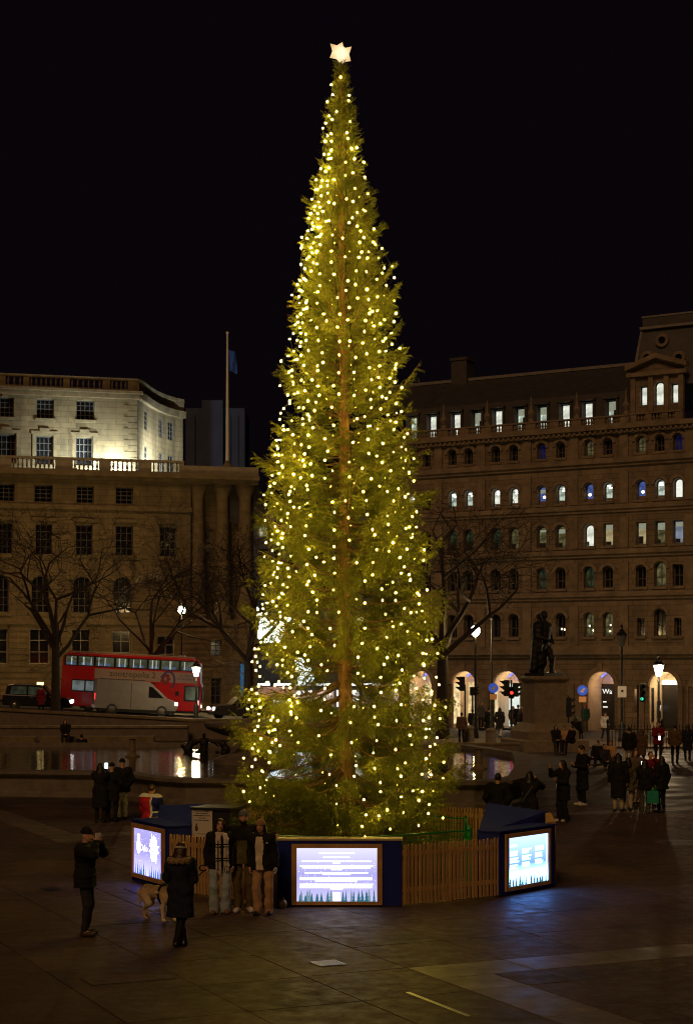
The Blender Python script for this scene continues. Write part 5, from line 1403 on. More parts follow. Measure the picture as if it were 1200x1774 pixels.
# taxi
def car(label, cat, L, Hh, yaw, x, d, roofM, M_b, face=1, taxi=False):
    t = thing('taxi' if taxi else 'parked_car', label, cat); place(t, x, 0, d, yaw)
    lower = [(0, .3), (L, .3), (L + .04, .55), (L - .1, .88), (L - .3, .95), (L * .70, 1.02), (.05, 1.0), (-.03, .6)]
    cab = [(.12, 1.0), (L * .72, 1.02), (L * .60, Hh - .06), (L * .54, Hh), (L * .16, Hh), (.25, Hh - .1)]
    MB().prism(lower, 0, 1.8).build('body', M_b, t, bevel=.05)
    MB().prism(cab, .1, 1.7).build('cabin', M_b, t, bevel=.05)
    MB().prism([(.45, 1.06), (L * .34, 1.06), (L * .34, Hh - .16), (.55, Hh - .16)], .085, .099).build('rear_window', M_cwin, t)
    MB().prism([(L * .37, 1.06), (L * .67, 1.06), (L * .575, Hh - .16), (L * .37, Hh - .16)], .085, .099).build('front_window', M_cwin, t)
    for xx in (L * .18, L * .82): wheel(t, xx, .34, .34, .08)
    for y in (.12, 1.5): MB().box(L - .06, L + .06, y, y + .2, .62, .82).build('headlight', glow('car headlight', (1, .97, .88), 9), t, bevel=.02)
    MB().box(-.06, .02, .1, .3, .7, .95).build('tail_light', M_adr, t)
    MB().box(L * .36, L * .365, -.01, -.001, .4, 1.0).build('door_seam', M_blk, t); MB().box(L * .4, L * .45, -.03, -.001, .86, .9).build('door_handle', M_steel, t)
    MB().box(L * .62, L * .67, -.2, -.02, 1.02, 1.16).build('wing_mirror', M_b, t)
    if taxi: MB().box(L * .48, L * .56, .5, 1.2, Hh + .002, Hh + .14).build('roof_sign', glow('amber roof sign', (1, .75, .25), 4), t)
    return t
M_cwin = glow('car window', (.10, .12, .07), .22, var=.7, vscale=2.5)
M_cab = mat('black car paint', (.010, .010, .013), .22, spec=.7); M_suv = mat('dark car paint', (.018, .014, .013), .25, spec=.7)
car('black taxi cab with its amber roof sign lit, left of the bare tree', 'taxi', 4.3, 1.72, R(4), 4, 107.2, None, M_cab, 1, True)
t = car('dark estate car with headlights on, emerging left of the spruce', 'car', 4.3, 1.62, R(4), 440, 112.0, None, M_suv)
t.rotation_euler = (0, -slope, R(200)); t.location = (-5.3, 113.6, road_z(-5.3) - .05)
lamp('headlight_beam', t, (4.9, .9, .7), (1, .92, .8), 12, .1)
# ------------------------------------------------------------------ people, dog and bronzes: one smooth skin per body, grown from a signed-distance field
class Sdf:
    def __init__(s): s.p = []
    def cap(s, a, b, r0, r1=None, k=.03, fl=None):
        s.p.append(('c', np.array(a, float), np.array(b, float), r0, r0 if r1 is None else r1, k)); return s
    def ell(s, c, r, k=.03, rot=None):
        s.p.append(('e', np.array(c, float), np.array(r, float), None if rot is None else np.array(rot), None, k)); return s
    def mesh(s, name, M, h=.014, zmin=None, zmax=None, noise=0.0, nscale=9.0, seed=0):
        lo = np.full(3, 1e9); hi = -lo
        for q in s.p:
            if q[0] == 'c':
                r = max(q[3], q[4]); lo = np.minimum(lo, np.minimum(q[1], q[2]) - r); hi = np.maximum(hi, np.maximum(q[1], q[2]) + r)
            else: r = q[2].max(); lo = np.minimum(lo, q[1] - r); hi = np.maximum(hi, q[1] + r)
        lo -= .05 + 2 * h; hi += .05 + 2 * h
        n = np.ceil((hi - lo) / h).astype(int) + 1
        D = np.full(n, .3, np.float32)
        ax = [lo[i] + h * np.arange(n[i]) for i in range(3)]
        for q in s.p:
            k = q[5]; mg = k + 3 * h
            if q[0] == 'c': r = max(q[3], q[4]); l = np.minimum(q[1], q[2]) - r - mg; u = np.maximum(q[1], q[2]) + r + mg
            else: r = q[2].max(); l = q[1] - r - mg; u = q[1] + r + mg
            i0 = np.maximum(0, np.floor((l - lo) / h).astype(int)); i1 = np.minimum(n, np.ceil((u - lo) / h).astype(int) + 1)
            X, Y, Z = np.meshgrid(ax[0][i0[0]:i1[0]], ax[1][i0[1]:i1[1]], ax[2][i0[2]:i1[2]], indexing='ij')
            if q[0] == 'c':
                ab = q[2] - q[1]; L2 = max(1e-9, ab @ ab)
                t = np.clip(((X - q[1][0]) * ab[0] + (Y - q[1][1]) * ab[1] + (Z - q[1][2]) * ab[2]) / L2, 0, 1)
                d = np.sqrt((X - q[1][0] - t * ab[0]) ** 2 + (Y - q[1][1] - t * ab[1]) ** 2 + (Z - q[1][2] - t * ab[2]) ** 2) - (q[3] + t * (q[4] - q[3]))
            else:
                P = np.stack([X - q[1][0], Y - q[1][1], Z - q[1][2]], -1)
                if q[3] is not None: P = P @ q[3]
                k0 = np.sqrt(((P / q[2]) ** 2).sum(-1)); k1 = np.sqrt(((P / q[2] ** 2) ** 2).sum(-1)) + 1e-9
                d = k0 * (k0 - 1) / k1
            sl = D[i0[0]:i1[0], i0[1]:i1[1], i0[2]:i1[2]]
            hh = np.clip(.5 + .5 * (sl - d) / k, 0, 1)
            sl[...] = sl + (d - sl) * hh - k * hh * (1 - hh)
        if noise:
            X, Y, Z = np.meshgrid(*ax, indexing='ij'); f = nscale
            D += (noise * (np.sin(f * X + 2.1 * np.sin(f * .7 * Z + seed) + seed) * np.sin(f * 1.7 * Z + 1.6 * np.sin(f * .9 * Y + seed)) + .6 * np.sin(f * 2.3 * Z + 2 * np.sin(f * 1.3 * X + seed)))).astype(np.float32)
        if zmin is not None: D = np.maximum(D, (zmin - ax[2])[None, None, :])
        if zmax is not None: D = np.maximum(D, (ax[2] - zmax)[None, None, :])
        D[0] = D[-1] = .3; D[:, 0] = D[:, -1] = .3; D[:, :, 0] = D[:, :, -1] = .3
        S = D < 0; nx, ny, nz = n - 1
        cnt = np.zeros((nx, ny, nz), np.int8)
        for a in (0, 1):
            for b in (0, 1):
                for c in (0, 1): cnt += S[a:nx + a, b:ny + b, c:nz + c]
        act = (cnt > 0) & (cnt < 8)
        idx = -np.ones(act.shape, np.int64); ii = np.argwhere(act); idx[act] = np.arange(len(ii))
        pos = np.zeros((len(ii), 3)); wsum = np.zeros(len(ii))
        cr = [(a, b, c) for a in (0, 1) for b in (0, 1) for c in (0, 1)]
        for p in cr:
            for axi in range(3):
                if p[axi]: continue
                q = list(p); q[axi] = 1
                d0 = D[ii[:, 0] + p[0], ii[:, 1] + p[1], ii[:, 2] + p[2]]; d1 = D[ii[:, 0] + q[0], ii[:, 1] + q[1], ii[:, 2] + q[2]]
                m = (d0 < 0) != (d1 < 0); t = np.where(m, d0 / np.where(m, d0 - d1, 1), 0)
                e = np.array(p, float)[None].repeat(len(ii), 0); e[:, axi] += t
                pos[m] += e[m]; wsum[m] += 1
        pos = lo + (ii + pos / wsum[:, None]) * h
        F = []
        for axi in range(3):
            o = [(1, 2), (2, 0), (0, 1)][axi]
            s0 = [slice(1, None)] * 3; s0[axi] = slice(0, None)
            A = S.take(range(0, S.shape[axi] - 1), axi); B = S.take(range(1, S.shape[axi]), axi)
            ch = A != B
            e = np.argwhere(ch); sg = A[ch]
            good = (e[:, o[0]] >= 1) & (e[:, o[1]] >= 1) & (e[:, o[0]] < act.shape[o[0]]) & (e[:, o[1]] < act.shape[o[1]])
            e = e[good]; sg = sg[good]
            def ix(da, db):
                f = e.copy(); f[:, o[0]] -= da; f[:, o[1]] -= db; return idx[f[:, 0], f[:, 1], f[:, 2]]
            Q = np.stack([ix(1, 1), ix(0, 1), ix(0, 0), ix(1, 0)], 1)
            Q[~sg] = Q[~sg][:, ::-1]; F.append(Q)
        F = np.concatenate(F); F = F[(F >= 0).all(1)]
        me = bpy.data.meshes.new(name); me.vertices.add(len(pos)); me.vertices.foreach_set('co', pos.astype(np.float32).ravel())
        me.loops.add(F.size); me.loops.foreach_set('vertex_index', F.astype(np.int32).ravel())
        me.polygons.add(len(F)); me.polygons.foreach_set('loop_start', np.arange(0, F.size, 4, dtype=np.int32))
        me.polygons.foreach_set('use_smooth', np.ones(len(F), bool)); me.update(calc_edges=True); me.materials.append(M)
        return me

clm = {}
def cloth(name, col, rough=.85, var=.18, vs=9, bump=.45):
    if name not in clm: clm[name] = mat('cloth ' + name, col, rough, var=var, vscale=vs, bump=bump, bscale=34, spec=.25)
    return clm[name]
C_black = cloth('black', (.012, .011, .012)); C_char = cloth('charcoal', (.028, .026, .028)); C_navy = cloth('navy', (.014, .017, .03)); C_denim = cloth('dark denim', (.025, .028, .042))
C_light = cloth('light denim', (.33, .40, .44)); C_olive = cloth('olive', (.105, .10, .035)); C_brown = cloth('olive brown', (.115, .085, .035)); C_tan = cloth('tan', (.46, .28, .14)); C_beige = cloth('beige', (.42, .34, .22))
C_cream = cloth('cream', (.68, .58, .42)); C_red = cloth('red', (.50, .02, .03)); C_dred = cloth('dark red', (.17, .012, .016)); C_grey = cloth('grey', (.13, .13, .13)); C_camo = cloth('camouflage', (.07, .065, .04), var=.6, vs=14); C_white = cloth('white', (.62, .60, .56)); C_brn = cloth('brown', (.11, .065, .035)); C_green = cloth('green bag', (.02, .26, .16)); C_pat = cloth('patterned', (.10, .09, .045), var=.85, vs=26)
SK = mat('skin', (.60, .34, .22), .55, var=.1, vscale=12, spec=.35); SK2 = mat('deeper skin', (.24, .12, .07), .55, var=.1, vscale=12, spec=.35)
HR = mat('dark hair', (.014, .009, .007), .5, var=.4, vscale=30, stretch=(3, 3, .4)); HRr = mat('reddish brown hair', (.045, .014, .009), .5, var=.4, vscale=30, stretch=(3, 3, .4)); HRb = mat('brown hair', (.06, .032, .015), .5, var=.4, vscale=30)
SHB = mat('black leather', (.012, .011, .01), .32, spec=.6); SHW = mat('white trainers', (.60, .56, .50), .6); SHT = mat('tan shoes', (.20, .09, .04), .6); SHN = mat('dark brown leather', (.05, .028, .018), .4)
M_eye = mat('eye', (.01, .008, .006), .2); M_lip = mat('lips', (.26, .07, .06), .5)
M_phone = mat('phone case', (.02, .02, .02), .3); M_pscr = glow('phone screen', (.85, .95, 1), 3.0); M_flash = mat('white phone case', (.75, .72, .68), .35)

def ik(a, b, l1, l2, hint):
    a, b = np.array(a, float), np.array(b, float); d = b - a; L = np.linalg.norm(d); 
    if L > (l1 + l2) * .995: b = a + d / L * (l1 + l2) * .995; d = b - a; L = np.linalg.norm(d)
    u = d / L; x = (l1 * l1 - l2 * l2 + L * L) / (2 * L); h = math.sqrt(max(0, l1 * l1 - x * x))
    hv = np.array(hint, float); hv -= u * (hv @ u); hv /= np.linalg.norm(hv) + 1e-9
    return a + u * x + hv * h, b
def hand(B, wpos, d, palm, side, r=1.0, curl=.6, k=.006):
    """palm + five fingers; d = pointing direction, palm = palm normal"""
    d = np.array(d, float); d /= np.linalg.norm(d); n = np.array(palm, float); n -= d * (n @ d); n /= np.linalg.norm(n) + 1e-9; s = np.cross(d, n) * side
    w = np.array(wpos, float)
    B.cap(w, w + d * .035, .024, .026, .015)
    B.cap(w + d * .045 - s * .018, w + d * .085 - s * .024, .019, .017, .014); B.cap(w + d * .045 + s * .016, w + d * .082 + s * .022, .019, .016, .014)
    for i, (o, L) in enumerate(((-.030, .066), (-.010, .075), (.011, .070), (.030, .055))):
        b0 = w + d * .085 + s * o; d1 = d * math.cos(curl * .6) + n * math.sin(curl * .6); d2 = d * math.cos(curl * 1.7) + n * math.sin(curl * 1.7)
        m_ = b0 + d1 * L * .52; B.cap(b0, m_, .0098 * r, .0092 * r, k); B.cap(m_, m_ + d2 * L * .52, .0092 * r, .0078 * r, k)
    t0 = w + d * .03 - s * .026; t1 = t0 + (d * .6 - s * .75 + n * .25) * .042; B.cap(t0, t1, .013 * r, .0115 * r, .01); B.cap(t1, t1 + (d * .9 - s * .2 + n * .35) * .034, .0115 * r, .009 * r, k)

def person(loc, yaw, h=1.75, label='', group=None, vox=.016, fem=False, arms=('down', 'down'), legs='stand', jacket=C_black, jl=.72, trousers=C_denim, flare=0.0, shoes=SHB,
           hair=HR, hairlen=0.0, hat=None, hood=None, head=(0, 0), skin=SK, seat=.45, skirt=None, collar=True, face=False, bulk=1.0, lean=0.0, boots=None, gloves=None, quilt=0.0, stance=.10):
    S = h / 1.75
    t = bpy.data.objects.new('person', None)
    sd = abs(hash(label)) % 997; sd = sum(ord(c) for c in label) % 97
    sit = legs == 'sit'
    hz = (seat / S + .06) if sit else .93
    up = .0 if not sit else hz - .93
    sw = .165 if fem else .185
    def T(x, y, z):                             # torso point with lean
        return np.array([x + lean * (z - .9), y, z + up])
    body = Sdf(); top = Sdf(); bot = Sdf(); sho = Sdf(); hr = Sdf(); ht = Sdf()
    # torso (body) and jacket
    hipw = .10 if not fem else .105
    body.cap(T(-.07, 0, 1.0), T(.07, 0, 1.0), .105, k=.05).cap(T(0, .005, 1.0), T(0, .005, 1.32), .115, .12, .05).cap(T(-.10, .005, 1.34), T(.10, .005, 1.34), .095, k=.05)
    nk = T(0, .012, 1.46)
    hc = T(0, -.012, 1.632) + np.array([lean * .02, -.02 * (head[1] > 0), 0])
    body.cap(nk - np.array([0, 0, .06]), hc - np.array([0, -.015, .06]), .058, .050, .03)
    # head in its own frame
    hy, hp_ = R(head[0]), R(head[1])
    Rh = np.array((Matrix.Rotation(hy, 3, 'Z') @ Matrix.Rotation(hp_, 3, 'X')).to_3x3()); hd = lambda x, y, z: hc + Rh @ np.array([x, y, z])
    body.ell(hc, (.074, .094, .105), .02, Rh).ell(hd(0, -.022, -.055), (.056, .064, .062), .025, Rh).cap(hd(0, -.088, .012), hd(0, -.108, -.024), .009, .0145, .012)
    body.ell(hd(0, -.078, -.088), (.022, .016, .014), .015, Rh).ell(hd(.074, .008, -.01), (.012, .022, .032), .008, Rh).ell(hd(-.074, .008, -.01), (.012, .022, .032), .008, Rh)
    body.cap(hd(-.035, -.084, .034), hd(.035, -.084, .034), .010, k=.015).ell(hd(0, -.088, -.058), (.024, .012, .008), .008, Rh)
    # arms
    sh_ = {1: T(sw, .01, 1.415), -1: T(-sw, .01, 1.415)}
    bk = .022 * bulk
    top.cap(T(-.08, .005, .98), T(.08, .005, .98), .105 + bk, k=.05).cap(T(0, .0, 1.0), T(0, .0, 1.30), .122 + bk, .13 + bk, .06).cap(T(-.11, .005, 1.345), T(.11, .005, 1.345), .10 + bk, k=.06)
    for sgn in (1, -1):
        a = sh_[sgn]; mode = arms[0] if sgn == 1 else arms[1]
        hint = (sgn * .5, 1, -.4)
        fd = None; pn = (-sgn, 0, 0); cu = .5
        if mode == 'down': wr = T(sgn * (sw + .075), -.03, .90); fd = (0, -.12, -1)
        elif mode == 'pocket': wr = T(sgn * (sw + .02), -.10, .95); fd = (-sgn * .5, -.3, -1); hint = (sgn, .8, -.2)
        elif mode == 'phone': wr = hc + Rh @ np.array([sgn * .055, -.235, -.09]); fd = (-sgn * .35, -.15, 1); pn = (-sgn * .6, .6, 0); cu = 1.0; hint = (sgn, .1, -1)
        elif mode == 'look': wr = T(sgn * .07, -.27, 1.16); fd = (-sgn * .5, -.6, .5); pn = (0, .3, 1); cu = .9; hint = (sgn * .7, .4, -1)
        elif mode == 'hold': wr = T(sgn * .13, -.25, 1.05); fd = (-sgn * .6, -.8, .1); pn = (0, 0, 1); cu = 1.2; hint = (sgn, .7, -.5)
        elif mode == 'hug': wr = T(sgn * .52, .09, 1.34); fd = (sgn * .3, -.5, -.6); pn = (0, -1, 0); hint = (0, .2, -1)
        elif mode == 'up': wr = T(sgn * .24, -.28, 1.50); fd = (0, -.2, 1); pn = (0, -1, 0); cu = .2; hint = (sgn, .2, -1)
        elif mode == 'fwd': wr = T(sgn * .18, -.40, 1.12); fd = (0, -1, -.1); pn = (-sgn, 0, 0); cu = 1.0; hint = (sgn * .3, .6, -1)
        elif mode == 'lap': wr = T(sgn * .09, -.30, 1.0); fd = (-sgn * .6, -.7, 0); pn = (0, 0, -1); cu = .6; hint = (sgn, .6, -.2)
        e, wr = ik(a, wr, .285, .255, hint)
        body.cap(a, e, .048, .040, .03).cap(e, wr, .038, .026, .02)
        hand(body, wr, fd, pn, sgn, 1.0 if vox < .014 else 1.25, cu)
        wc = e + (wr - e) * .93
        top.cap(a - np.array([sgn * .03, 0, 0]), a, .078 + bk * .6, k=.05).cap(a, e, .066 + bk * .8, .058 + bk * .6, .04).cap(e, wc, .057 + bk * .6, .043 + bk * .4, .025)
        if mode in ('down', 'pocket') and gloves: pass
        t['w%d' % sgn] = [float(v) for v in wr]
    # lower edge of the coat
    hem = jl + up
    if not sit:
        if jl < .86:
            fl = .0
            top.cap(T(-.075, 0, .95), T(-.085 - fl * .5, .0, jl + .02), .112 + bk, .118 + bk + fl, .05).cap(T(.075, 0, .95), T(.085 + fl * .5, 0, jl + .02), .112 + bk, .118 + bk + fl, .05)
    if collar: top.cap(nk + np.array([-.035, -.01, -.015]), nk + np.array([.035, -.01, -.015]), .068, k=.03)
    if hood is not None and hood is not False:
        hd_ = Sdf(); 
        for k in range(7):
            a_ = math.pi * (.0 + k / 6.0)
            hd_.ell(nk + np.array([.165 * math.cos(a_), .03 + .135 * math.sin(a_), -.005]), (.062, .055, .060), .03)
        link('hood', hd_.mesh('hood', hood, vox * .8, noise=.006, nscale=60), t)
    # legs
    for sgn in (1, -1):
        hp = T(sgn * hipw, 0, .93)
        if sit: kn = hp + np.array([sgn * .05, -.42, .03]); an = np.array([kn[0] + sgn * .01, kn[1] - .06, .085])
        elif legs == 'walk': 
            an = np.array([sgn * .07, -.22 * sgn, .09 if sgn > 0 else .12]); kn, an = ik(hp, an, .43, .42, (0, -1, 0))
        elif legs == 'cross': an = np.array([-sgn * .05 if sgn > 0 else .06, -.06 * sgn, .085]); kn, an = ik(hp, an, .43, .425, (sgn * .2, -1, 0))
        else: an = np.array([sgn * stance, .02 * sgn, .085]); kn, an = ik(hp, an, .43, .425, (sgn * .2, -1, 0))
        body.cap(hp, kn, .078, .054, .04).cap(kn, an, .052, .034, .03).cap(an, an + np.array([sgn * .02, -.14, -.05]), .036, .03, .02)
        bot.cap(T(-.07, .0, .98), T(.07, .0, .98), .112, k=.05).cap(hp, kn, .093, .070 + flare * .25, .05).cap(kn, np.array([an[0], an[1] + .01, an[2] - .02]), .070 + flare * .25, .052 + flare, .03)
        ft = np.array([an[0] + sgn * .03, an[1] - .15, .045]); hl = np.array([an[0], an[1] + .035, .045])
        sho.cap(hl, ft, .046, .044, .02).cap(np.array([an[0], an[1], .05]), np.array([an[0], an[1], .10]), .047, k=.02)
        if boots: sho.cap(np.array([an[0], an[1], .06]), kn + (an - kn) * .12, .058, .076, .02)
    # hair
    if hairlen >= 0 and hair is not None:
        hr.ell(hd(0, .014, .022), (.083, .100, .103), .02, Rh)
        if hairlen > 0:
            for k in range(9):
                a_ = math.pi * (-.12 + 1.24 * k / 8); x, y = .078 * math.cos(a_), .012 + .078 * math.sin(a_)
                p0 = hd(x, y, .0); p1 = hd(x * 1.15, y * 1.05 + .02, -.16); hr.cap(p0, p1, .028, .034, .03); hr.cap(p1, p1 + np.array([x * .25, .02 if y > .03 else -.045, -hairlen]), .034, .020, .03)
        hm = hr
    o = link('hair', hr.mesh('hair', hair, vox * .8, noise=.003, nscale=50, seed=sd), t) if hair is not None and not (hat and hairlen == 0) else None
    if o is not None:                           # trim the hair off the face
        me = o.data; co = np.empty(len(me.vertices) * 3, np.float32); me.vertices.foreach_get('co', co); co = co.reshape(-1, 3); lc = (co - hc) @ Rh
        f = (lc[:, 1] < -.030) & (lc[:, 2] < .075) & (lc[:, 2] > -.14) & (np.abs(lc[:, 0]) < .062); lc[f, 1] = np.maximum(lc[f, 1], -.062); 
        co[f] = hc + lc[f] @ Rh.T; me.vertices.foreach_set('co', co.ravel()); me.update()
    if hat:
        ht.ell(hd(0, .010, .045), (.089, .106, .094), .02, Rh)
        me = ht.mesh('hat', hat, vox * .7)
        co = np.empty(len(me.vertices) * 3, np.float32); me.vertices.foreach_get('co', co); co = co.reshape(-1, 3); lc = (co - hc) @ Rh
        lc[:, 2] = np.maximum(lc[:, 2], .028 + np.clip(-lc[:, 1], -.05, .1) * .15); me.vertices.foreach_set('co', (hc + lc @ Rh.T).astype(np.float32).ravel()); me.update(); ho = link('hat', me, t)
        cf = Sdf()
        for k in range(14):
            a_, b_2 = 2 * math.pi * k / 14, 2 * math.pi * (k + 1) / 14
            cf.cap(hd(.082 * math.cos(a_), .010 + .099 * math.sin(a_), .040), hd(.082 * math.cos(b_2), .010 + .099 * math.sin(b_2), .040), .016, k=.008)
        link('hat_cuff', cf.mesh('hat_cuff', hat, vox * .7), ho)
    C = (loc[0], loc[1], loc[2])
    bo = link('body', body.mesh('body', skin, vox * .8 if vox < .014 else vox), t)
    link('jacket', top.mesh('jacket', jacket, vox, zmin=hem if not sit else None, noise=.0065 if not quilt else .002, nscale=13, seed=sd), t)
    if quilt:
        q = Sdf()
        jo = t.children[-1]; me = jo.data; co = np.empty(len(me.vertices) * 3, np.float32); me.vertices.foreach_get('co', co); co = co.reshape(-1, 3)
        no = np.empty(len(me.vertices) * 3, np.float32); me.vertices.foreach_get('normal', no); no = no.reshape(-1, 3)
        co += no * (np.abs(np.sin(co[:, 2:3] * math.pi / .085)) ** .6 - .5) * quilt; me.vertices.foreach_set('co', co.ravel()); me.update()
    link('trousers', bot.mesh('trousers', trousers, vox, zmin=.045 + (.03 if flare < .02 else -.025), noise=.0075, nscale=11, seed=sd + 3), t)
    link('shoes', sho.mesh('shoes', boots or shoes, vox * .85, zmin=.002), t)
    if face:
        for sgn in (1, -1): 
            m = MB().ball(tuple(hd(sgn * .031, -.083, .016)), (.012, .008, .008), 8, 6); m.build('eye', M_eye, bo)
            m = MB().tube([hd(sgn * .016, -.094, .038), hd(sgn * .032, -.094, .043), hd(sgn * .048, -.082, .036)], .005, 5); m.build('eyebrow', HR, bo)
        MB().tube([hd(-.024, -.089, -.056), hd(0, -.099, -.058), hd(.024, -.089, -.056)], [.004, .007, .004], 6).build('mouth', M_lip, bo)
    COL.objects.link(t); t.name = 'person'
    t.location = loc; t.rotation_euler = (0, 0, R(yaw)); t.scale = (S, S, S)
    for k in ('w1', 'w-1'):
        pass
    tag(t, label, 'person', group)
    t['_hc'] = [float(v) for v in hc]
    return t
def wpt(t, key):                                # world position of a stored wrist / head point
    v = Vector(t[key]); M = Matrix.Translation(t.location) @ Matrix.Rotation(t.rotation_euler.z, 4, 'Z') @ Matrix.Scale(t.scale.x, 4); return M @ v
def phone(t, label, screen=False, off=(0, 0, .09), size=(.075, .010, .15), M_=None, at_=None):
    a, b = wpt(t, 'w1'), wpt(t, 'w-1'); p = (a + b) / 2 if at_ is None else wpt(t, at_)
    ph = thing('phone', label, 'phone', p + Vector(off), t.rotation_euler.z)
    MB().box(-size[0] / 2, size[0] / 2, -size[1] / 2, size[1] / 2, -size[2] / 2, size[2] / 2).build('phone_case', M_ or M_phone, ph, bevel=.004)
    if screen: MB().box(-size[0] / 2 + .005, size[0] / 2 - .005, size[1] / 2 + .0005, size[1] / 2 + .002, -size[2] / 2 + .006, size[2] / 2 - .006).build('phone_screen', M_pscr, ph)
    return ph
def bag(t, key, label, M_, w=.34, hh=.36, dz=-.52):
    p = wpt(t, key); b = thing('shopping_bag', label, 'bag', p + Vector((0, 0, dz)), t.rotation_euler.z + .4)
    MB().slab([(-w / 2, -.07), (w / 2, -.07), (w / 2, .07), (-w / 2, .07)], 0, hh).build('bag_body', M_, b, bevel=.01)
    for y in (-.06, .06): MB().tube([(-w * .25, y, hh), (-w * .2, y * .3, hh + .13), (w * .2, y * .3, hh + .13), (w * .25, y, hh)], .006, 5).build('bag_handle', M_, b)
    return b
def strap_bag(t, label): pass

# --- the near figures
p1 = person(G(148, 1621), 82, 1.77, 'person in black puffer jacket and beanie filming with a raised white phone', vox=.0125, arms=('phone', 'phone'), jacket=C_black, jl=.80, trousers=C_char, hat=C_black, shoes=SHN, face=True, bulk=1.7, quilt=.012, head=(-22, 5), stance=.11)
ph = phone(p1, 'white phone held up by the person in the black puffer jacket', off=(.0, -.03, .10), M_=M_flash, size=(.10, .012, .12)); ph.rotation_euler.z += R(-42)
MB().cap if False else None
for o in p1.children:
    if o.name.startswith('jacket'):
        MB().ball((.12, -.185, .86), (.012, .006, .012), 8, 6).build('zip_pull', SHW, o)
p2 = person(G(313, 1640), 168, 1.64, 'person in long dark parka with a fur-trimmed hood, seen from behind beside the dog', vox=.0125, fem=True, arms=('hold', 'look'), jacket=C_navy, jl=.50, trousers=C_black, boots=SHB, hair=HRr, hairlen=.02, head=(0, 18), bulk=1.5, legs='cross', hood=cloth('fur trim', (.27, .19, .095), var=.5, vs=40, bump=.9))
hb = Vector(p2['_hc']); 
m = MB().tube([hb + Vector((.09 * math.cos(a), .02 + .105 * math.sin(a), .02 + .03 * math.sin(a))) for a in [math.pi * (.12 + .76 * k / 8) for k in range(9)]], .016, 6); m.build('hair_band', C_white, p2)
t1 = person(G(381, 1583), 4, 1.70, 'person with long dark hair, plaid scarf and pale wide jeans, left of the posing trio', vox=.0115, fem=True, arms=('down', 'down'), jacket=C_black, jl=.84, trousers=C_light, flare=.045, shoes=SHT, hair=HR, hairlen=.24, face=True, bulk=1.0, head=(6, 2))
t2 = person(G(421, 1583) + Vector((0, .22, 0)), 0, 1.82, 'bearded person in grey beanie and olive jacket, middle of the posing trio', vox=.0115, arms=('hug', 'hug'), jacket=C_olive, jl=.84, trousers=C_brown, flare=.012, shoes=SHW, hat=C_grey, face=True, bulk=1.4)
t3 = person(G(456, 1585), -8, 1.69, 'person in tan beanie, cream top and tan trousers, right of the posing trio', vox=.0115, fem=True, arms=('down', 'down'), jacket=C_black, jl=.84, trousers=C_tan, flare=.03, shoes=SHB, hair=HR, hairlen=.10, hat=cloth('tan knit', (.30, .19, .085)), face=True, head=(-4, 4), lean=-.06, bulk=1.1)
# beard, yoke, scarf, cream top, glove
hc = Vector(t2['_hc']); s_ = Sdf().ell(hc + Vector((0, -.045, -.075)), (.062, .058, .05), .02).ell(hc + Vector((0, -.02, -.05)), (.073, .05, .04), .02)
link('beard', s_.mesh('beard', HR, .011), t2)
def shell(o, name, M_, test, push=.006):        # a second fabric panel lying on a garment
    bm = bmesh.new(); bm.from_mesh(o.data); 
    dead = [f for f in bm.faces if not test(f.calc_center_median())]
    bmesh.ops.delete(bm, geom=dead, context='FACES')
    for v in bm.verts: v.co += v.normal * push
    me = bpy.data.meshes.new(name); bm.to_mesh(me); bm.free(); me.materials.clear(); me.materials.append(M_)
    me.polygons.foreach_set('use_smooth', [True] * len(me.polygons)); return link(name, me, o)
jk = lambda t: [o for o in t.children if o.name.startswith('jacket')][0]
shell(jk(t2), 'jacket_yoke', C_black, lambda c: c.z > 1.25 or abs(c.x) > .27)
lg = MB()
for k in range(3): lg.box(-.02, .02, -.002, .002, k * .011, k * .011 + .007)
lg.build('chest_emblem', SHW, jk(t2), (.105, -.165, 1.335))
shell(jk(t3), 'cream_top', C_cream, lambda c: c.y < -.02 and -.115 + .012 * math.sin(c.z * 9) < c.x < .035 - (c.z - .84) * .05 + .02 * math.sin(c.z * 11) and c.z < 1.44)
lg = MB()
for k in range(3): lg.box(-.018, .018, -.002, .002, k * .01, k * .01 + .006)
lg.build('chest_emblem', SHW, jk(t3), (.10, -.168, 1.33))
wv = Vector(t3['w1']); g = Sdf(); hand(g, np.array(wv), (0, -.12, -1), (-1, 0, 0), 1, 1.35, .5); link('glove', g.mesh('glove', C_cream, .011), t3)
sf = Sdf()
for k in range(10):
    a, b = 2 * math.pi * k / 10, 2 * math.pi * (k + 1) / 10; sf.cap((.075 * math.cos(a), .0 + .085 * math.sin(a), 1.475), (.075 * math.cos(b), .085 * math.sin(b), 1.475), .032, k=.015)
M_scarf = mat('plaid scarf', (.58, .53, .45), .9, var=.1, vscale=20)
for x0, z1, yb in ((-.03, .84, -.150), (.115, .90, -.140)):
    for dx_ in (-.026, .0, .026):
        pts = [(x0 * .8 + dx_, -.085, 1.46), (x0 + dx_, -.135, 1.38), (x0 + dx_, yb - .018, 1.22), (x0 + dx_ * 1.1, yb - .012, 1.02), (x0 + dx_ * 1.15 + .012, yb - .004, z1)]
        for q in range(4): sf.cap(pts[q], pts[q + 1], .024, k=.012)
so = link('scarf', sf.mesh('scarf', M_scarf, .011, noise=.003, nscale=22), t1)
for nm, tst in (('scarf_stripe', lambda c: c.z < 1.36 and (abs(c.z - 1.24) < .012 or abs(c.z - 1.285) < .012 or abs(c.z - .99) < .012 or abs(c.z - 1.035) < .012)), ('scarf_stripe', lambda c: c.z < 1.36 and (abs(c.x + .03) < .007 or abs(c.x - .115) < .007))):
    shell(so, nm, C_black, tst, .003)
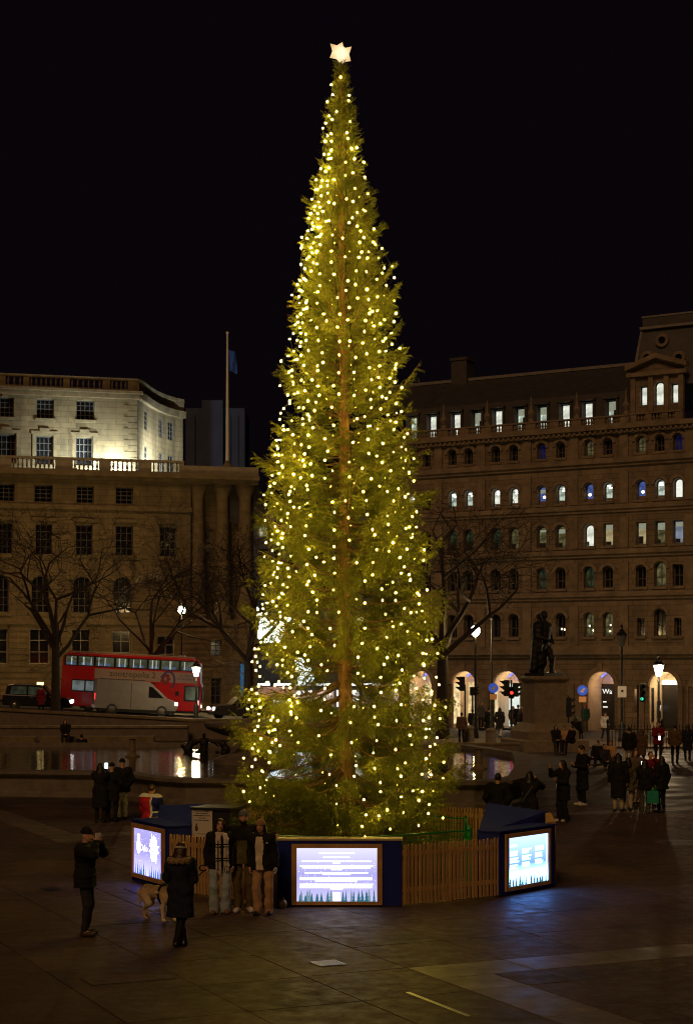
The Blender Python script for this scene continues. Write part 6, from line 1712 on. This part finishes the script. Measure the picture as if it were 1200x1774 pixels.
for x0, z1, yb in ((-.03, .84, -.150), (.115, .90, -.140)):
    fr = MB()
    for k in range(9): fr.tube([(x0 - .045 + k * .012, yb - .012, z1), (x0 - .045 + k * .012 + random.uniform(-.008, .012), yb - .008, z1 - random.uniform(.07, .12))], .005, 4)
    fr.build('scarf_fringe', M_scarf, so)['kind'] = 'stuff'

# --- the dog
FUR = bpy.data.materials.new('dog fur'); FUR.use_nodes = True
N_, L_n = FUR.node_tree.nodes, FUR.node_tree.links; b_ = N_['Principled BSDF']; b_.inputs['Roughness'].default_value = .9
tc = N_.new('ShaderNodeTexCoord'); sx = N_.new('ShaderNodeSeparateXYZ'); L_n.new(tc.outputs['Object'], sx.inputs[0])
nz = N_.new('ShaderNodeTexNoise'); nz.inputs['Scale'].default_value = 14; L_n.new(tc.outputs['Object'], nz.inputs['Vector'])
ma = N_.new('ShaderNodeMath'); ma.operation = 'MULTIPLY_ADD'; ma.inputs[1].default_value = .16; L_n.new(nz.outputs['Fac'], ma.inputs[0]); L_n.new(sx.outputs['Z'], ma.inputs[2])
rp = N_.new('ShaderNodeValToRGB'); e = rp.color_ramp.elements; e[0].position = .40; e[0].color = (.80, .64, .42, 1); e[1].position = .72; e[1].color = (.20, .14, .08, 1); q = rp.color_ramp.elements.new(.58); q.color = (.60, .42, .23, 1)
L_n.new(ma.outputs[0], rp.inputs[0]); L_n.new(rp.outputs[0], b_.inputs['Base Color'])
n2 = N_.new('ShaderNodeTexNoise'); n2.inputs['Scale'].default_value = 90; L_n.new(tc.outputs['Object'], n2.inputs['Vector']); bp = N_.new('ShaderNodeBump'); bp.inputs['Strength'].default_value = .8; bp.inputs['Distance'].default_value = .02
L_n.new(n2.outputs['Fac'], bp.inputs['Height']); L_n.new(bp.outputs[0], b_.inputs['Normal'])
dg = Sdf()                                      # faces -Y, 0.62 m at the shoulder
dg.ell((0, -.20, .47), (.135, .20, .165), .05).cap((0, -.05, .49), (0, .28, .50), .120, .105, .06).ell((0, .30, .48), (.115, .14, .125), .05)
dg.cap((0, -.30, .53), (0, -.44, .68), .095, .080, .05).ell((0, -.50, .73), (.078, .095, .080), .03).cap((0, -.55, .71), (0, -.67, .685), .045, .034, .03).ell((0, -.69, .693), (.018, .014, .014), .01)
for sx_ in (1, -1):
    dg.cap((sx_ * .045, -.46, .79), (sx_ * .052, -.455, .865), .028, .008, .02)
    dg.cap((sx_ * .085, -.24, .44), (sx_ * .088, -.22 - .03 * sx_, .22), .060, .036, .04).cap((sx_ * .088, -.22 - .03 * sx_, .22), (sx_ * .088, -.25 - .05 * sx_, .05), .034, .030, .02).cap((sx_ * .088, -.25 - .05 * sx_, .04), (sx_ * .088, -.30 - .05 * sx_, .03), .034, .028, .015)
    y = .06 * sx_
    dg.cap((sx_ * .075, .31, .44), (sx_ * .088, .23 + y, .29), .088, .056, .05).cap((sx_ * .088, .23 + y, .29), (sx_ * .088, .37 + y, .19), .048, .031, .03).cap((sx_ * .088, .37 + y, .19), (sx_ * .088, .35 + y, .05), .029, .027, .02).cap((sx_ * .088, .35 + y, .04), (sx_ * .088, .29 + y, .03), .032, .028, .015)
dg.cap((0, .40, .54), (0, .50, .44), .034, .05, .03).cap((0, .50, .44), (0, .50, .26), .05, .018, .03)
dog = thing('dog', 'tan and grey husky-like dog in a black harness standing beside the parka wearer', 'dog', G(276, 1595), R(48))
dog.scale = (1.0, 1.0, 1.0)
bo = link('body', dg.mesh('body', FUR, .013, zmin=.004, noise=.003, nscale=45), dog)
for sx_ in (1, -1): MB().ball((sx_ * .034, -.575, .745), .011, 8, 6).build('eye', M_eye, bo)
MB().ball((0, -.70, .695), (.02, .014, .015), 8, 6).build('nose', M_eye, bo)
hs = Sdf()
for k in range(16):
    a, b = 2 * math.pi * k / 16, 2 * math.pi * (k + 1) / 16; hs.cap((.142 * math.cos(a), -.13, .47 + .172 * math.sin(a)), (.142 * math.cos(b), -.13, .47 + .172 * math.sin(b)), .02, k=.01)
hs.ell((0, -.14, .63), (.075, .11, .025), .02)
har = link('harness', hs.mesh('harness', C_black, .012), dog)
for sx_ in (1, -1): MB().box(sx_ * .150, sx_ * .168, -.16, -.08, .50, .535).build('reflective_patch', SHW, har)
cl_ = Sdf()
for k in range(14):
    a, b = 2 * math.pi * k / 14, 2 * math.pi * (k + 1) / 14; cl_.cap((.098 * math.cos(a), -.375 - .065 * math.sin(a), .60 + .075 * math.sin(a)), (.098 * math.cos(b), -.375 - .065 * math.sin(b), .60 + .075 * math.sin(b)), .014, k=.006)
link('collar', cl_.mesh('collar', cloth('lime webbing', (.25, .42, .06)), .010), dog)
a = wpt(t1, 'w-1') + Vector((0, -.03, -.07)); b = dog.matrix_basis @ Vector((0, -.12, .66))
mid = (a + b) / 2 + Vector((0, 0, -.16))
ld = thing('dog_lead', 'black dog lead running from the scarf wearer towards the dog', 'lead', b)
pts = [a + (mid - a) * (k / 6) for k in range(7)] + [mid + (b - mid) * (k / 6) for k in range(1, 7)]
MB().tube([p - b for p in pts], .011, 6).build('strap', C_black, ld)
MB().tube([a - b + Vector((-.06 + .07 * math.cos(2 * math.pi * k / 10), 0, .02 + .05 * math.sin(2 * math.pi * k / 10))) for k in range(11)], .012, 6).build('handle_loop', C_black, ld)

# --- figures around the fountain
g_l = 'group of three watching the fountain'
a = person(G(174, 1425), 176, 1.66, 'person in long black coat filming the fountain with a lit phone, left of the three', g_l, arms=('phone', 'phone'), jacket=C_black, jl=.45, trousers=C_black, hair=HR, hairlen=.1, bulk=1.6, fem=True)
phone(a, 'lit phone held up by the left of the three by the fountain', True, off=(.12, -.02, .12), size=(.10, .01, .17)).rotation_euler.z = R(185)
person(G(194, 1424), 170, 1.66, 'person in black coat and beanie, middle of the three by the fountain', g_l, jacket=C_black, jl=.62, trousers=C_black, hat=C_black, bulk=1.5, arms=('pocket', 'pocket'))
person(G(212, 1420), 200, 1.74, 'person in black jacket and pale trousers, right of the three by the fountain', g_l, jacket=C_black, jl=.80, trousers=C_white, hat=C_black, bulk=1.6, arms=('pocket', 'pocket'))
rp_ = person(Vector((-4.42, 37.9, 0)), 152, 1.72, 'person in red and blue jacket with white collar behind the left display box', jacket=C_red, jl=.62, trousers=C_black, hair=HRb, hairlen=0, bulk=2.1, arms=('hold', 'fwd'), head=(10, 16))
M_nvy = cloth('bright blue', (.015, .022, .17)); jo = jk(rp_)
shell(jo, 'blue_panel', M_nvy, lambda c: c.x < -.10, .008); shell(jo, 'white_band', C_white, lambda c: abs(c.x + .105) < .02 or (c.x < -.12 and abs(c.z - 1.12) < .02), .012); shell(jo, 'white_collar', C_white, lambda c: c.z > 1.455, .02)
a = W(106, 1290, 81.6); person(Vector((a.x, 82.9, 0)), 10, 1.7, 'person in dark coat sitting on the long bench behind the fountain', legs='sit', seat=.84, jacket=C_black, trousers=C_char, hair=HR, hairlen=.1, arms=('lap', 'lap'), vox=.02)
a = W(141, 1300, 79.2); person(Vector((a.x, 79.35, 0)), 178, 1.68, 'person with back turned sitting on the low step behind the fountain', legs='sit', seat=.27, jacket=C_black, trousers=C_black, hair=HR, hairlen=0, arms=('lap', 'lap'), vox=.02, bulk=1.8)
a = W(58, 1240, 103.2); person(Vector((a.x, 105.9, road_z(a.x))), 175, 1.72, 'person in a dark red coat on the pavement in front of the black taxi', jacket=C_dred, jl=.5, trousers=C_black, hair=HRb, hairlen=0, vox=.022)
# right middle ground
person(Vector((3.72, 41.2, 0)), 172, 1.76, 'bulky person with a black backpack beyond the right hut, seen from behind', jacket=C_black, jl=.8, trousers=C_black, hair=HR, hairlen=0, bulk=2.2, arms=('pocket', 'pocket'))
o = person(Vector((4.62, 42.3, 0)), 150, 1.72, 'person photographing the fountain with raised hands beyond the right hut', jacket=C_black, jl=.7, trousers=C_black, hair=HR, hairlen=.06, arms=('phone', 'phone'), bulk=1.5)
m = MB().tube([(-.16, .16, 1.40), (-.02, .185, 1.2), (.14, .17, .98)], .016, 5); m.build('bag_strap', C_grey, o)
a = person(G(975, 1424), -62, 1.74, 'person in black with wide trousers raising a pointing hand, right of the right hut', jacket=C_black, jl=.62, trousers=C_black, flare=.05, shoes=SHW, hair=HR, hairlen=.18, arms=('look', 'up'), fem=True, head=(-10, 4), bulk=1.4)
phone(a, 'small white tag hanging at the side of the pointing person', off=(.05, -.2, -.30), size=(.03, .01, .12), M_=M_flash)
phone_p = person(G(1008, 1396), -70, 1.90, 'very tall slim person in black looking down at a phone near the water', jacket=C_black, jl=.45, trousers=C_black, hair=HR, hairlen=0, arms=('look', 'look'), head=(0, 22), bulk=.9, fem=True, shoes=SHW)
g_r = 'group of shoppers standing at the right of the plaza'
person(G(1070, 1406), 168, 1.76, 'person in long black coat and beige trousers, left of the shoppers', g_r, jacket=C_black, jl=.42, trousers=C_beige, hair=HR, hairlen=.08, bulk=1.3)
bp_ = person(G(1087, 1405), 190, 1.62, 'short person with a patterned top and beige trousers among the shoppers', g_r, jacket=C_pat, jl=.66, trousers=C_beige, hair=HR, hairlen=.12, fem=True)
person(G(1099, 1393), 20, 1.74, 'person in a beige grey coat standing behind the shoppers', g_r, jacket=cloth('greige', (.14, .105, .08)), jl=.5, trousers=C_brn, hair=HRb, hairlen=.1, fem=True, arms=('pocket', 'pocket'))
c1 = person(G(1116, 1409), 150, 1.60, 'person in camouflage trousers among the shoppers', g_r, jacket=C_black, jl=.80, trousers=C_camo, flare=.03, shoes=SHW, hair=HR, hairlen=.1, bulk=1.5, arms=('look', 'down'))
c2 = person(G(1126, 1397), 5, 1.72, 'person facing forward with a lit phone in the middle of the shoppers', g_r, jacket=C_dred, jl=.6, trousers=C_black, hair=HRb, hairlen=0, arms=('phone', 'look'), face=False)
phone(c2, 'brightly lit phone shining among the shoppers', True, off=(-.32, -.05, .0), size=(.09, .012, .20)).rotation_euler.z = R(170)
c3 = person(G(1145, 1408), -150, 1.70, 'person in black with a shoulder bag, right of the shoppers', g_r, jacket=C_black, jl=.72, trousers=C_black, hair=HR, hairlen=.14, bulk=1.5, fem=True)
bag(c1, 'w-1', 'green paper bag held by the shopper in camouflage trousers', C_green); bag(c3, 'w1', 'larger green bag carried by the rightmost shopper', C_green, .42, .40, -.48)
# further back right
person(G(1089, 1331), 185, 1.76, 'person in dark jacket and pale trousers standing behind the shoppers', jacket=C_black, jl=.78, trousers=C_beige, hair=HR, hairlen=0, vox=.02, bulk=1.4)
person(G(1110, 1327), 170, 1.62, 'person in brown coat beside the pale trousered person by the railing', jacket=C_brn, jl=.5, trousers=C_brown, hair=HRb, hairlen=.1, vox=.02, fem=True)
a = person(G(1139, 1318), 0, 1.78, 'person in a dark red jacket holding a lit phone before the railing', jacket=C_dred, jl=.75, trousers=C_black, hair=HRb, hairlen=0, vox=.02, arms=('look', 'look'))
phone(a, 'lit phone held by the person in the dark red jacket', True, off=(0, -.06, -.12), size=(.1, .012, .2)).rotation_euler.z = R(180)
person(G(1168, 1323), 160, 1.74, 'person in brown jacket and black trousers at the right by the railing', jacket=C_brn, jl=.8, trousers=C_black, hair=HR, hairlen=0, vox=.02, bulk=1.4)
person(G(1190, 1318), 175, 1.66, 'person in dark blue coat at the far right edge by the railing', jacket=C_navy, jl=.5, trousers=C_navy, hair=HR, hairlen=.1, vox=.02)
def seated(x, yb, yaw, label, jk_, seat=.42, **k):
    p = G(x, yb); return person(p, yaw, k.pop('h', 1.66), label, None, legs='sit', seat=seat, jacket=jk_, arms=('lap', 'lap'), vox=.02, **k)
seated(962, 1307, 8, 'person with long hair sitting at the foot of the statue pedestal', C_black, .60, trousers=C_char, hairlen=.2)
seated(976, 1306, -30, 'person in tan coat sitting between two dark figures on the pedestal step', C_tan, .55, trousers=C_brn)
seated(990, 1308, -65, 'person in black sitting sideways on the pedestal step', C_black, .60, trousers=C_black, bulk=1.8)
p = G(997, 1300); person(p, 170, 1.74, 'broad dark figure standing behind the people on the pedestal step', jacket=C_black, jl=.6, trousers=C_black, hair=HR, hairlen=.05, vox=.02, bulk=2.2)
seated(1034, 1328, -40, 'person in black crouching on the ground left of the seated pair', C_black, .30, trousers=C_black, bulk=1.5)
seated(1046, 1332, 12, 'person in dark clothes sitting on the ground facing the fountain', C_char, .22, trousers=C_black)
seated(1057, 1329, -15, 'person in tan coat sitting on the ground beside the dark seated person', C_tan, .32, trousers=C_brn)
t = thing('cardboard_mat', 'pale cardboard mat on the ground by the seated people', 'mat', G(1026, 1328)); MB().box(-.5, .5, -.3, .3, .001, .02).build('mat_sheet', C_beige, t); MB().box(-.5, .5, .3, .32, .001, .10).build('mat_edge', C_beige, t)
# people by the crossing
far = [(799, 1288, 190, C_brn, C_black, 'walker in brown coat in front of the left lit arch', 'walk'), (818, 1277, 150, C_black, C_denim, 'walker in dark jacket and jeans beside the globe lamp', 'walk'), (832, 1264, 20, C_grey, C_char, 'walker in grey coat behind the globe lamp', 'stand'),
       (846, 1276, 200, C_black, C_grey, 'walker in black coat nearest the bare column', 'stand'), (865, 1277, 170, C_char, C_white, 'walker in dark coat and pale trousers in front of the second arch', 'walk'), (888, 1268, 10, C_brn, C_denim, 'walker in brown jacket under the red signal', 'stand'),
       (897, 1270, 190, C_navy, C_denim, 'walker in navy jacket right of the red signal', 'walk'), (905, 1272, -60, C_dred, C_black, 'walker in dark red jacket close to the pedestal', 'stand'), (901, 1280, 90, C_black, C_black, 'dark crouched walker left of the pedestal', 'walk'),
       (1013, 1268, -20, cloth('bottle green', (.02, .075, .05)), C_camo, 'walker in a green jacket and red hat right of the pedestal', 'stand'), (1021, 1256, 180, C_black, C_black, 'first dark walker in front of the bookshop arch', 'stand'), (1030, 1257, 0, C_char, C_black, 'second dark walker in front of the bookshop arch', 'walk'),
       (1040, 1256, 160, C_black, C_char, 'third dark walker in front of the bookshop arch', 'walk'), (1047, 1284, 30, C_white, C_denim, 'walker in a white coat at the left end of the railing', 'walk')]
for x, yb, yaw, j, tr_, lb, lg_ in far:
    p = G(x, yb, .12); person(p, yaw, random.uniform(1.6, 1.8), lb, 'walkers near the crossing', jacket=j, jl=random.choice((.5, .75, .8)), trousers=tr_, hair=HR, hairlen=random.choice((0, .1)), hat=C_red if 'red hat' in lb else None, vox=.022, legs=lg_, bulk=1.3)

# --- bronzes: statue on the pedestal and the fountain group
sp, sz = STAT_P
sd = Sdf(); K = 3.35 / 1.9
sd.cap((-.09, 0, .95), (-.11, .06, .10), .13, .085, .05).cap((.10, 0, .95), (.16, -.16, .52), .125, .09, .05).cap((.16, -.16, .52), (.18, -.12, .10), .085, .065, .04).cap((-.11, .06, .06), (-.14, -.10, .05), .06, .05, .03).cap((.18, -.12, .06), (.22, -.30, .05), .06, .05, .03)
sd.cap((0, 0, .95), (0, .0, 1.40), .17, .20, .06).cap((-.14, .0, 1.45), (.14, 0, 1.45), .12, k=.06).cap((0, 0, 1.5), (0, 0, 1.66), .07, .06, .03).ell((0, -.01, 1.76), (.085, .10, .125), .03).cap((0, -.10, 1.75), (0, -.115, 1.72), .012, .016, .015).ell((0, .02, 1.80), (.09, .10, .09), .03)
sd.cap((.22, 0, 1.45), (.27, .02, 1.14), .075, .065, .04).cap((.27, .02, 1.14), (.17, -.16, 1.0), .062, .05, .03).cap((-.22, 0, 1.45), (-.30, -.02, 1.15), .08, .07, .04).cap((-.30, -.02, 1.15), (-.22, -.20, 1.10), .065, .05, .03)
hand(sd, (.17, -.16, 1.0), (-.5, -.8, -.2), (0, 0, -1), 1, 1.3, .7); hand(sd, (-.22, -.20, 1.10), (.5, -.8, .1), (0, 0, -1), -1, 1.3, .9)
sd.cap((-.12, .10, 1.38), (-.10, .10, .40), .20, .22, .06).cap((.05, .12, 1.38), (.02, .14, .55), .16, .16, .06)
for k in range(9):                               # cloak falling from the shoulders
    x = -.26 + .40 * k / 8; sd.cap((x * .8, .12, 1.50), (x * 1.05 - .04, .20 + .03 * math.sin(k * 2.1), .16 + .05 * (k % 2)), .07, .075, .05)
sd.cap((-.26, .04, 1.42), (-.33, .08, .22), .09, .11, .05).cap((-.2, .08, 1.4), (-.12, .16, .2), .13, .16, .06).cap((.2, .08, 1.4), (.12, .14, .55), .11, .12, .06).cap((-.22, -.06, 1.44), (-.24, -.08, .75), .07, .06, .05)
st_ = thing('statue', 'dark bronze statue of a cloaked standing man on the tall pedestal', 'statue', sp + Vector((0, 0, sz)), R(38))
st_.scale = (K, K, K)
link('figure', sd.mesh('figure', M_bronze, .016, noise=.006, nscale=14, zmin=.07), st_)
MB().box(-.40, .40, -.40, .40, .0, .085).build('bronze_plinth', M_bronze, st_)
fb = Sdf()                                        # merman with two leaping fish, bronze
fb.cap((0, 0, .3), (0, -.05, .75), .20, .22, .06).cap((-.17, -.05, .85), (.17, -.05, .85), .12, k=.06).ell((0, -.08, 1.12), (.10, .12, .14), .04).cap((.2, -.05, .85), (.5, -.15, .75), .085, .06, .04).cap((.5, -.15, .75), (.75, -.2, .55), .06, .05, .03).cap((-.2, -.05, .85), (-.5, -.12, .62), .085, .06, .04).cap((0, 0, .3), (-.5, .15, .1), .2, .14, .06).cap((-.5, .15, .1), (-.95, .1, .3), .14, .06, .05).cap((-.95, .1, .3), (-1.15, .1, .55), .06, .1, .04)
for s_2, ox in ((1, .95), (-1, -.62)):
    P_ = [(ox, -.35, .05), (ox + .22 * s_2, -.35, .38), (ox + .05 * s_2, -.35, .68), (ox - .25 * s_2, -.35, .80)]
    for q in range(3): fb.cap(P_[q], P_[q + 1], (.16, .21, .17)[q], (.21, .17, .06)[q], .06)
    fb.cap(P_[3], (P_[3][0] - .15 * s_2, -.35, .78), .05, .035, .03).cap(P_[0], (ox - .25 * s_2, -.35, .25), .05, .09, .04)
p = W(354, 1300, 71.5)
fg = thing('bronze_fountain_group', 'dark bronze merman wrestling two leaping fish in the fountain pool', 'sculpture', (p.x, 71.5, .50)); fg.scale = (.82, .82, .80)
link('figure', fb.mesh('figure', M_bronze, .022, noise=.008, nscale=12), fg)
MB().slab([(-1.1, -.6), (1.2, -.6), (1.35, .2), (.6, .5), (-.9, .4)], -.3, .10).build('rock_base', M_bronze, fg)

# cleanup of working properties
for o in list(sc.objects):
    for k in ('w1', 'w-1', '_hc'):
        if k in o.keys(): del o[k]
